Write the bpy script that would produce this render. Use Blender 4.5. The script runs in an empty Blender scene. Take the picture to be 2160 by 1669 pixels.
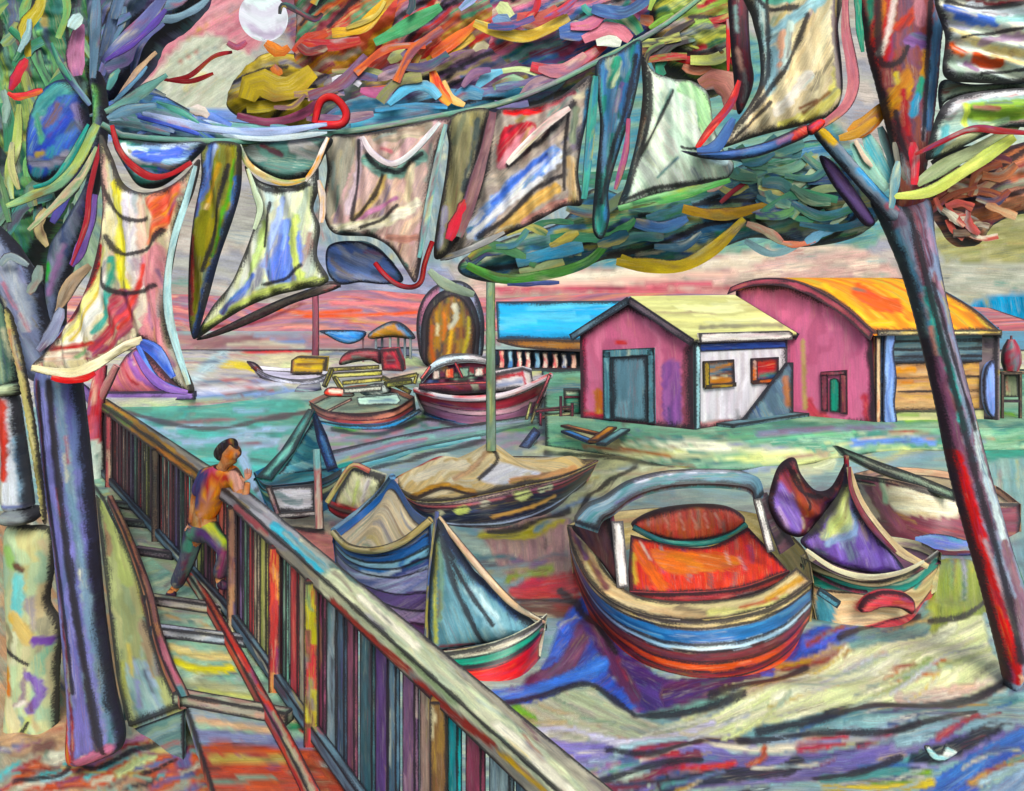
import bpy, bmesh, math, random
import numpy as np
from mathutils import Vector, geometry

random.seed(7)
RNG = np.random.default_rng(11)
S = bpy.context.scene
COL = S.collection

# ------------------------------------------------------------------ camera model (metres, water at z = 0)
F, HX, HY, CH = 1871.0, 1080.0, 600.0, 4.4


def W(px, py, Y):
    px, py, Y = np.broadcast_arrays(np.asarray(px, float), np.asarray(py, float), np.asarray(Y, float))
    return np.stack([(px - HX) / F * Y, Y, CH - (py - HY) / F * Y], -1)


def proj(P):
    P = np.asarray(P, float)
    Y = np.maximum(P[..., 1], .3)
    return HX + P[..., 0] / Y * F, HY + (CH - P[..., 2]) / Y * F


def mY(Y):                       # a sheet standing at distance Y (number or function of px, py)
    def m(px, py, off):
        y = Y(px, py) if callable(Y) else Y
        p = W(px, py, y)
        p[..., 1] += off
        return p
    return m


def mG(z):                       # a level sheet at height z (off goes down)
    def m(px, py, off):
        Y = (CH - z) * F / np.maximum(np.asarray(py, float) - HY, 4)
        p = W(px, py, Y)
        p[..., 2] -= off
        return p
    return m


def mP(P0, P1, base=0.0):        # an upright wall through two plan points (off goes away from the viewer)
    P0, P1 = np.array(P0, float), np.array(P1, float)
    d = (P1 - P0) / np.linalg.norm(P1 - P0)
    n = np.array([-d[1], d[0]])
    if n[1] < 0:
        n = -n

    def m(px, py, off):
        dx = (np.asarray(px, float) - HX) / F
        Y = (n @ P0) / (n[0] * dx + n[1])
        p = W(px, py, Y)
        o = np.asarray(off, float) + base
        p[..., 0] += n[0] * o
        p[..., 1] += n[1] * o
        return p
    return m


# ------------------------------------------------------------------ colour and noise
def lin(h):
    v = np.array([int(h[i:i + 2], 16) / 255 for i in (0, 2, 4)])
    return np.where(v <= .04045, v / 12.92, ((v + .055) / 1.055) ** 2.4)


_cc = {}


def pal(s):
    if s not in _cc:
        a = np.array([lin(c) for c in s.split()])
        g = a @ np.array([.25, .62, .13])
        a = g[:, None] + (a - g[:, None]) * 1.22
        _cc[s] = np.clip(a * np.array([.95, 1.03, .99]), .004, .88)
    return _cc[s]


def hsh(a, b, s=0):
    x = np.sin(np.asarray(a, float) * 127.1 + np.asarray(b, float) * 311.7 + s * 74.7) * 43758.5453
    return x - np.floor(x)


def vn(x, y, s=0):
    xi, yi = np.floor(x), np.floor(y)
    fx, fy = x - xi, y - yi
    fx, fy = fx * fx * (3 - 2 * fx), fy * fy * (3 - 2 * fy)
    a, b = hsh(xi, yi, s), hsh(xi + 1, yi, s)
    c, d = hsh(xi, yi + 1, s), hsh(xi + 1, yi + 1, s)
    return (a * (1 - fx) + b * fx) * (1 - fy) + (c * (1 - fx) + d * fx) * fy


def rot(px, py, ang):
    a = math.radians(ang)
    return px * math.cos(a) + py * math.sin(a), -px * math.sin(a) + py * math.cos(a)


ACC = [.1]
RS = [1.0]            # fineness of the paint mesh
ACCP = pal('26303c 5f2836 e4dcbc 2f7a74 544480 c0a850 384a78 a03c3c 8fa8a8 241c24')


def dabs(u, v, cols, L, w, s):
    """brush dabs, softened over about three pixels so that they melt into each other"""
    a = b = 0
    for du, dv in ((-2.2, -1.6), (2.2, -1.6), (2.2, 1.6), (-2.2, 1.6), (0, 0)):
        p, q = dabs1(u + du * RS[0], v + dv * RS[0], cols, L, w, s)
        a, b = a + p / 5, b + q / 5
    return a, b


def dabs1(u, v, cols, L, w, s):
    v = v + (vn(u / 70, v / 70, s) - .5) * w * 3 + (vn(u / 19, v / 19, s + 3) - .5) * w * .9
    r = np.floor(v / w)
    c = np.floor(u / L + hsh(r, 3.3, s) * 9)
    h = hsh(r, c, s + 1)
    k = len(cols)
    a = cols[np.minimum((h * k).astype(int), k - 1)]
    b = cols[np.minimum((hsh(r, c, s + 5) * k).astype(int), k - 1)]
    if ACC[0]:
        q = hsh(c * 1.7, r, s + 13)
        m = (q < ACC[0])[..., None] * .6
        x = ACCP[np.minimum((hsh(r, c, s + 21) * len(ACCP)).astype(int), len(ACCP) - 1)]
        a = a * (1 - m) + x * m
        x = ACCP[np.minimum((hsh(r, c, s + 31) * len(ACCP)).astype(int), len(ACCP) - 1)]
        b = b * .72 + x * .28
    j = .8 + .38 * hsh(r, c, s + 9)
    return a * j[..., None], b * (.94 + .2 * hsh(c, r, s + 4))[..., None]


def catmull(pts, step=None, n=None, closed=False):
    P = np.array(pts, float)
    k = len(P)
    if k < 3 and not closed:
        Q = P
    else:
        out = []
        rng = range(k) if closed else range(k - 1)
        for i in rng:
            if closed:
                a, b, c, d = P[(i - 1) % k], P[i], P[(i + 1) % k], P[(i + 2) % k]
            else:
                a, b, c, d = P[max(i - 1, 0)], P[i], P[i + 1], P[min(i + 2, k - 1)]
            for t in np.linspace(0, 1, 10, endpoint=False):
                t2, t3 = t * t, t * t * t
                out.append(.5 * (2 * b + (c - a) * t + (2 * a - 5 * b + 4 * c - d) * t2 + (3 * b - a - 3 * c + d) * t3))
        out.append(P[0] if closed else P[-1])
        Q = np.array(out)
    return resample(Q, step, n)


def resample(Q, step=None, n=None):
    Q = np.asarray(Q, float)
    L = np.concatenate([[0], np.cumsum(np.linalg.norm(np.diff(Q, axis=0), axis=1))])
    if n is None:
        n = max(2, int(L[-1] / step) + 1)
    t = np.linspace(0, L[-1], n)
    return np.stack([np.interp(t, L, Q[:, i]) for i in range(Q.shape[1])], 1)


def segdist(px, py, line):
    best = np.full(px.shape, 1e9)
    for a, b in zip(line[:-1], line[1:]):
        d = b - a
        q = d @ d + 1e-9
        t = np.clip(((px - a[0]) * d[0] + (py - a[1]) * d[1]) / q, 0, 1)
        best = np.minimum(best, (px - a[0] - t * d[0]) ** 2 + (py - a[1] - t * d[1]) ** 2)
    return np.sqrt(best)


def inside(px, py, poly):
    c = np.zeros(px.shape, bool)
    for a, b in zip(poly, np.roll(poly, -1, 0)):
        cond = (a[1] > py) != (b[1] > py)
        with np.errstate(divide='ignore', invalid='ignore'):
            x = (b[0] - a[0]) * (py - a[1]) / (b[1] - a[1]) + a[0]
        c ^= cond & (px < x)
    return c


AT = {}


class MB:
    """collects geometry with paint colours; build() links it as one mesh object"""
    def __init__(s):
        s.v, s.f, s.c, s.c2, s.k, s.uv, s.n = [], [], [], [], [], [], 0

    def add(s, v, f, c, c2, k, uv):
        s.v.append(np.asarray(v, float)); s.c.append(c); s.c2.append(c2); s.k.append(k); s.uv.append(uv)
        n = s.n
        s.f += [tuple(int(i) + n for i in q) for q in f]
        s.n += len(v)

    def build(s, name, mat, parent=None, loc=None):
        V = np.concatenate(s.v)
        if parent is not None:
            V = V - np.array(AT[parent.name])
        me = bpy.data.meshes.new(name)
        me.from_pydata(V.tolist(), [], s.f)
        for nm, arr in (('Col', np.concatenate(s.c)), ('Col2', np.concatenate(s.c2))):
            at = me.color_attributes.new(nm, 'FLOAT_COLOR', 'POINT')
            at.data.foreach_set('color', np.concatenate([arr, np.ones((len(arr), 1))], 1).astype(np.float32).ravel())
        at = me.attributes.new('ink', 'FLOAT', 'POINT')
        at.data.foreach_set('value', np.concatenate(s.k).astype(np.float32))
        U = np.concatenate(s.uv)
        lay = me.uv_layers.new(name='brush')
        vi = np.zeros(len(me.loops), np.int32)
        me.loops.foreach_get('vertex_index', vi)
        lay.data.foreach_set('uv', U[vi].astype(np.float32).ravel())
        bm = bmesh.new(); bm.from_mesh(me)
        bmesh.ops.recalc_face_normals(bm, faces=bm.faces)
        bm.to_mesh(me); bm.free()
        me.polygons.foreach_set('use_smooth', [True] * len(me.polygons))
        me.set_sharp_from_angle(angle=math.radians(42))
        me.materials.append(mat)
        o = bpy.data.objects.new(name, me)
        COL.objects.link(o)
        if parent is not None:
            o.parent = parent
            AT[o.name] = AT[parent.name]
        return o


_seed = [0]


def shade(px, py, cols, ang, L, w, st=(), il=(), d=None, ink=9, u=None, v=None, base=None):
    """paint colours, a second bristle colour, contour ink and brush coordinates for points of a surface"""
    _seed[0] += 1
    s = _seed[0] * 1.37 % 91
    if u is None:
        u, v = rot(px, py, ang)
    if base is not None:
        c, c2, uv = base
    else:
      c, c2 = dabs(u, v, pal(cols), L, w, s)
      uv = np.stack([u / 100 + s, v / 100 + s * .7], -1)
    k = np.zeros(px.shape)
    jit = (vn(px / 9, py / 9, s) - .5)
    for q in st:
        sc, sw, pts = q[:3]
        P = np.array(pts, float)
        if sw:
            P2 = catmull(P, step=10) if len(P) > 2 else P
            lo, hi = P.min(0) - sw, P.max(0) + sw
            b = np.nonzero((px > lo[0]) & (px < hi[0]) & (py > lo[1]) & (py < hi[1]))[0]
            if not len(b):
                continue
            D = segdist(px[b], py[b], P2) + jit[b] * min(sw * .4, 7)
            al = np.clip((sw / 2 - D) / (5 * RS[0]) + .5, 0, 1)
            b, al = b[al > 0], al[al > 0]
            dirv = P2[-1] - P2[0]
            sa = math.degrees(math.atan2(dirv[1], dirv[0]))
        else:
            P2 = catmull(P, step=10, closed=True)
            b = np.nonzero(inside(px + jit * 8, py + jit * 8, P2))[0]
            al = np.ones(len(b))
            if len(b):
                al = np.clip(segdist(px[b], py[b], np.concatenate([P2, P2[:1]])) / 7 + .3, 0, 1)
            sa = q[3] if len(q) > 3 else ang
        if not len(b):
            continue
        uu, vv = rot(px[b], py[b], sa)
        a, a2 = dabs(uu, vv, pal(sc), 60, 7, s + sw)
        A = al[:, None]
        c[b], c2[b] = c[b] * (1 - A) + a * A, c2[b] * (1 - A) + a2 * A
        h = al > .5
        b, uu, vv = b[h], uu[h], vv[h]
        uv[b] = np.stack([uu / 100 + sw, vv / 100 + s], -1)
    if d is not None and ink:
        k = np.maximum(k, 1 - d / (ink * 2.5 * (.55 + .9 * vn(px / 30, py / 30, s + 2))))
    for iw, pts in il:
        P2 = catmull(pts, step=8)
        D = segdist(px, py, P2)
        k = np.maximum(k, 1 - D / (max(iw * 1.8, 8 * RS[0]) * (.6 + .8 * vn(px / 25, py / 25, s + 6))))
    return c, c2, np.clip(k, 0, 1), uv


def patch(mb, poly, m, cols, ang=90, L=70, w=11, ink=8, il=(), st=(), res=7, smooth=True,
          thick=.025, bulge=0, fold=None, inflate=0):
    """a traced outline given its own distance, curvature, folds and thickness"""
    if not callable(m):
        m = mY(m)
    res = res * RS[0]
    P = np.array(poly, float)
    if smooth:
        B = catmull(P, step=res, closed=True)[:-1]
    else:
        B = resample(np.concatenate([P, P[:1]]), step=res)[:-1]
        B = np.concatenate([np.concatenate([resample(np.array([a, b]), n=max(2, int(np.linalg.norm(b - a) / res) + 1))[:-1]
                                            for a, b in zip(P, np.roll(P, -1, 0))])])
    lo, hi = B.min(0), B.max(0)
    gx, gy = np.meshgrid(np.arange(lo[0] + res / 2, hi[0], res), np.arange(lo[1] + res / 2, hi[1], res * .87))
    gx[1::2] += res / 2
    gx, gy = gx.ravel(), gy.ravel()
    Bc = np.concatenate([B, B[:1]])
    ok = inside(gx, gy, B)
    gx, gy = gx[ok], gy[ok]
    if len(gx):
        ok = segdist(gx, gy, Bc) > res * .5
        gx, gy = gx[ok], gy[ok]
    n = len(B)
    pts = [Vector(p) for p in B] + [Vector((x, y)) for x, y in zip(gx, gy)]
    rv, re, rf, *_ = geometry.delaunay_2d_cdt(pts, [(i, (i + 1) % n) for i in range(n)], [list(range(n))], 1, 1e-4)
    V2 = np.array([(p.x, p.y) for p in rv])
    px, py = V2[:, 0], V2[:, 1]
    D = segdist(px, py, Bc)
    R = max(D.max() * .9, 1)
    ink = min(ink, R * .3)
    pr = np.sqrt(np.maximum(0, 1 - (1 - np.minimum(D / R, 1)) ** 2))
    off = -bulge * pr
    if fold:
        amp, lam, fa = fold
        uu, vv = rot(px, py, fa)
        off = off + amp * np.sin((vv + 26 * vn(uu / 90, vv / 90, 5)) / lam * 6.283) * np.minimum(D / 12, 1)
    c, c2, k, uv = shade(px, py, cols, ang, L, w, st, il, D, ink)
    if inflate:
        A, Bk = m(px, py, -inflate * pr - .004), m(px, py, inflate * pr + .004)
    else:
        A, Bk = m(px, py, off), m(px, py, off + thick)
    cnt = {}
    for f in rf:
        for a, b in zip(f, f[1:] + f[:1]):
            e = (min(a, b), max(a, b))
            cnt[e] = None if e in cnt else (a, b)
    N = len(px)
    fs = [tuple(f) for f in rf] + [tuple(i + N for i in reversed(f)) for f in rf]
    for ab in cnt.values():
        if ab:
            a, b = ab
            fs.append((b, a, a + N, b + N))
    mb.add(np.concatenate([A, Bk]), fs, np.concatenate([c, c]), np.concatenate([c2, c2]), np.concatenate([k, k * (.2 if thick > .06 and not inflate else 1)]), np.concatenate([uv, uv]))


def grid_faces(nu, nv, wrap=False):
    f = []
    for j in range(nv - 1):
        for i in range(nu - (0 if wrap else 1)):
            i2 = (i + 1) % nu
            f.append((j * nu + i, j * nu + i2, (j + 1) * nu + i2, (j + 1) * nu + i))
    return f


def surf(mb, G, cols, L=70, w=10, ink=8, st=(), il=(), shift=None, edges=(1, 1, 1, 1), vst=None, inkv=(), dirv=False):
    """a grid of world points [nv][nu]; strokes run along u (or v); shift gives it a second skin"""
    nv, nu = G.shape[:2]
    px, py = proj(G)
    du = np.concatenate([np.zeros((nv, 1)), np.cumsum(np.hypot(np.diff(px, axis=1), np.diff(py, axis=1)), 1)], 1)
    dv = np.concatenate([np.zeros((1, nu)), np.cumsum(np.hypot(np.diff(px, axis=0), np.diff(py, axis=0)), 0)], 0)
    Lu, Lv = du[:, -1:], dv[-1:, :]
    d = np.full(px.shape, 1e9)
    if edges[0]: d = np.minimum(d, dv)
    if edges[2]: d = np.minimum(d, Lv - dv)
    if edges[1]: d = np.minimum(d, Lu - du)
    if edges[3]: d = np.minimum(d, du)
    u, v = (dv, du) if dirv else (du, dv)
    X, Yp = px.ravel(), py.ravel()
    c, c2, k, uv = shade(X, Yp, cols, 0, L, w, (), il, d.ravel(), ink, u.ravel(), v.ravel())
    if vst:
        T = np.repeat(np.linspace(0, 1, nv)[:, None], nu, 1).ravel()
        T = T + (vn(X / 40, Yp / 40, 3) - .5) * .03
        prev = -1
        for vm, cs in vst:
            b = (T > prev) & (T <= vm)
            a, a2 = dabs(u.ravel()[b], v.ravel()[b], pal(cs), L, w * .7, _seed[0])
            c[b], c2[b] = a, a2
            prev = vm
        for vv, ww in inkv:
            k = np.maximum(k, 1 - np.abs(T - vv) * Lv.mean() / ww)
    if st:
        c, c2, _, uv = shade(X, Yp, None, 0, 50, 7, st, base=(c, c2, uv))
    fs = grid_faces(nu, nv)
    V = G.reshape(-1, 3)
    if shift is not None:
        N = len(V)
        V = np.concatenate([V, V + np.array(shift)])
        f2 = [tuple(i + N for i in reversed(q)) for q in fs]
        rim = [j for j in range(nu)] + [j * nu + nu - 1 for j in range(1, nv)] + [(nv - 1) * nu + j for j in range(nu - 2, -1, -1)] + [j * nu for j in range(nv - 2, 0, -1)]
        f3 = [(b, a, a + N, b + N) for a, b in zip(rim, rim[1:] + rim[:1])]
        fs = fs + f2 + f3
        c, c2, uv = (np.concatenate([q, q]) for q in (c, c2, uv))
        k = np.concatenate([k, k * .2])
    mb.add(V, fs, c, c2, k, uv)


def C(*pts):                      # px, py, Y triples to world points
    return W(*np.array(pts, float).T)


def loft(mb, curves, cols, res=7, **kw):
    res = res * RS[0]
    n = 0
    for c in curves:
        X, Yp = proj(c)
        n = max(n, int(np.hypot(np.diff(X), np.diff(Yp)).sum() / res) + 2)
    cs = [catmull(c, n=n) for c in curves]
    rows = []
    for a, b in zip(cs[:-1], cs[1:]):
        ax, ay = proj(a); bx, by = proj(b)
        k = max(2, int(np.hypot(ax - bx, ay - by).max() / res) + 1)
        for t in np.linspace(0, 1, k, endpoint=False):
            rows.append(a * (1 - t) + b * t)
    rows.append(cs[-1])
    surf(mb, np.array(rows), cols, **kw)


def quad(mb, a, b, c, d, cols, res=7, **kw):
    """a-b top edge, d-c bottom edge"""
    res = res * RS[0]
    a, b, c, d = (np.array(q, float) for q in (a, b, c, d))
    X, Yp = proj(np.array([a, b, c, d]))
    nu = min(260, max(3, int(max(math.hypot(X[1] - X[0], Yp[1] - Yp[0]), math.hypot(X[2] - X[3], Yp[2] - Yp[3])) / res) + 2))
    nv = min(260, max(3, int(max(math.hypot(X[3] - X[0], Yp[3] - Yp[0]), math.hypot(X[2] - X[1], Yp[2] - Yp[1])) / res) + 2))
    t = np.linspace(0, 1, nu)[None, :, None]
    s = np.linspace(0, 1, nv)[:, None, None]
    surf(mb, (a * (1 - t) + b * t) * (1 - s) + (d * (1 - t) + c * t) * s, cols, **kw)


def box8(mb, p, cols, res=8, **kw):
    """p: 4 lower corners then 4 upper corners, counter-clockwise"""
    p = [np.array(q, float) for q in p]
    for a, b in ((0, 1), (1, 2), (2, 3), (3, 0)):
        quad(mb, p[a + 4], p[b + 4], p[b], p[a], cols, res, **kw)
    quad(mb, p[7], p[6], p[5], p[4], cols, res, **kw)
    quad(mb, p[0], p[1], p[2], p[3], cols, res, **kw)


def rail(mb, pts, w, h, cols, **kw):
    """a squared rail swept along a level polyline"""
    P = np.array(pts, float)
    T = np.gradient(P, axis=0); T /= np.linalg.norm(T, axis=1)[:, None]
    s = np.stack([T[:, 1], -T[:, 0], np.zeros(len(P))], 1) * w / 2
    z = np.array([0, 0, h / 2])
    c = [P - s + z, P + s + z, P + s - z, P - s - z]
    for i in range(4):
        loft(mb, [c[i], c[(i + 1) % 4]], cols, **kw)


def beam(mb, a, b, w, h, cols, **kw):
    """a squared timber from a to b: w across, h in the upright direction"""
    a, b = np.array(a, float), np.array(b, float)
    d = (b - a) / np.linalg.norm(b - a)
    up = np.array([0, 0, 1.0]) if abs(d[2]) < .9 else np.array([0, 1.0, 0])
    s = np.cross(d, up); s /= np.linalg.norm(s)
    t = np.cross(s, d)
    s, t = s * w / 2, t * h / 2
    box8(mb, [a - s - t, b - s - t, b + s - t, a + s - t, a - s + t, b - s + t, b + s + t, a + s + t], cols, **kw)


def tube(mb, pts, rad, cols, n=12, res=7, st=(), ink=True, L=90, w=8):
    P = catmull(np.array(pts, float), n=max(4, int(40)))
    R = np.interp(np.linspace(0, 1, len(P)), np.linspace(0, 1, len(np.atleast_1d(rad))), np.atleast_1d(rad))
    X, Yp = proj(P)
    m = max(4, int(np.hypot(np.diff(X), np.diff(Yp)).sum() / res))
    P2 = resample(np.concatenate([P, R[:, None]], 1), n=min(m, 220))
    P, R = P2[:, :3], P2[:, 3]
    T = np.gradient(P, axis=0); T /= np.linalg.norm(T, axis=1)[:, None]
    fwd = np.array([0, -1.0, 0])
    if abs(T[:, 1]).max() > .93: fwd = np.array([0, 0, 1.0])
    A = fwd - T * (T @ fwd)[:, None]; A /= np.linalg.norm(A, axis=1)[:, None]
    B = np.cross(T, A)
    th = np.linspace(0, 2 * math.pi, n, endpoint=False)
    V = P[:, None] + R[:, None, None] * (np.cos(th)[None, :, None] * A[:, None] + np.sin(th)[None, :, None] * B[:, None])
    px, py = proj(V)
    u = np.repeat(np.concatenate([[0], np.cumsum(np.hypot(np.diff(X := proj(P)[0]), np.diff(proj(P)[1])))])[:, None], n, 1)
    rp = R / P[:, 1] * F
    v = rp[:, None] * th[None, :]
    c, c2, k, uv = shade(px.ravel(), py.ravel(), cols, 0, L, w, st, (), None, 0, u.ravel(), v.ravel())
    if ink:
        kk = np.repeat((np.clip((np.abs(np.sin(th)) - .72) / .28, 0, 1) * .9)[None], len(P), 0)
        k = np.maximum(k, kk.ravel())
    fs = grid_faces(n, len(P), True)
    N = n * len(P)
    fs += [tuple(range(n)), tuple(range(N - 1, N - n - 1, -1))]
    mb.add(V.reshape(-1, 3), fs, c, c2, k, uv)


def ribbon(mb, pts, w, Y, cols, ink=.9, taper=.3, bul=.04, dy=0.0, lift=0.004):
    """one thick brush-stroke-like strip (leaf, streamer, strap) along a px polyline"""
    P = catmull(pts, step=max(6, w * .5)) if len(pts) > 2 else resample(np.array(pts, float), n=5)
    n = len(P)
    if n < 4:
        P = resample(P, n=4); n = 4
    T = np.gradient(P, axis=0); T /= np.linalg.norm(T, axis=1)[:, None] + 1e-9
    Nn = np.stack([-T[:, 1], T[:, 0]], 1)
    t = np.linspace(0, 1, n)
    prof = taper + (1 - taper) * np.sin(np.pi * np.clip(t * .96 + .02, 0, 1)) ** .6
    s0 = random.random() * 90
    prof = prof * (.75 + .5 * vn(t * 4 + s0, t * 0, 1))
    hw = w / 2 * prof
    off = np.array([-1, -.6, 0, .6, 1, 0])
    dep = np.array([0, -.9, -1, -.9, 0, .8])
    px = P[:, 0:1] + Nn[:, 0:1] * hw[:, None] * off
    py = P[:, 1:2] + Nn[:, 1:2] * hw[:, None] * off
    yy = Y + dy * (t[:, None] - .5) + dep[None] * (hw[:, None] / F * Y * bul + lift)
    V = W(px, py, yy)
    pc = pal(cols)
    L = np.concatenate([[0], np.cumsum(np.hypot(np.diff(P[:, 0]), np.diff(P[:, 1])))])
    u = np.repeat(L[:, None], 6, 1); v = hw[:, None] * off[None]
    c, c2 = dabs(u.ravel(), v.ravel() + 500, pc, 60, max(4, w * .3), s0)
    e = (.25, 1) if random.random() < .5 else (1, .25)
    k = np.repeat((np.array([e[0], .08, 0, .08, e[1], .6]) * ink)[None], n, 0)
    k[0] = k[-1] = ink * .5
    uv = np.stack([u.ravel() / 100 + s0, v.ravel() / 100 + s0], -1)
    fs = grid_faces(6, n, True) + [tuple(range(6)), tuple(range(n * 6 - 1, n * 6 - 7, -1))]
    mb.add(V.reshape(-1, 3), fs, c, c2, k.ravel(), uv)


def sprinkle(mb, zone, cols, n, ln, wd, ang, spread, Yr, curl=.25, ink=.75):
    """n leaf strokes scattered through a zone of a crown"""
    Z = np.array(zone, float)
    lo, hi = Z.min(0), Z.max(0)
    cs = cols.split()
    i = 0
    while i < n:
        x, y = random.uniform(lo[0], hi[0]), random.uniform(lo[1], hi[1])
        if not inside(np.array([x]), np.array([y]), Z)[0]:
            continue
        i += 1
        a = math.radians(ang + random.uniform(-spread, spread))
        l = random.uniform(*ln) * 1.15; w = random.uniform(*wd) * 1.45
        cx, cy = math.cos(a), math.sin(a)
        b = random.uniform(-curl, curl) * l
        pts = [(x - cx * l / 2, y - cy * l / 2), (x - cy * b, y + cx * b), (x + cx * l / 2, y + cy * l / 2)]
        k = random.choice(cs)
        ribbon(mb, pts, w, Yr[0] + (Yr[1] - Yr[0]) * .1 * random.random(), k + ' ' + k + ' ' + random.choice(cs), ink=ink * random.choice((.1, .2, .4, 1)), taper=random.uniform(.3, .95), bul=.012, dy=random.uniform(-.03, .03), lift=.0005)


def flecks(zone, cols, n, ln, w, ang, spread=12):
    """loose broken brush strokes for a painted sheet"""
    Z = np.array(zone, float)
    lo, hi = Z.min(0), Z.max(0)
    cs = cols.split()
    out = []
    while len(out) < n:
        x, y = random.uniform(lo[0], hi[0]), random.uniform(lo[1], hi[1])
        if not inside(np.array([x]), np.array([y]), Z)[0]:
            continue
        a = math.radians(ang + random.uniform(-spread, spread))
        l = random.uniform(*ln) / 2
        b = random.uniform(-.18, .18) * l
        cx, cy = math.cos(a), math.sin(a)
        k = random.choice(cs)
        out.append((k + ' ' + k + ' ' + random.choice(cs), random.uniform(*w), [(x - cx * l, y - cy * l), (x - cy * b, y + cx * b), (x + cx * l, y + cy * l)]))
    return out


def mass(mb, poly, Y, cols, ang, L=90, w=12, bulge=.35, ink=6, il=(), st=()):
    """a leafy mass whose uneven surface is broken into swirling leaf-sized dabs"""
    ACC[0] = .2
    patch(mb, poly, lambda px, py, off: mY(Y)(px, py, off - .05 * vn(px / 16, py / 12, 8) - .12 * vn(px / 60, py / 45, 2)), cols, ang, L, w, ink=ink, res=5.5, bulge=bulge, thick=.3, il=il, st=st)
    ACC[0] = .1


# ------------------------------------------------------------------ things, parts, materials
def thing(name, label, cat, at, group=None, kind=None):
    o = bpy.data.objects.new(name, None)
    o.empty_display_size = .2
    COL.objects.link(o)
    at = [float(q) for q in at]
    o.location = at
    AT[o.name] = at
    tag(o, label, cat, group, kind)
    return o


def tag(o, label=None, cat=None, group=None, kind=None):
    if label: o['label'] = label
    if cat: o['category'] = cat
    if group: o['group'] = group
    if kind: o['kind'] = kind
    return o


def paint(name, rough=.55, bump=.3, bris=1.0, emit=0, spec=.3):
    m = bpy.data.materials.new(name)
    m.use_nodes = True
    nt = m.node_tree; nt.nodes.clear()
    N, Lk = nt.nodes.new, nt.links.new

    def at(nm):
        a = N('ShaderNodeAttribute'); a.attribute_name = nm; return a
    def math_(op, a, b=None, c=None, clamp=False):
        n = N('ShaderNodeMath'); n.operation = op; n.use_clamp = clamp
        for i, q in enumerate((a, b, c)):
            if q is None: continue
            if isinstance(q, (int, float)): n.inputs[i].default_value = q
            else: Lk(q, n.inputs[i])
        return n.outputs[0]
    def mix(f, a, b, mode='MIX'):
        n = N('ShaderNodeMix'); n.data_type = 'RGBA'; n.blend_type = mode
        for s, q in ((n.inputs[0], f), (n.inputs[6], a), (n.inputs[7], b)):
            if isinstance(q, (int, float)): s.default_value = q
            elif isinstance(q, tuple): s.default_value = q
            else: Lk(q, s)
        return n.outputs[2]
    def noise(scale, detail, vec, rg=.6):
        mp = N('ShaderNodeMapping'); mp.inputs['Scale'].default_value = scale
        Lk(vec, mp.inputs['Vector'])
        n = N('ShaderNodeTexNoise'); n.inputs['Scale'].default_value = 1; n.inputs['Detail'].default_value = detail
        n.inputs['Roughness'].default_value = rg
        Lk(mp.outputs[0], n.inputs['Vector']); return n.outputs[0]
    uv = N('ShaderNodeUVMap'); uv.uv_map = 'brush'
    vec = uv.outputs[0]
    b1 = noise((2.2, 26, 1), 3, vec)
    b2 = noise((1.3, 7, 1), 2, vec)
    gr = noise((26, 30, 1), 2, vec, .7)
    f = math_('MULTIPLY_ADD', b1, 6.0, -2.75, True)
    f = math_('MULTIPLY', f, .7 * bris)
    c = mix(f, at('Col').outputs['Color'], at('Col2').outputs['Color'])
    val = math_('MULTIPLY_ADD', b2, 1.0 * bris, 1 - .48 * bris)
    val2 = math_('MULTIPLY_ADD', gr, .5 * bris, 1 - .25 * bris)
    vv = math_('MULTIPLY', val, val2)
    cmb = N('ShaderNodeCombineColor')
    for i in range(3): Lk(vv, cmb.inputs[i])
    c = mix(1.0, c, cmb.outputs[0], 'MULTIPLY')
    ik = math_('MULTIPLY_ADD', math_('SUBTRACT', gr, .5), .85, at('ink').outputs['Fac'])
    ik = math_('ADD', ik, math_('MULTIPLY', math_('SUBTRACT', b1, .5), .5))
    ik = math_('MULTIPLY_ADD', ik, 2.6, -.95, True)
    c = mix(math_('MULTIPLY', ik, .93), c, (.016, .015, .022, 1))
    out = N('ShaderNodeOutputMaterial')
    if emit:
        e = N('ShaderNodeEmission'); e.inputs['Strength'].default_value = emit
        Lk(c, e.inputs['Color']); Lk(e.outputs[0], out.inputs[0])
    else:
        p = N('ShaderNodeBsdfPrincipled')
        p.inputs['Roughness'].default_value = rough
        p.inputs['Specular IOR Level'].default_value = spec
        Lk(c, p.inputs['Base Color'])
        bp = N('ShaderNodeBump'); bp.inputs['Strength'].default_value = bump; bp.inputs['Distance'].default_value = .01
        Lk(math_('ADD', b1, math_('MULTIPLY', gr, .4)), bp.inputs['Height']); Lk(bp.outputs[0], p.inputs['Normal'])
        Lk(p.outputs[0], out.inputs[0])
    return m


M_CLOTH = paint('painted_canvas', .75, .35)
M_WOOD = paint('painted_timber', .6, .45)
M_HULL = paint('painted_hull', .42, .3, spec=.4)
M_WALL = paint('painted_plaster', .75, .25, .55)
M_WATER = paint('water_paint', .34, .5, 1.15, spec=.4)
M_GROUND = paint('ground_paint', .85, .5, 1.1)
M_LEAF = paint('leaf_paint', .6, .4)
M_SKY = paint('sky_paint', emit=.95)
M_MOON = paint('moon_paint', emit=.85, bris=.4)


def one(name, mat, fn, parent=None, *a, **k):
    mb = MB()
    fn(mb, *a, **k)
    return mb.build(name, mat, parent)
EXPOSURE = 0.5
ACC[0] = .07
# ================================================================== SETTING
# ---- sky backdrop: a tall curved wall 130 m off, and open above and behind
def sky_map(px, py, off):
    d = np.stack([(px - HX) / F, np.ones_like(px), -(py - HY) / F], -1)
    d2 = d / np.hypot(d[:, 0], 1)[:, None]
    p = d2 * (130 + np.asarray(off)).reshape(-1, 1)
    p[:, 2] += CH
    return p


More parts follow.
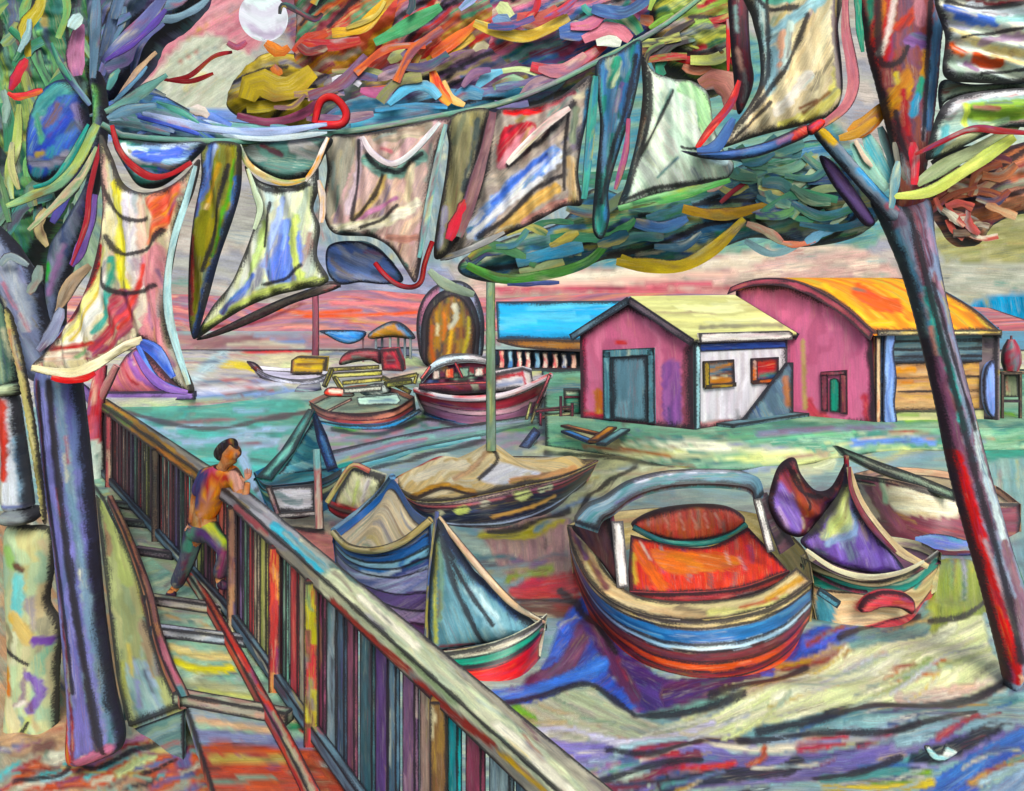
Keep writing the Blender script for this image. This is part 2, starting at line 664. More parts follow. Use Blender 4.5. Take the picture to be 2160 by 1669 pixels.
mb = MB()
patch(mb, [(-1500, -900), (3660, -900), (3660, 700), (-1500, 700)], sky_map,
      'a8a39c b0a8a4 9c98a0 b4a6a0 a49a92', 8, 160, 22, ink=0, res=11, smooth=False, thick=1.5, st=[
      ('c4838c bd7f88 cc969a b87480', 0, [(330, -60), (520, -60), (560, 60), (520, 120), (470, 80), (400, 120), (350, 200), (300, 200)], -30),
      ('b6b4a4 bcb8aa aeb0a0 c2beb2', 0, [(420, 70), (520, 110), (560, 170), (500, 230), (380, 240), (270, 235), (330, 150)], -35),
      ('6f8498 7a8aa8 5f7a90', 0, [(220, -40), (370, -40), (300, 150), (230, 180)], -55),
      ('7d5360 6a4d64 8f5a58 9a6a4a 5f5a78 70506a', 0, [(560, -80), (1020, -80), (1010, 120), (820, 230), (700, 250), (560, 230), (620, 120)], -28),
      ('5a5a80 4f6a88 7a6a90 6f8a88 8a5a6a', 0, [(820, 110), (1050, 100), (1250, 130), (1250, 200), (1000, 250), (800, 290), (680, 280), (750, 210)], -16),
      ('46689a 4f8a80 6f5a78 a85a6a', 0, [(1020, -80), (1420, -80), (1440, 40), (1300, 140), (1060, 160), (1000, 100)], -25),
      ('4fa0c4 66aed0 7fb4c8', 0, [(740, 290), (800, 215), (900, 195), (1040, 220), (1000, 250), (880, 280)], -10),
      ('5f7fc0 7f92cc 5fa0a0 98a8d0', 0, [(230, 240), (450, 230), (700, 260), (700, 300), (450, 310), (240, 300)], 4),
      ('7a8a78 6a7f80 8a9a80', 0, [(-40, -60), (200, -60), (220, 300), (210, 560), (-60, 560)], 70),
      ('8f8aa0 9a98ac 8a90a8', 0, [(660, 470), (900, 540), (960, 600), (900, 640), (660, 640)], 5),
      ('8f9aa0 7f8f9a a8aca4', 0, [(660, 290), (1250, 160), (1250, 500), (960, 560), (680, 520)], 80),
      ('5f8890 4f7f94 7a9a88 88a090', 0, [(1240, 90), (1560, 60), (1800, 300), (1900, 420), (1800, 540), (1500, 540), (1240, 560)], -12),
      ('c0a098 cfa8a0 d8c0b0 b89490 a8988f', 0, [(960, 610), (1080, 555), (1300, 560), (1560, 530), (1800, 520), (1920, 600), (1900, 680), (960, 680)], -7),
      ('dcc8b4 e4d4c4', 22, [(1040, 590), (1200, 585), (1400, 570), (1600, 545)]),
      ('c46a74 b85a68', 12, [(1040, 612), (1250, 610), (1500, 598)]),
      ('e0b4a8', 10, [(1150, 602), (1350, 590), (1550, 575)]),
      ('b8585e c87078', 9, [(1250, 622), (1420, 615), (1600, 610)]),
      ('97906a a59c70 8c8a62 a8a080', 0, [(1990, 470), (2300, 420), (2300, 620), (2060, 610), (2000, 560)], -8),
      ('a8a698 b8b0a4', 0, [(1960, 560), (2200, 560), (2200, 640), (1990, 640)], 3),
      ('2f86b0 3f90b8 2f7aa0', 0, [(2085, 625), (2500, 615), (2500, 700), (2085, 700)], 80),
      ('b8c0b8 c8ccc0 a8b8b0', 0, [(1980, -80), (2400, -80), (2400, 330), (1960, 330)], 10)])
o = mb.build('sky', M_SKY)
o['kind'] = 'structure'

# ---- water: one level sheet with painted swell
def water_map(px, py, off):
    p = mG(0)(px, py, 0)
    Y = p[:, 1]
    fade = np.clip(14 / Y, 0, 1)
    p[:, 2] += .035 * fade * (np.sin(p[:, 0] * 2.1 + 3.2 * vn(p[:, 0] * .5, p[:, 1] * .4, 3) + p[:, 1] * 2.6) + .6 * np.sin(p[:, 1] * 5 + 5 * vn(p[:, 0] * .8, p[:, 1] * .8, 4)))
    p[:, 2] -= off
    return p


WF = (flecks([(1180, 1600), (1500, 1560), (1800, 1500), (2200, 1440), (2200, 1700), (1250, 1700)], '7c70b4 5f6a90 a8c0c8 8a3448 26303c d8d0c0 3f6aac 5f9a94 c8a048 7a4a6a 9a94b8 4a5a80', 44, (50, 190), (5, 13), -10)
      + flecks([(1360, 1550), (1600, 1430), (2000, 1320), (2110, 1440), (1650, 1530)], 'e0dcb4 d0d49c c8a888 b0c0b0 ece8d4 a8b07c d8c070 a09890 c8c8d0', 24, (60, 200), (4, 11), -20)
      + flecks([(1100, 1500), (1250, 1450), (1440, 1540), (1200, 1570)], 'b0b89c c8c0a8 a08c84 d8d4c0 8aa088 c0a880', 10, (40, 120), (5, 10), 20)
      + flecks([(690, 1000), (1020, 940), (1200, 1060), (1200, 1240), (1060, 1260), (1000, 1120), (720, 1100)], '8fa0a4 a89098 6f8f98 c8b8a8 5f7f8a b0a068 b87080 4f6a70 c8c090', 24, (40, 130), (4, 10), -10)
      + flecks([(1130, 930), (1750, 950), (1900, 1000), (1300, 1010), (1220, 1080)], 'd8d8b0 b8b890 a8b0a0 e4e0c4 8f9a80 c8a888 8aa0b8', 18, (50, 160), (4, 10), -8)
      + flecks([(210, 850), (650, 850), (640, 930), (540, 1060), (420, 990)], '1f8876 2a9482 48b0a0 7a4450 8fb8d0 2f9c8c 1f7a70', 16, (40, 140), (4, 9), -4)
      + flecks([(660, 890), (1160, 890), (1000, 930), (700, 1000)], '6f9488 a890b0 5f8a90 b8a8b8 7fb070 b87084 5fa8a8 4a6a70', 17, (40, 130), (3, 7), -10)
      + flecks([(1960, 1170), (2160, 1180), (2160, 1420), (2090, 1300)], '7f9a60 a0a868 8fa8a0 6a8a98 b0a8b8 5f7f60', 9, (40, 110), (5, 10), 75)
      + flecks([(1700, 1330), (1960, 1230), (1980, 1320), (1800, 1380)], '6f9a94 4a60c0 88a8a0 c8b078 3f5a80 8f4038', 9, (40, 110), (5, 10), -18))
mb = MB()
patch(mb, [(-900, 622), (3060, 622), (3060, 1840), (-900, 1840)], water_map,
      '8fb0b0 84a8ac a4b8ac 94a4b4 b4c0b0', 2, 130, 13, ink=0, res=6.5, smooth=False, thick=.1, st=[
      ('2f86b0 3f90b8 2f7aa0', 0, [(1900, 620), (2600, 620), (2600, 760), (1900, 760)], 0),
      ('a8606a b87078 8a5468 b88078 9a8a98', 0, [(-200, 700), (420, 705), (900, 702), (1040, 706), (1040, 728), (880, 735), (420, 742), (-200, 748)], 0),
      ('7a2f3a 6a3038 84404a', 20, [(418, 730), (480, 722), (540, 716)]), ('4f80c0 5f90cc', 9, [(572, 720), (600, 722), (640, 720)]), ('c8bca4 d8ccb0', 8, [(480, 728), (560, 724), (640, 732)]), ('c86048', 6, [(640, 708), (740, 712), (860, 708)]), ('8a98b0', 9, [(540, 708), (600, 706), (650, 710)]),
      # teal reach behind the walkway
      ('1c9480 28a08c 3cac9a 1f8c7c 4fb0a8', 0, [(200, 835), (420, 850), (650, 840), (660, 880), (620, 980), (560, 1060), (470, 1090), (200, 1040)], 4),
      ('3fa394 55b4a4', 34, [(370, 868), (480, 858), (610, 862)]),
      ('8a4a54 7a4450', 8, [(360, 893), (450, 886), (560, 882), (650, 870)]),
      ('9cbcd4 a8c0d8 8fb0cc', 16, [(250, 870), (320, 905), (400, 930)]),
      ('98bcd4 a4c4d8', 8, [(350, 905), (430, 900), (520, 905)]),
      ('a4c0dc 94b4d0', 10, [(390, 935), (480, 925), (560, 905), (610, 910)]),
      ('9cc0d8 b0c8dc', 12, [(480, 940), (530, 925), (590, 930)]),
      ('a0bcd8', 20, [(510, 960), (530, 1010), (560, 1060)]),
      ('b0c8e0 98b4d4', 14, [(500, 950), (560, 940), (600, 925)]),
      # grey-green reach by the far boats
      ('8c98a0 9a90a8 7fa090 88a8a4 a894a8', 0, [(650, 890), (1200, 880), (1180, 960), (960, 940), (700, 1000), (600, 1000)], -6),
      ('6faa50 7fb458 5f9a50', 15, [(710, 902), (780, 912), (850, 900), (890, 880)]),  # green reflection below the yellow boat, painted into the water
      ('3f80b0 4f90b8', 11, [(700, 885), (780, 890), (860, 880)]),
      ('3f70c0 4a80c4', 11, [(905, 858), (960, 885), (1010, 892)]),
      ('5f9a44 6aa450', 12, [(1000, 895), (1070, 905), (1130, 900)]),
      ('b4a0bc a898b8', 16, [(720, 950), (820, 930), (900, 915)]),
      ('c07080', 6, [(740, 940), (800, 925), (850, 905)]),
      ('3f7068 4f8078', 7, [(860, 870), (900, 900), (960, 915)]),
      # right of the slim mast, pale shallows
      ('d8d8ac e0e0b8 ccd0a4 e8e8cc', 0, [(1130, 940), (1400, 930), (1700, 940), (1760, 990), (1560, 1000), (1300, 1020), (1200, 1100), (1120, 1120), (1240, 1000)], -14),
      ('d8d4b0 c8c8a0 b8b890', 40, [(1330, 985), (1270, 1030), (1220, 1090)]),
      ('8fa4cc a4b0d0', 12, [(1480, 985), (1580, 990), (1640, 985)]),
      ('a07850', 8, [(1230, 945), (1300, 960), (1380, 965)]),
      # near left: cream and rose behind the railing
      ('d8c4a8 e0d0b8 ccb8a0', 0, [(540, 1090), (700, 1090), (720, 1130), (620, 1125)], 3),
      ('d0807c dc9488 c87874', 0, [(590, 1120), (700, 1125), (710, 1180), (680, 1200)], 5),
      # rose and olive between the boats
      ('b08484 b88e88 a88080 bc9a8c', 0, [(1020, 1110), (1190, 1080), (1210, 1190), (1190, 1230), (1090, 1225), (1050, 1190)], 85),
      ('c4b840 d0c450 b8a848', 24, [(1020, 1130), (1110, 1122), (1180, 1095)]),
      ('90a050 a0a838', 20, [(1075, 1222), (1120, 1215), (1160, 1205)]),
      ('8a6a90', 12, [(1080, 1180), (1120, 1195), (1150, 1190)]),
      ('c8344a c03c3c d05050', 40, [(1090, 1240), (1150, 1235), (1215, 1230)]),
      ('c82f38', 12, [(1095, 1262), (1150, 1252), (1220, 1260)]),
      ('5f3a34 6a4438', 40, [(1110, 1290), (1170, 1285), (1230, 1280)]),
      # violet under the blue rowing boat
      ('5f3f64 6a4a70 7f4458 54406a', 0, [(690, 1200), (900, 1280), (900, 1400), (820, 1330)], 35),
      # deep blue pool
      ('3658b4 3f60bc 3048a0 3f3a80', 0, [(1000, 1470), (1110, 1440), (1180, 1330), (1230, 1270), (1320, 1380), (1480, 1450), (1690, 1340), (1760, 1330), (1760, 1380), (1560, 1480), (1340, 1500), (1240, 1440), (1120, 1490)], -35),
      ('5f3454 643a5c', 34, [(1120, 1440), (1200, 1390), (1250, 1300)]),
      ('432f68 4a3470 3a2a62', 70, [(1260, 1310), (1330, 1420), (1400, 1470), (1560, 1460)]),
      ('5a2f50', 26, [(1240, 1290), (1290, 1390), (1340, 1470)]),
      ('3f6cc8 4a78cc', 30, [(1010, 1482), (1110, 1462), (1220, 1420), (1270, 1400)]),
      ('3a5cc0', 30, [(1190, 1330), (1215, 1290), (1240, 1270)]),
      ('4f2a50 402c60', 56, [(1420, 1465), (1500, 1460), (1580, 1435)]),
      # cream sheet running to the right
      ('e4e4b4 dce0ac ece8c4 d4d8a4 e8e0c4', 0, [(1330, 1560), (1470, 1490), (1600, 1430), (1720, 1390), (1900, 1350), (2010, 1310), (2030, 1250), (2060, 1255), (2090, 1360), (2120, 1440), (2040, 1460), (1850, 1490), (1640, 1530), (1440, 1560)], -22),
      ('94a050 8a9848 a0a85c', 0, [(1970, 1190), (2060, 1190), (2090, 1290), (2020, 1310), (1960, 1330)], 85),
      ('b8a090 a8a080 c0a878', 0, [(1560, 1470), (1660, 1400), (1760, 1360), (1830, 1350), (1700, 1420), (1600, 1470)], -25),
      ('c08a38 b89a48', 16, [(1640, 1400), (1760, 1375), (1830, 1350)]),
      ('8f4038', 9, [(1650, 1405), (1760, 1380), (1820, 1345)]),
      ('6f9a94 5f8a90 88a8a0', 0, [(1780, 1370), (1830, 1310), (1960, 1290), (1950, 1340), (1860, 1360)], -20),
      ('4a60c0 3f54b0', 26, [(1700, 1360), (1760, 1345), (1800, 1330)]),
      ('c06a3a c87a44', 18, [(1870, 1430), (1940, 1420), (1990, 1405)]),
      ('6fa030 7fb040', 14, [(1910, 1430), (1950, 1405), (1960, 1400)]),
      ('a8584a b46858', 8, [(1880, 1408), (1930, 1405)]),
      ('eeead0 e8e8c8', 22, [(1640, 1480), (1780, 1430), (1930, 1370), (2010, 1320)]),
      ('d8b4a4 ccac9c d8c8b8', 26, [(1900, 1470), (2000, 1455), (2110, 1440)]),
      # grey-green shoulder left of the cream
      ('b4bc9c a8b498 c4c0a8 b0a898', 0, [(1080, 1530), (1120, 1490), (1230, 1450), (1330, 1500), (1440, 1540), (1330, 1580), (1180, 1560)], 25),
      ('7fa844 74a040', 30, [(1090, 1500), (1110, 1512), (1125, 1530)]),
      ('74988c 6a9088', 16, [(1370, 1505), (1450, 1490), (1540, 1480)]),
      # lower waves
      ('7c70b4 887cbc 6f68a8 9488c0', 0, [(1120, 1540), (1260, 1570), (1400, 1570), (1560, 1550), (1560, 1600), (1380, 1620), (1240, 1620)], 6),
      ('dcd4e4 e0dce8 c8c0dc', 18, [(1130, 1538), (1220, 1545), (1310, 1575), (1400, 1560), (1500, 1520)]),
      ('d4c4a4 c8a884', 16, [(1140, 1560), (1200, 1600), (1260, 1640)]),
      ('a8c4cc b4ccd0', 14, [(1300, 1590), (1380, 1575), (1480, 1560), (1560, 1585)]),
      ('e4d8c0 d8ccb8', 14, [(1440, 1545), (1520, 1570), (1640, 1570), (1720, 1552)]),
      ('6a5f9c 746aa0 5f5a90 80749c', 0, [(1420, 1600), (1640, 1580), (1900, 1560), (2000, 1530), (2160, 1520), (2160, 1590), (1900, 1610), (1640, 1660), (1400, 1660)], -6),
      ('6a9098 5f8890 7aa0a0', 20, [(1560, 1545), (1700, 1530), (1860, 1510), (2000, 1500), (2140, 1465)]),
      ('23303c 2a3844', 12, [(1740, 1510), (1830, 1490), (1960, 1480), (2080, 1450), (2150, 1430)]),
      ('7f9ca8 8fa8b0', 30, [(1900, 1560), (2020, 1540), (2130, 1530)]),
      ('a83240 a02c3c', 13, [(1250, 1618), (1330, 1608), (1430, 1600)]),
      ('7a2f40 6a2a40', 20, [(1260, 1650), (1360, 1640), (1470, 1600)]),
      ('a84a34 b0583a', 14, [(1580, 1610), (1610, 1590), (1612, 1570)]),
      ('a83840 983040', 22, [(1690, 1565), (1740, 1560), (1780, 1555)]),
      ('a03440 884050', 16, [(1980, 1560), (2020, 1540), (2060, 1510)]),
      ('1f2430 232838 302838', 34, [(1400, 1650), (1520, 1640), (1640, 1625), (1680, 1600)]),
      ('c03038', 12, [(1440, 1628), (1500, 1622), (1550, 1610)]),
      ('3f6aac 4a78b8 3f5ca8', 44, [(1960, 1660), (2040, 1620), (2160, 1560)]),
      ('2f4fa0 3a58a8', 30, [(1980, 1690), (2080, 1630), (2160, 1590)]),
      ('4f8a88 5f9a94', 26, [(1740, 1640), (1860, 1620), (1950, 1590)]),
      ('d8c030 e0c838 d0b430', 20, [(1740, 1668), (1840, 1655), (1960, 1640)]),
      ('7fa044 8aa84c', 14, [(1840, 1640), (1920, 1630), (1960, 1615)]),
      ('b08050 a88a58', 18, [(2050, 1640), (2110, 1620), (2160, 1600)]),
      ('8fa8c0 7f98b8 9ab0c4', 40, [(2060, 1690), (2120, 1660), (2170, 1640)]),
      ('1c2430 242c38', 30, [(1930, 1600), (1980, 1586), (2030, 1574), (2100, 1540)]),
      # right edge
      ('2f8f84 38988c 2f8478', 0, [(2060, 885), (2300, 885), (2300, 980), (2090, 980)], 0),
      ('8fb0b0 a0b8b0 7fa8a8', 0, [(2080, 980), (2300, 990), (2300, 1160), (2140, 1160)], 80),
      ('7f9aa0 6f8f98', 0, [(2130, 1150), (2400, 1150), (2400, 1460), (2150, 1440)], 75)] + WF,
      il=[(9, [(1000, 1490), (1110, 1478), (1230, 1440), (1290, 1470), (1340, 1505)]), (9, [(1180, 1240), (1240, 1300), (1300, 1380)]), (8, [(1340, 1505), (1480, 1490), (1570, 1470)]), (9, [(1500, 1470), (1620, 1440), (1700, 1400)]), (10, [(1600, 1540), (1740, 1520), (1860, 1490), (2000, 1480), (2140, 1430)]),  # dark ink between strokes, some of it painted shadow below the hulls
          (8, [(1100, 1530), (1160, 1590), (1240, 1650), (1300, 1700)]), (7, [(1280, 1585), (1380, 1600), (1480, 1565)]), (7, [(1560, 1560), (1720, 1545), (1900, 1545), (2060, 1500)]), (9, [(1720, 1640), (1800, 1620), (1900, 1590)]), (7, [(1240, 1640), (1360, 1620), (1480, 1610)]), (8, [(1080, 1270), (1150, 1262), (1220, 1270)]),
          (7, [(1030, 1118), (1110, 1110), (1200, 1075)]), (7, [(1210, 1110), (1250, 1040), (1340, 985)]), (6, [(240, 862), (420, 905), (560, 885), (650, 868)]), (6, [(660, 880), (600, 960), (540, 1040)]), (6, [(700, 905), (800, 915), (900, 885), (1000, 905), (1140, 890)]), (7, [(560, 1105), (680, 1120)]), (7, [(1960, 1310), (2040, 1300), (2090, 1250)]), (8, [(1770, 1350), (1830, 1325), (1940, 1300)]), (6, [(1150, 955), (1300, 968), (1420, 985)]), (6, [(700, 1010), (900, 960), (1020, 930)])])
tag(mb.build('water', M_WATER), kind='structure')

# ---- hills along the far shore
mb = MB()
prof = [(-900, 640), (-300, 630), (150, 624), (430, 622), (560, 640), (640, 622), (760, 612), (880, 620), (1050, 628), (1300, 618), (1560, 622), (1800, 628), (1960, 640), (2090, 650)]
ridge = C(*[(x, y, 96) for x, y in prof])
front = ridge.copy(); front[:, 1] -= 14; front[:, 2] = -.3
back = ridge.copy(); back[:, 1] += 16; back[:, 2] = -.3
loft(mb, [back, ridge, front], 'b86a6c a85a60 c47a74 8f6a80 c08a80 a4707a 7f7088', L=190, w=6, ink=6, res=9, st=[
    ('c8583c d06840', 8, [(560, 650), (650, 660), (760, 655)]), ('d05a38', 7, [(640, 668), (760, 665), (880, 660)]),
    ('d87c80', 8, [(700, 640), (800, 640), (900, 645)]), ('7a2f3a', 8, [(440, 690), (540, 680), (640, 640)]),
    ('5f2f3a 6a343c', 24, [(420, 730), (480, 720), (570, 712)])])
tag(mb.build('hills', M_GROUND), kind='structure')

# ---- far shore: low sandy spit behind the boats
mb = MB()
rows = [C(*[(x, 745, 52.5) for x in (-700, 0, 420, 760, 1100, 1500, 2300)]),
        C((-700, 838, 31.9), (0, 838, 31.8), (420, 836, 32.2), (640, 808, 36.5), (900, 800, 37.5), (1200, 806, 36.9), (2300, 806, 36.9)),
        C((-700, 856, 32), (0, 856, 32), (420, 852, 32.3), (645, 822, 36.7), (900, 814, 38), (1200, 820, 37), (2300, 820, 37))]
rows[0][:, 2] = .55
rows[1][:, 2] = .32
rows[2][:, 2] = -.2
loft(mb, rows, 'b4a8a8 c4b8ac a8a0b0 c8c8a4 b8b0b8 d4ccb4', L=150, w=7, ink=4, res=8, st=[
    ('c8283a d03440', 12, [(515, 742), (580, 741), (660, 738)]), ('d8cca8', 12, [(480, 724), (560, 718), (650, 722)]),
    ('d4b828 dcc440', 18, [(470, 770), (510, 770), (545, 780)]), ('e8e4ec dcd8e8 e0e0f0', 22, [(420, 826), (500, 818), (590, 812)]),
    ('8fa4d4 9cacd8', 12, [(410, 835), (520, 832), (640, 822)]), ('7f9cd0', 12, [(520, 808), (560, 800), (600, 795)]),
    ('c8d4d8 a8c4cc', 24, [(410, 800), (440, 770), (470, 750)]), ('c0c8a0 b4c094', 26, [(840, 755), (880, 770), (900, 800)]),
    ('c8cc98 d4d4a0 b8b878', 40, [(1120, 790), (1180, 788), (1230, 785)]), ('a89848', 12, [(1140, 780), (1220, 783)]),
    *flecks([(410, 745), (1040, 745), (1230, 800), (640, 815), (410, 845)], 'b8a0a8 d4ccb4 8a94b0 c8b0a0 a0a890 7a6a78 e0dcd8 b87070 6a7a90', 45, (30, 120), (3, 7), -2, 8), ('7a8478', 10, [(440, 735), (520, 728)]), ('dccfae', 26, [(560, 760), (640, 758)]), ('dcdcb0', 14, [(600, 772), (690, 770)])])
tag(mb.build('far_shore', M_GROUND), kind='structure')

# ---- quay under the buildings, sloping to the shallows
mb = MB()
edge = [(1150, 893), (1300, 915), (1460, 932), (1560, 930), (1700, 918), (1850, 906), (2000, 903), (2130, 903), (2900, 903)]
e0 = np.array([mG(.58)(np.array([float(x)]), np.array([float(y)]), 0)[0] for x, y in edge])
e1 = np.array([mG(.0)(np.array([float(x)]), np.array([float(y + 48 + (14 if 1300 < x < 1750 else 0))]), 0)[0] for x, y in edge])
e1[:, 2] = -.05
bk = e0.copy(); bk[:, 1] = 40; bk[:, 0] *= 1.45
loft(mb, [bk, e0, e1], '5f9078 6f9c80 4f8078 8aa890 74a088', L=120, w=9, ink=6, res=8, st=[
    ('d8d8b0 e4e0c0 d0d49c', 36, [(1290, 955), (1420, 948), (1560, 955), (1700, 965)]), ('f0ecd4 e8e8d0', 22, [(1330, 942), (1430, 938), (1530, 946)]),
    ('c8cc94 d4d898', 24, [(1560, 965), (1680, 968), (1780, 960)]), ('a46a48', 8, [(1230, 942), (1330, 950), (1420, 962)]),
    ('70b088 7cb890', 13, [(1540, 922), (1680, 915), (1800, 908)]), ('5f7fc0 6f8cc8', 18, [(1800, 935), (1880, 925), (1970, 930)]),
    ('a03030 8f3a38', 9, [(1880, 915), (1930, 912), (1960, 910)]), ('c8cc9c c0c890', 18, [(1860, 950), (1930, 955), (1990, 965)]),
    ('8a7a90 7f8aa0', 12, [(1600, 916), (1750, 905), (1880, 900)]), ('7fb048 6fa040', 10, [(1910, 886), (1950, 882), (2010, 884)]),
    ('7fb048', 8, [(2070, 875), (2110, 872), (2140, 876)]), *flecks([(1180, 900), (1500, 940), (2150, 905), (2150, 960), (1300, 980)], '5f9078 7fae90 c8cc9c 4a7a70 8a90a8 a88a78 d8d8b8 3f6a64', 35, (40, 150), (3, 7), -2, 8), ('a8a07c', 20, [(1200, 915), (1260, 925), (1300, 935)])])
tag(mb.build('quay', M_GROUND), kind='structure')

# ---- rocky bank in the lower left corner
mb = MB()
patch(mb, [(-500, 1090), (60, 1080), (160, 1060), (215, 1040), (262, 1530), (390, 1490), (480, 1560), (480, 1700), (470, 1850), (-500, 1850)],
      lambda px, py, off: mG(.55)(px, py, off - .05 * vn(px / 40, py / 30, 4)), 'a89884 b08a6c a0a08c c0a080 94a094', 60, 60, 14, ink=0, res=8, smooth=False, thick=.4, st=[
    ('c05a3c b85038 c86a4c', 60, [(60, 1650), (200, 1640), (420, 1610)]), ('b8584a c4684c', 34, [(330, 1660), (400, 1640), (460, 1600)]),
    ('d8d0bc e0dcc8', 20, [(110, 1600), (200, 1590), (290, 1560)]), ('5fb4b8 6fbcc0', 14, [(180, 1650), (230, 1620), (300, 1590)]),
    ('b87898 a86a90', 24, [(190, 1610), (280, 1570), (370, 1540)]), ('a0c8d0', 12, [(60, 1660), (110, 1650), (150, 1640)]),
    ('8a3428', 12, [(40, 1640), (110, 1630), (150, 1600)]), ('5f6490 6a5a8a', 34, [(370, 1560), (390, 1620), (400, 1660)]),
    ('c8d09c b8c490', 22, [(250, 1640), (300, 1610), (330, 1590)]), ('8a4a30', 16, [(310, 1640), (350, 1630)]),
    ('b09078 a88468 b8987c', 90, [(40, 1560), (110, 1540)]), ('7a5a54', 22, [(80, 1590), (110, 1575)])] + flecks([(0, 1560), (160, 1600), (420, 1540), (480, 1680), (0, 1680)], 'c05a3c d8d0bc 5fb4b8 8a4a6a 7a5a54 c8b878 5f6490 9a3a30 8aa090 3a2c30', 35, (30, 110), (5, 12), -18) + flecks([(100, 1100), (140, 1480), (0, 1560), (0, 1110)], 'a8b898 c8b088 88a8a0 7a6a90 c88a60 d8d4c4 6a7a60', 20, (30, 100), (5, 12), 70),
    il=[(7, [(30, 1660), (130, 1640), (150, 1600)]), (7, [(170, 1615), (200, 1625), (290, 1590), (370, 1560)]), (6, [(300, 1640), (340, 1625), (370, 1610)])])
tag(mb.build('bank', M_GROUND), kind='structure')
ACC[0] = .03
RS[0] = .75
# ================================================================== BUILDINGS
EYE = lambda px, py, Y: W(px, py, Y)
A2, B2, C2_ = np.array([1.97, 25.4]), np.array([4.76, 23.3]), np.array([8.08, 25.85])
D2 = A2 + C2_ - B2
GZ = .56


def v3(p, z):
    return np.array([p[0], p[1], z])


# ---- pink boathouse with a white side wall
r = thing('boathouse', 'small pink gabled boathouse with white side wall and pale yellow roof', 'boathouse', v3((A2 + B2) / 2, GZ))
front = mP(A2, B2)
side = mP(B2, C2_)
one('front_wall', M_WALL, patch, r, [(1225, 884), (1223, 703), (1322, 640), (1461, 714), (1462, 908)], front, 'cc7290 c86c8c d07a96 c8708e ca6e8e', 85, 120, 16, ink=10, smooth=False, thick=.15,
    st=[('c0405a b84868', 16, [(1228, 720), (1230, 880)]), ('8f5a9a 80508f 98609a', 42, [(1415, 780), (1420, 880)]), ('7a4058 8a4a5a', 22, [(1448, 740), (1452, 900)]),
        ('c88a3a c06a40', 20, [(1262, 830), (1264, 872)]), ('c03a3a', 8, [(1300, 722), (1320, 724)]), ('c83a4c b83848', 10, [(1230, 868), (1262, 878), (1300, 876)])])
eav, rdg = 2.97, 3.93
Mf = (A2 + B2) / 2
Mb = Mf + C2_ - B2
one('side_wall', M_WALL, patch, r, [(1463, 908), (1462, 712), (1664, 702), (1664, 878)], side, 'dcd4de d4cdd8 e0dae0 d0c4d0', 88, 120, 9, ink=9, smooth=False, thick=.15,
    st=[('c87880 d08890', 18, [(1470, 900), (1540, 893)]), ('a8ccd4', 12, [(1468, 730), (1468, 890)])])
mb = MB()
quad(mb, v3(A2, eav), v3(D2, eav), v3(D2, GZ), v3(A2, GZ), 'b06480 a85c78', shift=(.1, 0, 0))
quad(mb, v3(D2, eav), v3(C2_, eav), v3(C2_, GZ), v3(D2, GZ), 'b06480 a85c78', shift=(0, -.1, 0))
mb.build('back_wall', M_WALL, r)
mb = MB()
ov = (B2 - A2) / np.linalg.norm(B2 - A2); oe = (C2_ - B2) / np.linalg.norm(C2_ - B2)
sl = (rdg - eav) / np.linalg.norm(B2 - Mf)
f0, f1 = Mf - oe * .16, Mb + oe * .12
e1, e2 = B2 + ov * .14 - oe * .16, C2_ + ov * .14 + oe * .12
quad(mb, v3(f0, rdg + .06), v3(f1, rdg + .06), v3(e2, eav - .07), v3(e1, eav - .07), 'd4d29a ccca90 dcdaa8 c8c48c', L=120, w=9, ink=9, shift=(0, 0, .09), st=[('8f8a70', 9, [(1478, 698), (1560, 694), (1650, 692)])])
e3, e4 = A2 - ov * .14 - oe * .16, D2 - ov * .14 + oe * .12
quad(mb, v3(f0, rdg + .06), v3(f1, rdg + .06), v3(e4, eav - .07), v3(e3, eav - .07), '7088a0 687f98', L=120, w=9, shift=(0, 0, .09))
rf = mb.build('roof', M_WALL, r)
mb = MB()
for q in (e1, e3):
    a, b = v3(f0 - oe * .06, rdg + .04), v3(q - oe * .06, eav - .09)
    beam(mb, a, b, .06, .2, '6f8aa0 7f98a8 60788c' if q is e3 else '6a5f68 7a6a74 5f5864', ink=5)
mb.build('bargeboard', M_WOOD, rf)
mb = MB()
beam(mb, v3(Mb + oe * .17, rdg + .02), v3(e2 + oe * .05, eav - .1), .07, .2, '8a5a98 7f4f8a a06aa0', ink=5)
mb.build('bargeboard', M_WOOD, rf)
mb = MB()
patch(mb, [(1464, 702), (1652, 697), (1660, 702), (1660, 716), (1466, 722)], mP(B2, C2_, -.2), 'e4dcd8 dcd0d0 d8c0c4', 0, 90, 6, ink=5, smooth=False, thick=.1)
mb.build('eave_board', M_WOOD, rf)
one('fascia', M_WOOD, patch, r, [(1472, 724), (1658, 718), (1658, 734), (1474, 742)], mP(B2, C2_, -.03), '2f4a98 3a58a8 284088', 0, 90, 6, ink=5, smooth=False, thick=.03)
d = one('door', M_WOOD, patch, r, [(1292, 752), (1366, 750), (1368, 890), (1294, 884)], mP(A2, B2, -.05), '64808f 5c7888 6c8896', 88, 140, 18, ink=7, smooth=False, thick=.05)
mb = MB()
for q in ([(1274, 742), (1290, 742), (1293, 886), (1276, 884)], [(1368, 738), (1382, 737), (1384, 893), (1370, 892)], [(1274, 738), (1382, 733), (1382, 749), (1274, 755)]):
    patch(mb, q, mP(A2, B2, -.08), '5a8090 4f707f 6a98a4', 88, 90, 6, ink=4, smooth=False, thick=.08)
mb.build('door_frame', M_WOOD, d)
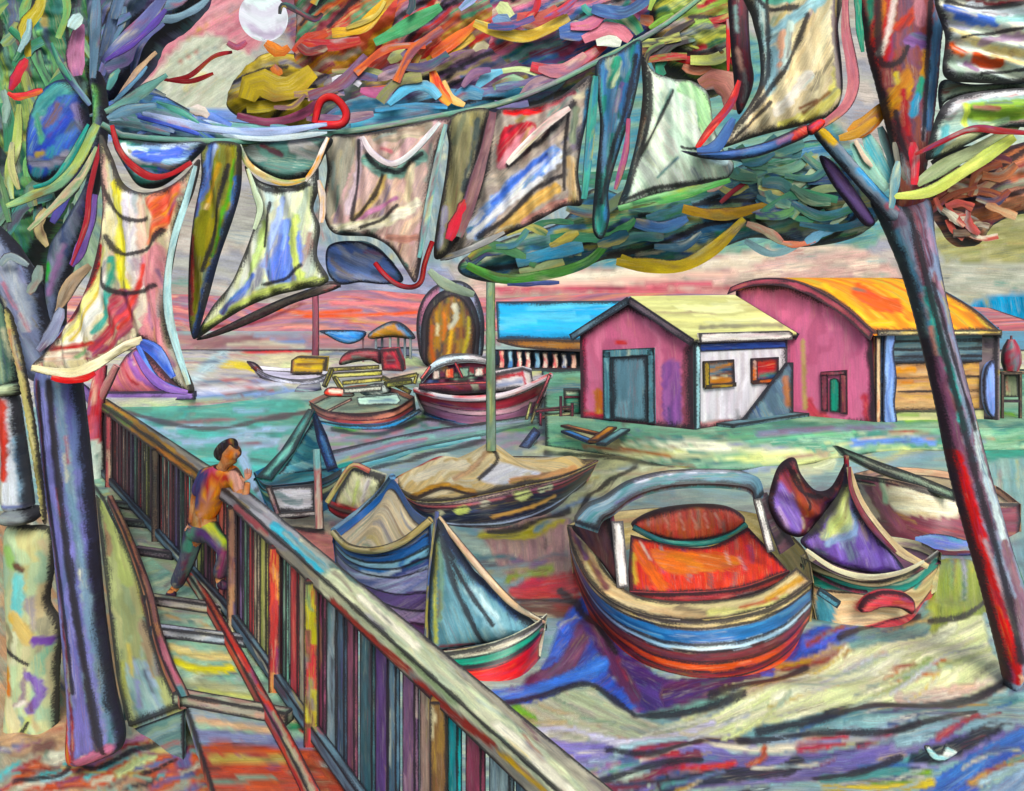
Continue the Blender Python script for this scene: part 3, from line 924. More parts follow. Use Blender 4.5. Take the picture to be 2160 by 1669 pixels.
for poly, cs, fcs, stx in (([(1482, 762), (1546, 758), (1548, 812), (1484, 818)], '3f6a80 2f4a70 b87a3a 34587a 4a3a38', 'a8983a c0a840 7a5a38', [('d8d0b0', 5, [(1500, 798), (1530, 794)]), ('b87838', 12, [(1498, 804), (1536, 800)])]),
                           ([(1583, 756), (1640, 753), (1640, 802), (1584, 808)], 'a02c2c b03438 34507a 2f4a70 3f6078', 'd0702c b85a28 5f3a3a', [('a82a2c', 16, [(1600, 775), (1636, 770)]), ('3f7a6a', 7, [(1600, 792), (1636, 786)])])):
    w = one('window', M_WOOD, patch, r, poly, mP(B2, C2_, -.05), cs, 0, 50, 8, ink=7, smooth=False, thick=.06, st=stx)
    mb = MB()
    (x0, y0), (x1, y1), (x2, y2), (x3, y3) = poly
    patch(mb, [(x0 - 2, y0), (x0 + 10, y0), (x0 + 11, y3), (x0 - 1, y3)], mP(B2, C2_, -.08), fcs, 88, 60, 5, ink=3, smooth=False, thick=.05)
    patch(mb, [(x3, y3 - 6), (x2, y2 - 6), (x2, y2 + 3), (x3, y3 + 3)], mP(B2, C2_, -.09), fcs, 0, 60, 5, ink=3, smooth=False, thick=.05)
    mb.build('window_frame', M_WOOD, w)
one('corner_post', M_WOOD, patch, r, [(1463, 728), (1474, 727), (1474, 904), (1464, 906)], mP(B2, C2_, -.06), 'a8ccd4 98bcc8 7f9aa8', 88, 90, 6, ink=4, smooth=False, thick=.05)

# slate panel added in place of the diagonal shadow on the white wall
one('shadow_panel', M_WOOD, patch, t0 := thing('wall_shadow', 'slate blue triangular panel standing in for the shadow on the white side wall', 'board', front(np.array([1600.]), np.array([890.]), 0)[0]),
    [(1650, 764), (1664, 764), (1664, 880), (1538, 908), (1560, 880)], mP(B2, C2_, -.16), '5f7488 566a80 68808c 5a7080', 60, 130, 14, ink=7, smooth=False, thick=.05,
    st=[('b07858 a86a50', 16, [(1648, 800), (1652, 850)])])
# low step along the base
r = thing('step', 'low slate blue stone step running along the foot of the boathouse', 'step', side(np.array([1560.]), np.array([900.]), -.4)[0])
mb = MB()
q0, q1 = B2 - oe * .1 - ov * -.32, C2_ + ov * .32 + oe * 2.2
box8(mb, [v3(B2 + ov * .02 + oe * .9, .5), v3(B2 + ov * .5 + oe * .9, .5), v3(C2_ + ov * .5 + oe * .15, .5), v3(C2_ + ov * .02 + oe * .15, .5),
          v3(B2 + ov * .02 + oe * .9, .68), v3(B2 + ov * .5 + oe * .9, .68), v3(C2_ + ov * .5 + oe * .15, .68), v3(C2_ + ov * .02 + oe * .15, .68)], '5f7c88 6a8890 547078', ink=5)
mb.build('tread', M_WALL, r)

# ---- barrel roofed shed
P0, P1 = np.array([6.83, 27.2]), np.array([10.06, 24.6])
Q1 = np.array([13.62, 24.95])
SH = Q1 - P1
SH3 = np.array([SH[0], SH[1], 0])
qf = mP(P0, P1)
r = thing('barrel_shed', 'large pink barrel roofed shed with orange roof and slatted open side', 'shed', v3(P1, GZ))
one('end_wall', M_WALL, patch, r, [(1560, 892), (1552, 640), (1552, 608), (1600, 600), (1660, 602), (1720, 622), (1780, 656), (1822, 690), (1838, 720), (1846, 896)], qf,
    'c86e90 cc7494 c66a8c ca7092', 88, 130, 18, ink=9, smooth=False, thick=.15,
    st=[('c85060 d06068', 20, [(1708, 850), (1720, 875), (1740, 880)]), ('b84050 c04a58', 16, [(1824, 840), (1834, 890)]), ('b89a70', 9, [(1694, 720), (1698, 860)]), ('7a3850 8a405a', 14, [(1836, 700), (1840, 880)])])
arc_px = [(1548, 606), (1572, 596), (1604, 588), (1640, 586), (1676, 591), (1720, 606), (1764, 631), (1800, 656), (1826, 680), (1848, 700)]
arc = qf(np.array([p[0] for p in arc_px], float), np.array([p[1] for p in arc_px], float), np.full(len(arc_px), -.2))
mb = MB()
loft(mb, [arc, arc + SH3 * 1.03], 'd88a30 e09a38 cc7a2c e4a848 d08034 b8a050', L=120, w=10, ink=8, shift=(0, 0, -.1),
     st=[('e8a838 f0b848', 10, [(1740, 600), (1790, 640), (1830, 676)]), ('d0582c c8602c', 30, [(1810, 612), (1850, 640), (1890, 645)]), ('e8b040', 14, [(1830, 684), (1880, 680)]), ('c88a30', 20, [(2010, 630), (2070, 660)])])
rf = mb.build('roof', M_WALL, r)
mb = MB()
lo = arc.copy(); lo[:, 2] -= .2
lo2 = qf(np.array([p[0] for p in arc_px], float), np.array([p[1] for p in arc_px], float), np.full(len(arc_px), -.26)); lo2b = lo2.copy(); lo2b[:, 2] -= .22; lo2b[:, 0] -= .1
loft(mb, [lo2, lo2b], '9a4a58 8a404c a85060 7a3a48', L=80, w=7, ink=5, shift=(.06, .06, 0))
mb.build('roof_rim', M_WOOD, rf)
mb = MB()
ar2 = arc + SH3 * 1.035
ar2b = ar2.copy(); ar2b[:, 2] -= .2
loft(mb, [ar2, ar2b], '4f6a84 5f7c94 46607a', L=80, w=7, ink=5, shift=(.08, .05, 0))
mb.build('roof_rim', M_WOOD, rf)
mb = MB()
beam(mb, v3(P1, 0) * [1, 1, 0] + np.array([0, -.16, 3.06]), v3(Q1, 0) * [1, 1, 0] + np.array([.05, -.16, 3.06]), .1, .15, 'e8dcb0 e0d0a0 d8b870', ink=4)
mb.build('eave_board', M_WOOD, rf)
sw = mP(P1, Q1, .25)
one('slat_wall', M_WOOD, patch, r, [(1850, 703), (2110, 700), (2110, 764), (1850, 768)], sw, '4f6474 5f7886 44586a 6a8896', 0, 260, 12, ink=5, smooth=False, thick=.08,
    il=[(4, [(1850, 722), (2110, 718)]), (4, [(1850, 740), (2110, 736)]), (4, [(1850, 756), (2110, 752)])])
one('shutter', M_WOOD, patch, r, [(1884, 766), (2090, 762), (2092, 868), (1884, 874)], mP(P1, Q1, .3), 'b8906c c09a74 b0845f c49a60 a87c58', 0, 160, 8, ink=7, smooth=False, thick=.08,
    st=[('c8883a d0903c', 12, [(1895, 785), (1940, 782)]), ('c07a34', 8, [(1895, 812), (1935, 808)])], il=[(3, [(1890, 800), (2090, 796)]), (3, [(1890, 830), (2090, 826)])])
one('low_wall', M_WALL, patch, r, [(1852, 872), (2100, 864), (2100, 892), (1852, 896)], mP(P1, Q1, .22), 'c4bc98 b8b48c 9aa870', 0, 120, 8, ink=5, smooth=False, thick=.1)
one('pillar', M_WOOD, patch, r, [(1866, 706), (1888, 700), (1884, 740), (1890, 800), (1886, 850), (1890, 896), (1864, 898), (1862, 800)], mP(P1, Q1, -.05), '7088c8 809cd8 6a80bc 8fa8dc', 88, 90, 8, ink=5, thick=.16)
one('pillar', M_WOOD, patch, r, [(2086, 770), (2102, 768), (2102, 870), (2092, 878), (2080, 850), (2078, 800)], mP(P1, Q1, .02), '7088c8 809cd8 8898d4', 88, 90, 8, ink=5, thick=.16)
one('pillar', M_WOOD, patch, r, [(1848, 712), (1858, 712), (1858, 896), (1848, 896)], mP(P1, Q1, 0), 'd8b898 c88868 e0c8a8', 88, 90, 8, ink=4, smooth=False, thick=.14)
one('corner_post', M_WOOD, patch, r, [(2100, 690), (2112, 690), (2112, 885), (2100, 885)], mP(P1, Q1, .1), '5f7890 7088a0', 88, 90, 8, ink=4, smooth=False, thick=.14)
d = one('door', M_WOOD, patch, r, [(1752, 800), (1760, 797), (1768, 800), (1772, 808), (1772, 870), (1752, 868)], mP(P0, P1, -.06), '2f8474 38907c 2a7868', 88, 90, 8, ink=4, smooth=False, thick=.05)
mb = MB()
for q in ([(1733, 790), (1747, 788), (1748, 868), (1735, 866)], [(1774, 788), (1788, 787), (1789, 874), (1775, 872)], [(1733, 784), (1788, 780), (1788, 790), (1733, 794)]):
    patch(mb, q, mP(P0, P1, -.09), '7a3a48 8a4452 6a3444', 88, 90, 6, ink=5, smooth=False, thick=.09)
mb.build('door_frame', M_WOOD, d)
mb = MB()
for a, b in ((0, 1),):
    quad(mb, v3(P0 + SH, 3.0), v3(Q1, 3.0), v3(Q1, GZ), v3(P0 + SH, GZ), '7a6a70 6a5f68', shift=(.1, 0, 0))
quad(mb, v3(P0, 3.0), v3(P0 + SH, 3.0), v3(P0 + SH, GZ), v3(P0, GZ), '7a6a70 6a5f68', shift=(0, .1, 0))
mb.build('back_wall', M_WALL, r)

# ---- water tank on a stand, right edge
p = W(2133, 872, 25.5)
r = thing('water_tank', 'small rusty red barrel tank on a pale timber stand at the quay end', 'tank', [p[0], p[1], GZ])
mb = MB()
tube(mb, [W(2133, y, 25.5) for y in (782, 770, 740, 724, 716)], [.2, .27, .27, .22, .1], '8a3040 a03c48 7a3848 4f7a80', n=14, w=6)
tk = mb.build('tank', M_HULL, r)
mb = MB()
tube(mb, [W(2133, 718, 25.5), W(2133, 708, 25.5)], [.04, .03], '5f3a40', n=8)
mb.build('cap', M_HULL, tk)
mb = MB()
for x, yy in ((2114, 25.3), (2152, 25.3), (2114, 25.75), (2152, 25.75)):
    beam(mb, W(x, 784, yy), W(x, 600 + (CH - .5) / yy * F, yy), .07, .07, 'c0a080 b08f70 a88868', ink=3)
mb.build('stand_leg', M_WOOD, r)
mb = MB()
beam(mb, W(2106, 786, 25.5), W(2160, 786, 25.5), .5, .06, 'c8a888 b89878', ink=3)
mb.build('platform', M_WOOD, r)
mb = MB()
beam(mb, W(2112, 846, 25.3), W(2154, 846, 25.3), .06, .08, '5f4a50 6a5058', ink=3)
mb.build('crossbar', M_WOOD, r)
one('panel', M_WOOD, patch, r, [(2118, 790), (2148, 790), (2148, 838), (2118, 838)], 25.6, '8f9478 a0a088 7f8470', 88, 60, 6, ink=6, smooth=False, thick=.04)

# ---- long blue roofed pavilion beyond
r = thing('pavilion', 'long low pavilion with bright sky blue roof and striped columns', 'pavilion', W(1190, 778, 41.5))
mb = MB()
quad(mb, C((1046, 636, 46))[0], C((1340, 634, 46))[0], C((1340, 720, 41))[0], C((1050, 716, 41))[0], '4fa8d0 48a0cc 58b0d4 45a0d0 68b8d4', L=180, w=9, ink=6, shift=(0, 0, -.1), st=[('3f94c4', 14, [(1060, 708), (1200, 712)])])
rf = mb.build('roof', M_WALL, r)
mb = MB()
loft(mb, [C((1046, 716, 40.9), (1180, 717, 40.9), (1340, 722, 40.9)), C((1050, 722, 40.9), (1100, 734, 40.9), (1200, 741, 40.9), (1340, 746, 40.9))], '8a5a34 9a6a3c a87840 7a5030', L=120, w=5, ink=5, shift=(0, .2, 0))
mb.build('eave_board', M_WOOD, rf)
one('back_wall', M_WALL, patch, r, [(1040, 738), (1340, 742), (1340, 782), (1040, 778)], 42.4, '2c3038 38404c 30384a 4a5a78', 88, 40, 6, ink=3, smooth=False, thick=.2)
cc = ['c85a64 e0b0a0 b84050', '4f80b8 a8c8d8 3f6aa0', 'c84a58 e8d8cc', 'd8a89c c86a70 e8e0d8', '4a7aa0 88a8c0', 'e0d0c8 c07074', 'd86a70 e0c8b8', '3f5a90 d8d0cc', 'c8908a e0b8a8 b05058']
for i, x in enumerate((1058, 1076, 1095, 1113, 1133, 1150, 1171, 1190, 1210)):
    mb = MB()
    patch(mb, [(x - 6, 740 + i), (x + 6, 740 + i), (x + 5, 752), (x + 7, 762), (x + 5, 779), (x - 6, 778), (x - 4, 760)], 41.3, cc[i], 88, 14, 5, ink=2, res=5, thick=.2)
    mb.build('column', M_WALL, r)
one('plinth', M_WALL, patch, r, [(1040, 776), (1340, 778), (1340, 790), (1040, 787)], 41.1, '3f4248 565a58 4a5050', 0, 60, 6, ink=3, smooth=False, thick=1.2)

# ---- domed kiln
r = thing('domed_kiln', 'brown domed kiln inside a thick grey horseshoe arch on the far shore', 'kiln', W(950, 770, 43))
one('outer_arch', M_WALL, patch, r, [(902, 770), (880, 715), (882, 655), (906, 612), (948, 592), (988, 600), (1014, 640), (1022, 700), (1004, 770)], 43.6, '8088a0 7a8498 9098ac 8a7f98 6a7f90', 88, 60, 10, ink=9, inflate=.55,
    st=[('b07890 a87088', 16, [(890, 680), (900, 640), (920, 612)]), ('c03a48', 10, [(880, 650), (876, 690), (882, 730)]), ('6f8498', 18, [(1010, 660), (1012, 720), (1004, 760)])])
one('inner_arch', M_WALL, patch, r, [(900, 772), (888, 715), (894, 660), (920, 622), (955, 609), (990, 626), (1010, 672), (1011, 722), (996, 772)], 43.05, '2c2a2e 38343a', 88, 60, 10, ink=5, inflate=.3)
one('dome', M_WALL, patch, r, [(907, 774), (898, 718), (905, 664), (930, 632), (957, 621), (984, 638), (1003, 684), (1002, 725), (988, 774)], 42.7, '6a4830 8a5a30 4f4038 987030 5f3c34 746034 3f3836', 88, 26, 6, ink=6, inflate=.45,
    st=[('d0a028', 7, [(955, 690), (950, 720), (948, 750)]), ('c07028', 7, [(937, 660), (940, 690), (936, 715)]), ('b8b4a4', 10, [(960, 645), (965, 665), (952, 690)]), ('a89a28', 6, [(990, 670), (988, 710), (978, 745)]), ('b05a2c', 8, [(912, 690), (910, 730), (918, 765)])])

# ---- thatched hut
r = thing('thatched_hut', 'little open hut with ochre thatched roof on thin posts', 'hut', W(826, 758, 47))
one('thatch', M_LEAF, patch, r, [(776, 706), (800, 688), (828, 677), (852, 684), (874, 706), (872, 716), (826, 712), (784, 716)], 47, 'b08038 a87434 8a6a38 b88a40', 20, 30, 5, ink=5, inflate=.5, st=[('5f88b0 4f7aa4', 14, [(844, 684), (862, 700), (870, 712)]), ('6f8aa0', 8, [(780, 704), (804, 688), (828, 679)])])
for x, dy in ((793, 0), (806, .5), (823, -.1), (840, .5), (854, .1), (866, -.2)):
    mb = MB()
    tube(mb, [W(x, 712, 47 + dy), W(x, 760, 47 + dy)], [.07, .07], 'a8b0a8 7f8a98 5f6a80', n=8, ink=False)
    mb.build('post', M_WOOD, r)
one('counter', M_WOOD, patch, r, [(790, 732), (868, 733), (868, 752), (790, 750)], 47.2, '5f6488 505a70 7a7f98', 88, 30, 5, ink=4, smooth=False, thick=.3)

# ---- canopy post
r = thing('canopy_post', 'tall maroon post carrying a flat grey board beyond the dark rowboat', 'post', W(665, 772, 45))
mb = MB()
tube(mb, [W(665, 606, 45), W(666, 690, 45), W(665, 775, 45)], [.16, .17, .19], '6a3a4a 7a4454 8a5060 5a3444', n=10)
mb.build('pole', M_WOOD, r)
mb = MB()
beam(mb, W(602, 602, 45), W(716, 600, 45), .8, .34, '9a8a94 a898a0 8a8a9a b0a4a4', ink=5)
mb.build('board', M_WOOD, r)

# ---- sagging blue awning right of that post
r = thing('awning', 'sagging bright blue awning strung beside the maroon post', 'awning', W(720, 745, 45.2))
one('sheet', M_CLOTH, patch, r, [(674, 697), (740, 696), (772, 700), (764, 716), (740, 726), (716, 722), (690, 708)], 45, '4088d0 3a78c4 5f9cd8 80b0dc', 14, 50, 4, ink=4, thick=.08, bulge=.3)
mb = MB()
tube(mb, [W(766, 705, 45.2), W(766, 770, 45.2)], [.05, .05], '6a4a58 7a5a64', n=8, ink=False)
mb.build('pole', M_WOOD, r)

# ---- pink tent on the spit at far left
r = thing('tent', 'rose pink ridge tent behind the far end of the walkway', 'tent', W(300, 836, 33.4))
one('canvas', M_CLOTH, patch, r, [(205, 832), (240, 790), (268, 748), (300, 722), (345, 775), (392, 832)], 33.6, 'c07078 c87c84 b86a74 a86080', 60, 60, 9, ink=8, inflate=.7, smooth=False,
    st=[('8a5a98 7a4a8a', 12, [(283, 745), (310, 790), (350, 820)]), ('a03038', 6, [(268, 762), (290, 795), (306, 808)])])
mb = MB()
tube(mb, [W(292, 728, 33), W(330, 800, 32.8), W(402, 830, 32.8)], [.1, .13, .09], '3f5cb8 4f6cc4 6a88d0', n=10)
mb.build('guy_band', M_CLOTH, r)
r = thing('quay_beam', 'long violet timber beam edging the spit below the pink tent', 'beam', W(300, 850, 32))
mb = MB()
beam(mb, W(196, 836, 32.1), W(412, 834, 32.1), .3, .3, '7f609c 8a6aa8 70548c', ink=4)
mb.build('timber', M_WOOD, r)

# ---- planks and trestle beside the boathouse
for i, (a, b, cs, lb) in enumerate((((1190, 898), (1262, 916), 'b8784a c08850 a06840', 'orange brown plank nearest the boathouse corner'), ((1192, 910), (1252, 934), '3f7ab8 4f8cc8 3468a0', 'bright blue plank lying on the quay edge'),
                                 ((1320, 906), (1268, 938), '6f98a0 7fa8a8 5f8890', 'grey green plank leaning below the grey door'), ((1292, 902), (1250, 932), 'c08a4c b87a40 d09858', 'tan plank crossing the blue plank'))):
    Ya, Yb = (CH - .62 - .03 * i) * F / (a[1] - HY), (CH - .62 - .03 * i) * F / (b[1] - HY)
    r = thing('plank', lb, 'plank', W(a[0], a[1], Ya), group='loose planks on the quay')
    mb = MB()
    beam(mb, W(*a, Ya), W(*b, Yb), .24, .06, cs, ink=4)
    mb.build('board', M_WOOD, r)
r = thing('trestle', 'low red and green trestle between the cruiser and the boathouse', 'trestle', W(1185, 892, 25.5))
mb = MB()
beam(mb, W(1132, 866, 26.2), W(1208, 860, 25.8), .3, .1, 'b84858 c05868 7fa068', ink=3)
beam(mb, W(1138, 880, 25.8), W(1206, 872, 25.8), .1, .12, '6f9458 b8c898 a04858', ink=3)
mb.build('rail', M_WOOD, r)
for x, y0, y1 in ((1183, 836, 898), (1140, 868, 898), (1207, 850, 895)):
    mb = MB()
    beam(mb, W(x, y0, 25.7), W(x, y1, 25.7), .09, .09, '8a3048 a03c50', ink=3)
    mb.build('leg', M_WOOD, r)
r = thing('crate', 'green topped crate set against the pink wall corner', 'crate', W(1205, 858, 26))
mb = MB()
a = W(1190, 862, 26.2); 
x0, x1 = W(1190, 0, 26.2)[0], W(1224, 0, 26.2)[0]
zt, zb = W(0, 822, 26.2)[2], GZ
box8(mb, [(x0, 26.1, zb), (x1, 26.1, zb), (x1, 26.6, zb), (x0, 26.6, zb), (x0, 26.1, zt), (x1, 26.1, zt), (x1, 26.6, zt), (x0, 26.6, zt)], '3f8a74 5fa08a c8c8b0 4a7a70', ink=4)
mb.build('box', M_WOOD, r)
beam(mbl := MB(), (x0 - .02, 26.08, zt - .2), (x1 + .02, 26.08, zt - .2), .04, .07, 'a04858 8a3c4c', ink=2)
mbl.build('slat', M_WOOD, r)
ACC[0] = .1
RS[0] = .8
# ================================================================== WALKWAY, RAILING, PERSON
RX = np.array([(.24, 3.78), (-1.535, 6.84), (-2.78, 8.98), (-7.5, 16.2)])


def rail_x(Y):
    return np.where(np.asarray(Y) < 3.78, .24 + .58 * (3.78 - np.asarray(Y)), np.interp(Y, RX[:, 1], RX[:, 0]))


def deck_l(Y):
    return np.interp(Y, [2.5, 7.23, 9.79, 14.1, 16.4], [-.2, -2.67, -4.03, -6.5, -7.95])


DZ = 1.0
ys = np.linspace(2.9, 16.4, 60)
r = thing('walkway', 'narrow timber walkway with pale planks and red brown lower landing', 'walkway', (-2.6, 7, .6))
mb = MB()
G_ = []
for t in np.linspace(0, 1, 34):
    G_.append(np.stack([deck_l(ys) * (1 - t) + rail_x(ys) * t, ys, np.full_like(ys, DZ)], 1))
G_ = np.array(G_).transpose(1, 0, 2)[::-1]
fine = np.array([np.stack([np.interp(np.linspace(0, 1, 240), np.linspace(0, 1, 60), G_[:, i, k]) for k in range(3)], 1) for i in range(34)]).transpose(1, 0, 2)
gapz = (np.abs((fine[..., 1] * 3.1) % 1 - .5) < .07) * .02
fine[..., 2] -= gapz
surf(mb, fine, '9cc0a8 a8c8b0 90b8a4 b4c8a8 a0b8b0', L=60, w=9, ink=5, shift=(0, 0, -.1), st=[
    *flecks([(250, 1000), (420, 1230), (640, 1560), (420, 1560), (300, 1200)], '8fb8a4 a8b8a8 7a9a90 c8c0a0 9a8a98 d8d4b8 6f8a84 c8a878', 34, (30, 100), (4, 9), 5), *flecks([(420, 1560), (660, 1560), (860, 1760), (420, 1760)], 'a04a3c c06a48 7a8a78 6a3a34 b89a60 8a5a50 c8b8a0 5f6a78', 26, (40, 140), (5, 10), 2, 6), ('a8b490 b0a898 9aac98', 0, [(240, 960), (330, 1090), (400, 1200), (380, 1220), (290, 1150), (230, 1040)], 10),
    ('e0cc94 d8c88c', 15, [(355, 1365), (430, 1385), (500, 1385)]), ('d0c850 d8d060', 18, [(370, 1395), (420, 1412), (490, 1410)]),
    ('b0b08c a8b498', 20, [(390, 1440), (460, 1450), (530, 1455)]), ('c8cc80', 10, [(420, 1455), (470, 1465), (530, 1470)]), ('9aa8a8 8f9cac', 26, [(390, 1500), (480, 1520), (600, 1540)]),
    ('c8a888 d0b090 b89880', 14, [(420, 1520), (500, 1530), (590, 1545)]), ('7f84a8 747a9c', 30, [(400, 1550), (500, 1560), (640, 1570)]),
    ('a04a3c b0543c 98443a 8a5040', 0, [(420, 1575), (640, 1580), (700, 1560), (800, 1660), (860, 1760), (420, 1760)], 0),
    ('a89858 b0a060', 14, [(450, 1600), (540, 1602), (620, 1598)]), ('7a9080 6f8878', 12, [(450, 1650), (540, 1640), (640, 1620)]), ('c05a34', 10, [(450, 1580), (540, 1585), (620, 1582)]),
    ('6a3a34', 7, [(440, 1620), (540, 1618), (640, 1605)]), ('b8503c', 18, [(470, 1625), (560, 1625), (630, 1620)]),
    ('c8b460 d0bc68', 22, [(430, 1215), (480, 1280), (520, 1330)]), ('e0c498 d8b888 e8dcd0', 30, [(540, 1370), (590, 1440), (630, 1490)]), ('e8e4e8', 13, [(525, 1310), (560, 1340)]), ('d8d0d4', 14, [(590, 1380), (640, 1450)]),
    ('c83c38', 10, [(640, 1545), (700, 1570)]), ('2f8f6a', 14, [(610, 1535), (640, 1530)]), ('e0d0b0', 12, [(590, 1520), (640, 1518)]), ('a05040', 16, [(660, 1600), (730, 1660)]), ('b8c4c0', 9, [(670, 1612), (740, 1618)])],
    il=[])
mb.build('deck', M_WOOD, r)
for (x0, y0, x1, y1), cs in (((310, 1262, 525, 1294), 'a09498 b0a8a4 c8b898'), ((322, 1328, 552, 1356), 'a8b0c0 b8b8c8 c8c4cc'), ((372, 1468, 612, 1512), '8f9888 a09c90 a88880'), ((285, 1160, 368, 1172), '98808c 8f8890'), ((255, 1100, 330, 1108), '7f8f88 90988c'), ((240, 1062, 300, 1070), '7f8f88 98a090')):
    mb = MB()
    f = lambda x, y: mG(DZ + .05)(np.array([float(x)]), np.array([float(y)]), 0)[0]
    beam(mb, f(x0, y0), f(x1, y1), .1, .09, cs, ink=5)
    mb.build('batten', M_WOOD, r)
mb = MB()
cx = [(400, 1215), (440, 1275), (500, 1380), (560, 1490), (610, 1580), (665, 1690), (720, 1800)]
P = [mG(DZ + .06)(np.array([float(x)]), np.array([float(y)]), 0)[0] for x, y in cx]
rail(mb, P, .075, .1, edges=(1, 0, 1, 0), cols='b84038 c04a40 a8484c', ink=4, st=[('d8c8b0 a8b8a0', 12, [(405, 1222), (425, 1260)]), ('8f9480 a89c88', 18, [(575, 1510), (640, 1640), (700, 1760)]), ('8a4a68', 10, [(560, 1490), (590, 1550)]), ('d87868', 8, [(500, 1385), (512, 1410)])])
mb.build('kerb', M_WOOD, r)
mb = MB()
cx = [(428, 1215), (480, 1280), (560, 1360), (640, 1450), (700, 1520)]
P = [mG(DZ + .03)(np.array([float(x)]), np.array([float(y)]), 0)[0] for x, y in cx]
rail(mb, P, .06, .05, edges=(1, 0, 1, 0), cols='98704c a87c50 7a5a4c', ink=4)
mb.build('kerb', M_WOOD, r)
mb = MB()
cl = [(232, 1052), (268, 1130), (312, 1250), (330, 1330), (352, 1400), (390, 1482)]
P = [mG(DZ + .05)(np.array([float(x)]), np.array([float(y)]), 0)[0] for x, y in cl]
rail(mb, P, .08, .1, edges=(1, 0, 1, 0), cols='b87858 a86a54 c08a68 9a6a68', ink=4, st=[('a85a68 b06878', 20, [(335, 1350), (380, 1460)]), ('5f8a90', 18, [(378, 1450), (392, 1482)])])
mb.build('edge_board', M_WOOD, r)

# sloping pale parapet along the left side
r = thing('parapet', 'sloping yellow green parapet slab between the violet trunk and the walkway', 'parapet', (-3.4, 8, .55))
mb = MB()
top = np.array([mG(DZ + .02)(np.array([float(x)]), np.array([float(y)]), 0)[0] for x, y in [(236, 1046), (262, 1130), (303, 1250), (322, 1340), (345, 1415), (385, 1488)]])
bot = np.array([mG(z)(np.array([float(x)]), np.array([float(y)]), 0)[0] for x, y, z in [(202, 1044, .9), (212, 1140, .8), (226, 1260, .72), (238, 1360, .66), (248, 1440, .62), (270, 1532, .58)]])
end = [(300, 1545, .56), (340, 1530, .56), (384, 1492, .6)]
loft(mb, [bot, top], 'bcc08c c4c890 b4b884 c8c490 b0bc90', L=90, w=11, ink=9, shift=(0, .03, -.05), st=[
    ('c4cc84 ccd08c', 34, [(225, 1060), (255, 1150), (268, 1220)]), ('a8c4bc 98b8b8 b4c8c4 a8b8cc', 60, [(290, 1420), (310, 1470), (330, 1530)]), ('d4c478', 10, [(270, 1360), (278, 1420)]), ('c0a888', 24, [(302, 1320), (330, 1420)]), ('c87f6a', 8, [(300, 1260), (320, 1330)]), ('a8a8d0', 9, [(290, 1440), (294, 1490)]), ('c8c878', 12, [(258, 1400), (262, 1470)])])
mb.build('slab', M_WALL, r)
mb = MB()
t1, b1 = top[-1] + np.array([0, .02, -.05]), bot[-1] + np.array([0, .02, -.05])
quad(mb, b1, t1, t1 * [1, 1, 0] + [0, 0, .42], b1 * [1, 1, 0] + [0, 0, .4], '8fa898 7f98a0 6a8f90 5f7a80', shift=(0, .05, 0), ink=4)
mb.build('end_wall', M_WALL, r)

# ---- railing
r = thing('railing', 'long timber railing with many coloured close set pickets along the walkway', 'railing', (-1.5, 6.8, 1))
TZ = 2.24
yr = np.concatenate([np.linspace(3.0, 9, 14), np.linspace(9.6, 16.2, 9)])
mb = MB()
stx = [('b8803a c08a3c d09a44', 40, [(214, 856), (300, 920), (400, 1000)]), ('d08430 e09038', 18, [(330, 948), (400, 1005)]), ('8fa860 a8a858', 18, [(218, 858), (270, 896)]),
       ('8a6a60 a07868', 16, [(230, 880), (330, 960), (400, 1022)]),
       ('a09ca4 a8a4a8 98949c', 60, [(470, 1020), (540, 1085), (600, 1130)]), ('b8686c b05860', 14, [(500, 1070), (560, 1125)]),
       ('48b0c8 3fa8c4 60bcd0', 22, [(580, 1112), (640, 1165), (700, 1220)]), ('8fa8a8', 10, [(600, 1125), (700, 1212)]),
       ('d0d0b0 c4c8a8 d8d4b8 b8c0a8', 60, [(700, 1230), (900, 1400), (1100, 1580), (1300, 1760)]), ('8f302c 983830', 16, [(700, 1270), (800, 1365), (860, 1412)]), ('8c302c', 17, [(880, 1440), (960, 1510), (1040, 1570)]),
       ('a8b890', 16, [(840, 1370), (960, 1480)]), ('e4dcc8 ece4d0', 14, [(760, 1260), (880, 1365)]), ('ece4d0 e8e0cc', 22, [(1050, 1530), (1150, 1620), (1210, 1680)]), ('c8a048 d0a848', 12, [(1060, 1590), (1150, 1670)]), ('5f4a44', 10, [(860, 1440), (1000, 1570), (1100, 1660)])]
rail(mb, [(float(rail_x(a)), a, TZ) for a in yr], .2, .13, '9a9488 a8a090 8a8480', ink=6, st=stx, edges=(1, 0, 1, 0))
tr = mb.build('top_rail', M_WOOD, r)
mb = MB()
rail(mb, [(float(rail_x(a)) - .1, a, DZ + .1) for a in yr], .06, .11, '5f7484 6a8090 50606f', ink=4, edges=(1, 0, 1, 0))
mb.build('bottom_rail', M_WOOD, r)
PC = ['b8484c c8605c a84048', '8a5068 7a4458', 'b08078 c8a090 a87468', '6f9c8c 5f8a7c 8fb0a0', 'b8b870 98a05c c8c080', 'c0585c d07870', '806890 74608c', 'b0a08c 98907c c8b8a0', 'a8543c b8643f 984a40', '8a4854 a05860']
PD = ['48647c 3f5870 6a8498', '6a5f98 7a6ca8 584c84', '8094a0 a0b0b4 6f8088', '4f707c 3a5a64', '8a688c 7a587c a88498', '98a4b0 7f8c9c b8b8bc', '3a5064 4a6074', '6a4c80 5a4078', 'b09488 a08078 c8a898', '587c94 4a6c88 7fa0b0', '8a5468 7a485c']
y = 3.12
i = 0
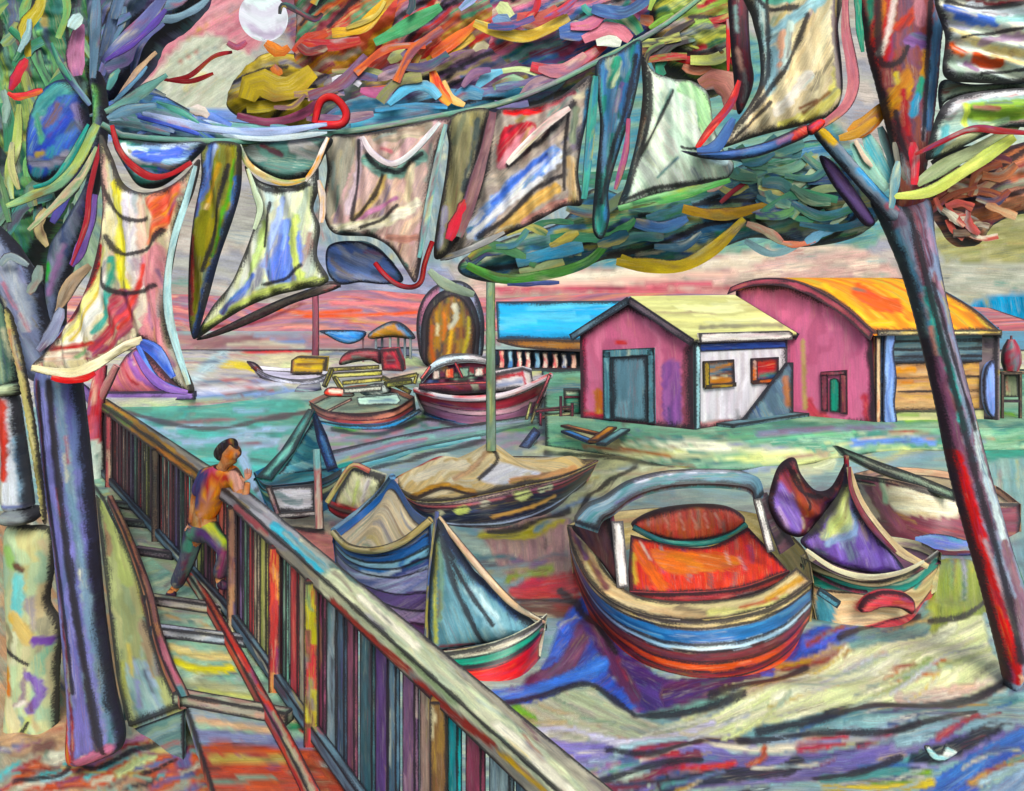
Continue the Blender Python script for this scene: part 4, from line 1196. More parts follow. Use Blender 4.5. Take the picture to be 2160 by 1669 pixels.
while y < 16.0:
    nx = float(rail_x(y)); xx = nx - .04
    px, _ = proj(np.array([xx, y, 1.8]))
    if px > 560:
        cs = PD[(i * 7) % len(PD)] if px > 690 else PC[(i * 3) % len(PC)]
    else:
        cs = PC[(i * 3 + 2) % len(PC)]
    w = .1 + .12 * random.random() ** 1.3
    if 905 < px < 935: cs, w = 'b08840 c09a50 a87838', .11
    elif 938 < px < 965: cs, w = '3f9ca4 58b4b8 38848c', .11
    elif 985 < px < 1010: cs = '8a4058 9a4a60'
    if 215 < px < 262: cs = random.choice(['b05058 c06068', 'c8b048 d0b850', 'b8604c'])
    top, bot = TZ - .05 - .0 * random.random(), DZ - .04 + random.random() * .02
    mb = MB()
    d = np.array([-.58, 1.0]) / 1.156 if y < 9 else np.array([-.654, 1]) / 1.195
    n = np.array([d[1], -d[0]]) * .015
    a, b = np.array([xx, y]) - d * w / 2, np.array([xx, y]) + d * w / 2
    p = [(*(a - n), bot), (*(a + n), bot), (*(b + n), bot), (*(b - n), bot)]
    p += [(q[0], q[1], top) for q in p]
    box8(mb, p, cs + ' ' + random.choice(cs.split()), res=10, ink=3.2, L=120, w=5, dirv=True)
    mb.build('picket', M_WOOD, r)
    y += w * 1.02 + .022 + .015 * random.random() + (.05 if y > 9 else 0)
    i += 1
for px_, cs, ww in ((492, '8a6a5c a07a60 6a4a4a', .1), (582, 'b84a40 c8785c a83c3c d09458', .1), (660, 'a83840 b04048 a0983c a8a040 5f4438', .11), (925, '8a6a44 6a5038', .09), (232, 'b86a60 a85058', .12), (330, '6a5f54 7a6a5c', .1)):
    yy = np.linspace(3.2, 16, 800)
    xs = rail_x(yy) - .1
    k = np.argmin(np.abs(proj(np.stack([xs, yy, np.full_like(yy, 1.6)], 1))[0] - px_))
    mb = MB()
    beam(mb, (xs[k], yy[k], .2), (xs[k], yy[k], TZ - .03), ww, ww, cs, ink=4)
    mb.build('post', M_WOOD, r)

r = thing('gate_post', 'rose red post with a white foot at the far end of the railing', 'post', W(203, 1040, 15.6))
mb = MB()
tube(mb, [W(214, 770, 15.6), W(206, 830, 15.6), W(200, 900, 15.6), W(203, 960, 15.6), W(203, 1046, 15.6)], [.1, .14, .15, .14, .15], 'b84858 c05a68 b06078 c83c44', n=12,
     st=[('e0e8e0 d4dcd4 b8d0cc', 44, [(203, 952), (203, 1050)]), ('3f7a70', 7, [(208, 960), (212, 1040)])])
mb.build('shaft', M_WOOD, r)
mb = MB()
tube(mb, [W(206, 850, 15.6), W(232, 800, 15.55), W(246, 772, 15.5)], [.09, .08, .06], 'c08a88 d0a098 b07078', n=10)
mb.build('brace', M_WOOD, r)
mb = MB()
tube(mb, [W(200, 850, 15.7), W(180, 826, 15.7), W(158, 808, 15.75)], [.1, .09, .08], '6a5088 7a609a', n=10)
mb.build('brace', M_WOOD, r)

# ---- painted pillar at the left edge
r = thing('stone_pillar', 'broad pale stone pillar with a red and white painted shaft at left', 'pillar', W(50, 1560, 7.6))
one('plinth', M_WALL, patch, r, [(14, 1116), (60, 1108), (108, 1118), (112, 1200), (104, 1270), (128, 1320), (124, 1420), (122, 1560), (118, 1600), (16, 1610), (20, 1400), (14, 1250)], 7.7, 'b4b894 a8b898 bcb88c 9cb49c c0b898 b8a888', 85, 70, 14, ink=4, inflate=.16,
    st=[('6fb4b8 7fbcbc', 26, [(60, 1210), (54, 1300)]), ('8fb070', 22, [(34, 1150), (44, 1180)]), ('5a4438', 12, [(54, 1180), (66, 1190)]), ('c8a868 c8b078', 30, [(50, 1290), (80, 1330)]), ('6a4a90 604088', 20, [(95, 1338), (118, 1340)]),
        ('7a6aa0 70589a', 18, [(80, 1410), (104, 1440), (84, 1480)]), ('c87a44', 14, [(28, 1400), (36, 1450)]), ('d8d0cc', 10, [(50, 1472), (72, 1464)]), ('b8c080', 16, [(70, 1530), (80, 1500)])],
    il=[(5, [(18, 1360), (40, 1366), (80, 1386)]), (5, [(30, 1540), (60, 1535), (80, 1505)])])
one('slab', M_WALL, patch, r, [(12, 1082), (24, 1070), (56, 1068), (80, 1080), (76, 1098), (46, 1106), (16, 1100)], 7.6, '7a8084 848c8c 6f7478', 5, 50, 8, ink=8, inflate=.2)
one('shaft', M_WOOD, patch, r, [(6, 838), (34, 834), (46, 900), (58, 980), (68, 1060), (66, 1072), (12, 1072), (8, 960)], 7.6, 'd0d4e0 c8ccd8 98a8c0 dce0e8', 86, 80, 8, ink=7, inflate=.14,
    st=[('c0483c b83c34 c85a48', 20, [(18, 845), (24, 920), (26, 1000)]), ('98b8d0 5f88b0', 9, [(46, 920), (60, 1050)]), ('8090c8', 8, [(14, 1062), (64, 1062)])])
one('cap', M_WALL, patch, r, [(-10, 812), (40, 806), (48, 818), (40, 834), (-10, 836)], 7.6, 'b8c0a0 a8b498 98a48c', 2, 60, 7, ink=6, inflate=.18)
one('finial', M_WOOD, patch, r, [(-6, 640), (20, 620), (36, 680), (44, 760), (42, 808), (-6, 812)], 7.65, '5f7a6a 3f5a54 6a8a78 98a488', 84, 70, 9, ink=8, inflate=.12)

# ================================================================== PERSON
def skin_mesh(name, joints, links, mat, parent, cols, sub=2, st=(), ang=80, inkk=1):
    me = bpy.data.meshes.new(name + '_base')
    names = list(joints)
    me.from_pydata([tuple(np.array(joints[k][0])) for k in names], [(names.index(a), names.index(b)) for a, b in links], [])
    o = bpy.data.objects.new(name + '_base', me); COL.objects.link(o)
    md = o.modifiers.new('s', 'SKIN'); md.use_smooth_shade = True
    if not me.skin_vertices:
        me.skin_vertices.new()
    for i, k in enumerate(names):
        rr = joints[k][1]
        me.skin_vertices[0].data[i].radius = rr if isinstance(rr, tuple) else (rr, rr)
        me.skin_vertices[0].data[i].use_root = (i == 0)
    o.modifiers.new('u', 'SUBSURF').levels = sub
    dg = bpy.context.evaluated_depsgraph_get()
    m2 = bpy.data.meshes.new_from_object(o.evaluated_get(dg))
    V = np.array([tuple(v.co) for v in m2.vertices]); Fc = [tuple(p.vertices) for p in m2.polygons]
    bpy.data.objects.remove(o); bpy.data.meshes.remove(m2)
    mb = MB()
    X, Yp = proj(V)
    c, c2, k, uv = shade(X, Yp, cols, ang, 18, 5, st)
    # contour pigment down the flanks of the form
    nr = np.zeros_like(V)
    for f in Fc:
        q = np.cross(V[f[1]] - V[f[0]], V[f[2]] - V[f[0]])
        nr[list(f)] += q
    nr /= np.linalg.norm(nr, axis=1)[:, None] + 1e-12
    k = np.clip((.5 - np.abs(nr[:, 1])) / .5, 0, 1) * .95 * inkk
    mb.add(V, Fc, c, c2, k, uv)
    return mb.build(name, mat, parent)


pr = thing('person', 'person in an orange shirt and dark trousers leaning on the railing', 'person', W(420, 1258, 9.65))
J = lambda x, y, Y, r_: (W(x, y, Y), r_)
skin_mesh('body', {'pel': J(428, 1108, 9.45, .13), 'wa': J(436, 1070, 9.38, .12), 'ch': J(456, 1022, 9.28, .15), 'nk0': J(468, 992, 9.24, .075), 'nk': J(474, 980, 9.22, .055), 'h0': J(480, 968, 9.2, .085), 'h1': J(488, 953, 9.18, .1), 'h2': J(496, 941, 9.17, .07),
                   'jaw': J(494, 966, 9.13, .05), 'nose': J(507, 957, 9.12, .014),
                   'rs': J(490, 1000, 9.15, .062), 're': J(516, 1056, 8.86, .045), 'rw': J(522, 1026, 8.86, .032), 'rp': J(522, 1016, 8.86, .035),
                   'ls': J(432, 1004, 9.36, .062), 'le': J(410, 1052, 9.45, .045), 'lw': J(404, 1096, 9.42, .033), 'lp': J(404, 1106, 9.4, .036),
                   'lh': J(414, 1122, 9.5, .1), 'lk': J(396, 1182, 9.52, .07), 'la': J(368, 1244, 9.66, .048), 'lt': J(354, 1255, 9.55, .035),
                   'rh': J(442, 1122, 9.36, .1), 'rk': J(478, 1166, 9.12, .075), 'ra': J(462, 1226, 9.2, .048), 'rt': J(476, 1236, 9.1, .035)},
          [('pel', 'wa'), ('wa', 'ch'), ('ch', 'nk0'), ('nk0', 'nk'), ('nk', 'h0'), ('h0', 'h1'), ('h1', 'h2'), ('h0', 'jaw'), ('h1', 'nose'), ('ch', 'rs'), ('rs', 're'), ('re', 'rw'), ('rw', 'rp'), ('ch', 'ls'), ('ls', 'le'), ('le', 'lw'), ('lw', 'lp'),
           ('pel', 'lh'), ('lh', 'lk'), ('lk', 'la'), ('la', 'lt'), ('pel', 'rh'), ('rh', 'rk'), ('rk', 'ra'), ('ra', 'rt')], M_CLOTH, pr, 'c88058 d09068 b87048 d0a078', st=[('d87838', 9, [(478, 962), (490, 952)]), ('e08a40', 6, [(484, 968), (490, 956)])], inkk=1.2)
skin_mesh('shirt', {'wa': J(430, 1096, 9.41, .14), 'm': J(442, 1060, 9.35, .14), 'ch': J(460, 1018, 9.26, .175), 'nk': J(470, 990, 9.22, .11), 'rs': J(492, 1000, 9.13, .095), 're': J(511, 1042, 8.93, .07), 'ls': J(432, 1004, 9.34, .095), 'le': J(413, 1046, 9.42, .07)},
          [('wa', 'm'), ('m', 'ch'), ('ch', 'nk'), ('ch', 'rs'), ('rs', 're'), ('ch', 'ls'), ('ls', 'le')], M_CLOTH, pr, 'ec9030 f09c3c e88030 f0a848', st=[
    ('c83c28 c04430', 14, [(440, 1004), (484, 1010)]), ('c03a28', 10, [(438, 1004), (436, 1044)]), ('d89a90 e0a898 e4b0a0', 24, [(494, 1000), (506, 1032), (514, 1060)]), ('e05a84 d85080', 12, [(434, 996), (454, 988)]), ('3c3560 302c50 4a4a88', 26, [(424, 1000), (412, 1034), (406, 1064)]),
    ('e8b02c f0b838', 7, [(488, 1016), (480, 1052)]), ('804858 6a4a70', 8, [(470, 1036), (462, 1060)]), ('d89080 e0a090', 9, [(420, 1092), (440, 1056), (444, 1030)])], inkk=1.2)
skin_mesh('trousers', {'pel': J(425, 1108, 9.43, .145), 'lh': J(410, 1124, 9.5, .12), 'lk': J(396, 1180, 9.52, .095), 'la': J(370, 1238, 9.65, .08), 'rh': J(446, 1122, 9.35, .12), 'rk': J(480, 1164, 9.1, .095), 'ra': J(460, 1220, 9.19, .08)},
          [('pel', 'lh'), ('lh', 'lk'), ('lk', 'la'), ('pel', 'rh'), ('rh', 'rk'), ('rk', 'ra')], M_CLOTH, pr, '4a4a60 505a68 44405a', st=[
    ('ccd060 c0c858 d8dc70', 22, [(416, 1094), (446, 1110), (470, 1136)]), ('4f9050 5aa05c', 10, [(456, 1108), (486, 1140)]), ('b0c850', 9, [(470, 1136), (484, 1160)]), ('4a2a60 543068', 16, [(424, 1124), (448, 1140), (468, 1168)]), ('6a2f50 7a3858', 18, [(474, 1166), (466, 1216)]),
    ('4f8a78 68a890', 14, [(402, 1106), (396, 1160)]), ('5a2a48', 10, [(404, 1168), (384, 1228)]), ('3f6aa0 4a78b0', 8, [(406, 1092), (400, 1116)]), ('5f7a74', 10, [(414, 1156), (396, 1210)])], inkk=1.2)
skin_mesh('hair', {'a': J(461, 970, 9.24, .07), 'b': J(468, 954, 9.22, .1), 'c': J(484, 939, 9.2, .088), 'd': J(500, 932, 9.17, .055)}, [('a', 'b'), ('b', 'c'), ('c', 'd')], M_CLOTH, pr, '2a2022 201a1e 382820')
for s_, (x, y, Y, x2, y2, Y2) in enumerate(((368, 1250, 9.66, 352, 1259, 9.54), (463, 1231, 9.2, 480, 1238, 9.08))):
    skin_mesh('shoe', {'a': J(x, y, Y, .06), 'b': J((x + x2) / 2, (y + y2) / 2, (Y + Y2) / 2, .055), 'c': J(x2, y2, Y2, .042)}, [('a', 'b'), ('b', 'c')], M_CLOTH, pr, '3a2038 4a2a44 2c1c2c')
for hx, hy, hY, dx, dy_ in ((522, 1016, 8.86, .2, -1), (404, 1106, 9.4, .25, 1)):
    base = W(hx, hy, hY)
    mb_j, lk = {'p': (base, .034), 'q': (base + np.array([dx * .04, -.01, -dy_ * .05]), .036)}, [('p', 'q')]
    for i_, ln in enumerate((.062, .075, .07, .055)):
        o_ = base + np.array([dx * .05 + (i_ - 1.5) * .02, -.012, -dy_ * .075])
        mb_j['k%d' % i_] = (o_, .0095); mb_j['m%d' % i_] = (o_ + np.array([dx * .02, -.014, -dy_ * ln * .55]), .0088); mb_j['t%d' % i_] = (o_ + np.array([dx * .05, -.034, -dy_ * ln * .9]), .0075)
        lk += [('q', 'k%d' % i_), ('k%d' % i_, 'm%d' % i_), ('m%d' % i_, 't%d' % i_)]
    mb_j['u0'] = (base + np.array([-.045, -.02, -dy_ * .03]), .011); mb_j['u1'] = (base + np.array([-.06, -.035, -dy_ * .065]), .009)
    lk += [('p', 'u0'), ('u0', 'u1')]
    skin_mesh('hand', mb_j, lk, M_CLOTH, pr, 'd89880 e0a890 c88870', sub=1)
ACC[0] = .08
RS[0] = .75
# ================================================================== BOATS
def drop(c, z=-.12):
    q = np.array(c, float).copy(); q[:, 2] = z; return q


def shifted(c, dx=0, dy=0, dz=0):
    return np.asarray(c, float) + np.array([dx, dy, dz])


def hull(root, water, gun, vst, inkv, far, name='hull', st=(), inner='c8b898 b8a888', mat=None, floor=True):
    """near side from the waterline curve to the gunwale curve, far side under the far gunwale, and a sole inside"""
    mb = MB()
    gun, water = catmull(gun, n=24), catmull(water, n=24)
    mid = (water + gun) / 2
    mid[:, 1] -= .05
    loft(mb, [gun, mid, water, drop(water, -.15)], vst[0][1], vst=vst, inkv=list(inkv) + [(.97, 8)], st=st, L=120, w=8, ink=7, edges=(1, 1, 0, 1), shift=(0, .07, 0))
    far = catmull(far, n=24)
    fb = drop(far, -.1)
    t_ = np.linspace(0, 1, 24)[:, None]
    ends = water[0] * (1 - t_) + water[-1] * t_
    wt = np.abs(2 * t_ - 1) ** 2.5
    fb = fb * (1 - wt) + ends * wt
    fb[:, 2] = np.minimum(fb[:, 2], 0)
    loft(mb, [far, fb], vst[0][1], L=100, w=8, ink=5, shift=(0, -.06, 0))
    h = mb.build(name, mat or M_HULL, root)
    if floor:
        g2 = catmull(gun, n=14); f2 = catmull(far, n=14)
        a, b = g2.copy(), f2.copy()
        a[:, 1] += .05; a[:, 2] -= .12; b[:, 1] -= .04; b[:, 2] -= .12
        mb = MB()
        loft(mb, [b, a], inner, L=60, w=9, ink=6, shift=(0, 0, -.05))
        mb.build('deck', M_WOOD, root)
    return h


# ---- big cabin boat
r = thing('cabin_boat', 'large near boat with red cabin under a blue grey arched canopy', 'boat', (4.0, 11, 0))
gun = C((1196, 1108, 13.4), (1212, 1170, 12.3), (1255, 1240, 11.1), (1330, 1288, 10.4), (1440, 1312, 10.0), (1560, 1302, 9.95), (1650, 1272, 10.4), (1714, 1228, 11.4))
wat = C((1208, 1196, 13.5), (1236, 1268, 12.2), (1286, 1340, 11.0), (1350, 1393, 10.3), (1430, 1424, 9.95), (1500, 1432, 9.85), (1592, 1416, 10.05), (1665, 1372, 10.6), (1708, 1312, 11.5))
far = C((1196, 1108, 13.4), (1240, 1090, 14.4), (1330, 1075, 15), (1450, 1070, 15.1), (1600, 1085, 14.6), (1690, 1150, 13), (1714, 1228, 11.4))
hull(r, wat, gun, [(.1, 'd8c090 e0cca0 c8b078'), (.32, '2f649c 3a70a8 285890 4a84b4'), (.42, 'c8dcec b8d0e4 98bcd8'), (.56, '6a3038 7a3840 5a2a34 8a3c3c'), (.68, 'd0502c d86030 b84030'), (.76, '7a2c30 6a2830'), (.9, 'c04434 b83c34 d05838'), (1, '2a3038 303844')],
     [(.1, 7), (.33, 8), (.43, 6), (.57, 7), (.69, 5), (.77, 5), (.92, 9)], far, floor=False, st=[('6f94b0', 8, [(1205, 1140), (1260, 1235), (1330, 1282)])])
mb = MB()
cm = C((1232, 1112, 13.2), (1262, 1180, 12.0), (1300, 1232, 11.2), (1352, 1262, 10.8), (1470, 1272, 10.6), (1600, 1254, 10.7), (1680, 1200, 11.6))
cm[:, 2] += .02
loft(mb, [shifted(catmull(gun, n=20), 0, .03, .0), catmull(cm, n=20)], 'd8bc94 e0c8a0 d0b088 e4d4a4', L=90, w=9, ink=6, shift=(0, 0, -.06), st=[
    ('8a5a58 7a5050', 14, [(1205, 1120), (1240, 1180), (1280, 1240)]), ('e0d890 e4dc9c', 16, [(1500, 1292), (1600, 1284), (1660, 1262)]), ('c07050', 7, [(1560, 1282), (1640, 1262)]), ('d8a458', 12, [(1620, 1262), (1690, 1222)])])
mb.build('foredeck', M_WOOD, r)
mb = MB()
loft(mb, [C((1330, 1128, 12.6), (1420, 1150, 12.5), (1500, 1152, 12.5), (1578, 1112, 12.6)), C((1326, 1190, 11.7), (1420, 1205, 11.4), (1540, 1200, 11.4), (1640, 1178, 11.8)), C((1330, 1250, 11.0), (1430, 1252, 10.85), (1560, 1242, 10.85), (1664, 1206, 11.5))],
     'cc4038 d84c40 c83c40 d8503c', L=40, w=7, ink=7, dirv=True, shift=(0, .04, -.12), st=[('e07830 d87030 e08838', 0, [(1370, 1165), (1420, 1160), (1560, 1175), (1540, 1200), (1420, 1212)], 10), ('d86a30', 22, [(1340, 1150), (1370, 1200), (1400, 1240)]),
     ('d8b860', 10, [(1334, 1170), (1340, 1230)]), ('e8d0c0', 5, [(1350, 1142), (1372, 1180)]), ('e09890', 6, [(1560, 1175), (1572, 1200)]), ('e4b0a8', 4, [(1530, 1165), (1540, 1190)])])
mb.build('cabin_top', M_WOOD, r)
mb = MB()
loft(mb, [C((1330, 1250, 10.98), (1430, 1252, 10.83), (1560, 1242, 10.83), (1666, 1205, 11.5)), C((1332, 1272, 10.99), (1430, 1276, 10.84), (1560, 1262, 10.84), (1668, 1224, 11.5))], '984040 a84a48 c0505a', L=70, w=6, ink=6, shift=(0, .05, 0))
mb.build('coaming', M_WOOD, r)
one('windscreen', M_HULL, patch, r, [(1334, 1112), (1352, 1090), (1400, 1072), (1470, 1064), (1530, 1068), (1566, 1086), (1568, 1106), (1530, 1128), (1470, 1140), (1400, 1136)], lambda px, py, off: mY(12.9)(px, py, off), 'd05a4c d8685c c85048 d07050', 84, 40, 6, ink=7, thick=.05, bulge=.12,
    st=[('e8b8a8', 3, [(1430, 1080), (1440, 1112)]), ('e8c0b0', 3, [(1455, 1078), (1466, 1110)]), ('e8b8a8', 3, [(1482, 1080), (1490, 1108)]), ('ecc8b8', 3, [(1506, 1080), (1516, 1106)]), ('e8b0a0', 3, [(1400, 1084), (1408, 1110)]), ('c88a48 d0944c', 9, [(1350, 1088), (1420, 1068), (1520, 1064)])])
mb = MB()
tube(mb, C((1336, 1112, 12.75), (1400, 1142, 12.7), (1480, 1146, 12.7), (1540, 1130, 12.7), (1574, 1106, 12.75)), [.045], '3f8a84 4f9c94 347870', n=10)
mb.build('windscreen_rim', M_WOOD, r)
mb = MB()
oa = [(1214, 1100), (1240, 1072), (1276, 1056), (1330, 1022), (1400, 1002), (1480, 996), (1560, 998), (1600, 1008), (1612, 1040)]
ia = [(1262, 1116), (1272, 1092), (1296, 1078), (1340, 1046), (1405, 1026), (1480, 1020), (1556, 1024), (1586, 1034), (1592, 1056)]
oaw = C(*[(x, y, 11.6) for x, y in oa]); iaw = C(*[(x, y, 11.55) for x, y in ia])
loft(mb, [shifted(oaw, .02, .5, -.06), oaw, iaw], '5f8094 6f8ca0 507488 8898a8 4f7f88', L=110, w=8, ink=7, shift=(0, .05, -.07), st=[
    ('c8c8d8 b8bcd0', 14, [(1340, 1012), (1430, 992), (1560, 990)]), ('4f8f94', 9, [(1350, 1036), (1430, 1018), (1560, 1022)]), ('6a7098', 8, [(1300, 1062), (1350, 1040)])])
mb.build('canopy', M_HULL, r)
mb = MB()
loft(mb, [C((1206, 1112, 13.2), (1240, 1082, 12.4), (1284, 1072, 11.7)), C((1236, 1170, 12.6), (1262, 1180, 12.0), (1308, 1244, 11.2))], '7a4448 8a5050 6f4050 84585a', L=60, w=8, ink=9, shift=(.06, .05, 0), dirv=True)
mb.build('cabin_side', M_WOOD, r)
mb = MB()
loft(mb, [C((1598, 1050, 11.8), (1612, 1040, 12.2)), C((1644, 1170, 11.6), (1672, 1150, 12.2))], '3a3438 4a3c44 5f4450', ink=8, shift=(.05, .05, 0))
mb.build('cabin_side', M_WOOD, r)
for a, b, w in (((1302, 1100, 11.35), (1314, 1240, 11.05), .15), ((1597, 1052, 11.5), (1626, 1164, 11.35), .1)):
    mb = MB()
    beam(mb, C(a)[0], C(b)[0], w, .06, 'e8e0e0 e0d8d8 ece8e4', ink=4)
    mb.build('post', M_WOOD, r)

# ---- sailing dinghy
r = thing('sailing_dinghy', 'red hulled dinghy with a tall slate blue sail beside the railing', 'sailboat', (-.1, 10, 0))
gun = C((870, 1372, 10.6), (904, 1378, 10.3), (960, 1376, 10.05), (1050, 1356, 9.95), (1120, 1324, 10.1), (1154, 1298, 10.5))
wat = C((885, 1410, 10.65), (930, 1440, 10.0), (990, 1453, 9.75), (1055, 1444, 9.78), (1104, 1412, 10.0), (1140, 1356, 10.55))
far = C((870, 1372, 10.6), (920, 1345, 11.3), (1000, 1322, 11.6), (1080, 1306, 11.4), (1154, 1298, 10.5))
hull(r, wat, gun, [(.12, 'e0dcc8 e8e4d4 d0ccb8'), (.26, '2f8a74 389880 287a68'), (.32, '2a2c30'), (.88, 'cc3438 d43c3c c02c34'), (1, '7a7c88 8a8f98')], [(.13, 4), (.27, 5), (.34, 4), (.9, 5)], far, inner='6f8a90 7f98a0')
one('sail', M_CLOTH, patch, r, [(924, 1092), (936, 1108), (962, 1150), (1000, 1205), (1050, 1250), (1100, 1290), (1142, 1326), (1090, 1342), (1040, 1352), (980, 1362), (906, 1372), (902, 1300), (906, 1220), (914, 1150)], 10.35, '6890a0 7098a8 5f8898 80a8b8 6a94a4', 70, 90, 10, ink=9, bulge=.28, smooth=False,
    st=[('c8c870 d0cc78 b8b868', 9, [(924, 1140), (920, 1220), (922, 1340)]), ('a8c4cc b8d0d8', 16, [(990, 1230), (1030, 1270), (1060, 1320)]), ('8fb4c4', 18, [(1000, 1250), (1040, 1300), (1060, 1335)]), ('4f78b0 5f88c0', 12, [(935, 1115), (985, 1190), (1040, 1245), (1090, 1290)]), ('7f9c8c', 12, [(928, 1120), (934, 1200), (930, 1290)]), ('8f4a54', 6, [(930, 1350), (1000, 1346)]),
        ('98bccc', 6, [(928, 1110), (960, 1220), (1020, 1352)])],
    il=[(7, [(928, 1104), (958, 1210), (990, 1280), (1024, 1352)]), (5, [(932, 1104), (970, 1200), (1040, 1300)])])
mb = MB()
tube(mb, C((922, 1080, 10.5), (908, 1220, 10.5), (900, 1384, 10.5)), [.03, .04, .045], '4a64a8 5a78b8 c8b870 2f4488', n=10)
mb.build('mast', M_WOOD, r)
mb = MB()
tube(mb, C((926, 1092, 10.45), (1000, 1185, 10.2), (1080, 1272, 10.1), (1148, 1312, 10.4)), [.03, .045, .045, .02], 'c8a888 d8c0a8 b89080 e0d8c0', n=10)
mb.build('forestay', M_WOOD, r)
mb = MB()
tube(mb, C((898, 1380, 10.35), (980, 1370, 10.15), (1060, 1358, 10.1), (1145, 1328, 10.35)), [.025], '4a3438 6a4448', n=8)
mb.build('boom', M_WOOD, r)

# ---- blue rowing boat behind the railing
r = thing('rowing_boat', 'blue and violet banded rowing boat with cream inside just beyond the railing', 'boat', (-2.2, 12.2, 0))
gun = C((702, 1122, 13.4), (735, 1152, 12.7), (790, 1160, 12.1), (850, 1142, 11.7), (908, 1098, 11.5))
wat = C((712, 1214, 13.5), (748, 1256, 12.6), (800, 1296, 11.9), (858, 1322, 11.5), (918, 1336, 11.3))
far = C((702, 1122, 13.4), (752, 1086, 14.0), (800, 1044, 14.0), (828, 1010, 13.6), (870, 1070, 12.6), (908, 1098, 11.5))
hull(r, wat, gun, [(.18, '3a68b0 4474bc 3060a4'), (.26, '8fc0dc a8d0e4'), (.36, '2f3f78 384a88'), (.56, '8f84b4 a8a0c4 b8c4dc 6f78b0'), (.72, '5f4a80 6a548a'), (.86, 'a890b4 8a7aa4'), (1, '5f3a5c 6a4064')],
     [(.1, 3), (.19, 6), (.28, 5), (.38, 5), (.58, 4), (.74, 5), (.87, 4)], far, inner='e8d0ac ecd8b8 e0c8a4 dccfb8', st=[('3f7fc8', 10, [(760, 1200), (830, 1205), (850, 1180)]), ('c8d4e4', 10, [(765, 1206), (800, 1215), (840, 1200)])])
mb = MB()
tube(mb, C((704, 1124, 13.3), (735, 1153, 12.6), (790, 1161, 12.0), (850, 1142, 11.6), (908, 1097, 11.4)), [.05], 'd8c490 c8b078 e0d0a8', n=10)
mb.build('gunwale', M_WOOD, r)
mb = MB()
tube(mb, C((704, 1120, 13.5), (752, 1084, 14.05), (800, 1042, 14.0), (828, 1006, 13.6)), [.055], '4f80b0 6a98c0 8fa8b8', n=10)
mb.build('gunwale', M_WOOD, r)

RS[0] = .55
# ---- boat with the tan cover and the slim green mast
r = thing('mast_boat', 'low boat under a tan peaked cover with one tall slim green mast', 'boat', (-.4, 17, 0))
gun = C((828, 1012, 17.4), (868, 1052, 16.8), (940, 1056, 16.25), (1020, 1042, 16.2), (1110, 1022, 16.6), (1190, 1004, 17.6), (1262, 972, 19.5))
wat = C((862, 1082, 17.0), (930, 1106, 16.25), (1010, 1112, 16.1), (1090, 1104, 16.3), (1170, 1070, 17.4), (1240, 1012, 19.9))
far = C((828, 1012, 17.4), (900, 985, 18.8), (1000, 968, 19.4), (1120, 964, 19.8), (1262, 972, 19.5))
hull(r, wat, gun, [(.12, 'd0989c dcb0ac e4c4b8'), (.22, 'b8585f c46c70 985f78'), (.66, '161a28 1c2034 222840'), (.74, 'b8c0d8 a8b4cc'), (.84, '3f3840 4a4048'), (1, 'd4cca0 c0b080 b0b094')], [(.13, 4), (.23, 4), (.67, 4), (.76, 4), (.86, 4)], far, floor=False,
     st=[('e4ec90 dce088', 17, [(968, 1078), (980, 1074)]), ('d8d0b8', 13, [(1020, 1062), (1026, 1060)]), ('e4e8a0', 20, [(1090, 1046), (1112, 1040)]), ('4a2a30', 11, [(1070, 1052), (1084, 1048)]), ('e8e8c0', 12, [(1140, 1034), (1160, 1026)]), ('d0c8a8', 11, [(922, 1084), (930, 1082)]), ('d8a868', 7, [(1040, 1090), (1120, 1070), (1170, 1046)])])
mb = MB()
loft(mb, [shifted(far, 0, 0, .02), C((832, 1008, 17.6), (880, 984, 18.0), (930, 962, 18.1), (985, 966, 18.0), (1035, 934, 17.9), (1095, 970, 18.1), (1150, 976, 18.4), (1200, 962, 18.9), (1252, 978, 19.4)),
          C((846, 1040, 17.2), (900, 1032, 16.9), (950, 1018, 16.9), (1010, 1030, 16.8), (1090, 1012, 17.1), (1160, 1006, 17.6), (1240, 982, 19.2)),
          shifted(gun, 0, -.03, .015)], 'ecd0a0 f0dab0 e4c48c f0e0c0 e8cc9c', L=70, w=10, ink=8, shift=(0, .03, -.05), st=[
    ('f4f0ec f8f4f0 ece8ec', 0, [(1010, 1010), (1050, 975), (1100, 985), (1150, 1000), (1100, 1020), (1050, 1024)], -20), ('d09c54 c8924c', 14, [(870, 1050), (930, 1026), (1000, 1040)]), ('e0a878', 14, [(1080, 1016), (1150, 1004), (1210, 990)]), ('b83840', 6, [(840, 1004), (880, 982), (930, 962)]), ('c8a07c', 12, [(960, 1010), (1000, 985), (1030, 950)]), ('ecdcc0', 18, [(880, 1010), (930, 985), (980, 980)])],
     il=[(5, [(870, 1056), (935, 1030), (1005, 1044), (1100, 1026)]), (5, [(1030, 940), (1050, 970), (1010, 1010)])])
mb.build('cover', M_CLOTH, r)
mb = MB()
tube(mb, C((1035, 505, 17.7), (1035, 720, 17.7), (1036, 950, 17.7)), [.085, .095, .1], '98b490 a4bc98 8ca888 a0b8a8 b0b880', n=12, w=7)
mb.build('mast', M_WOOD, r)

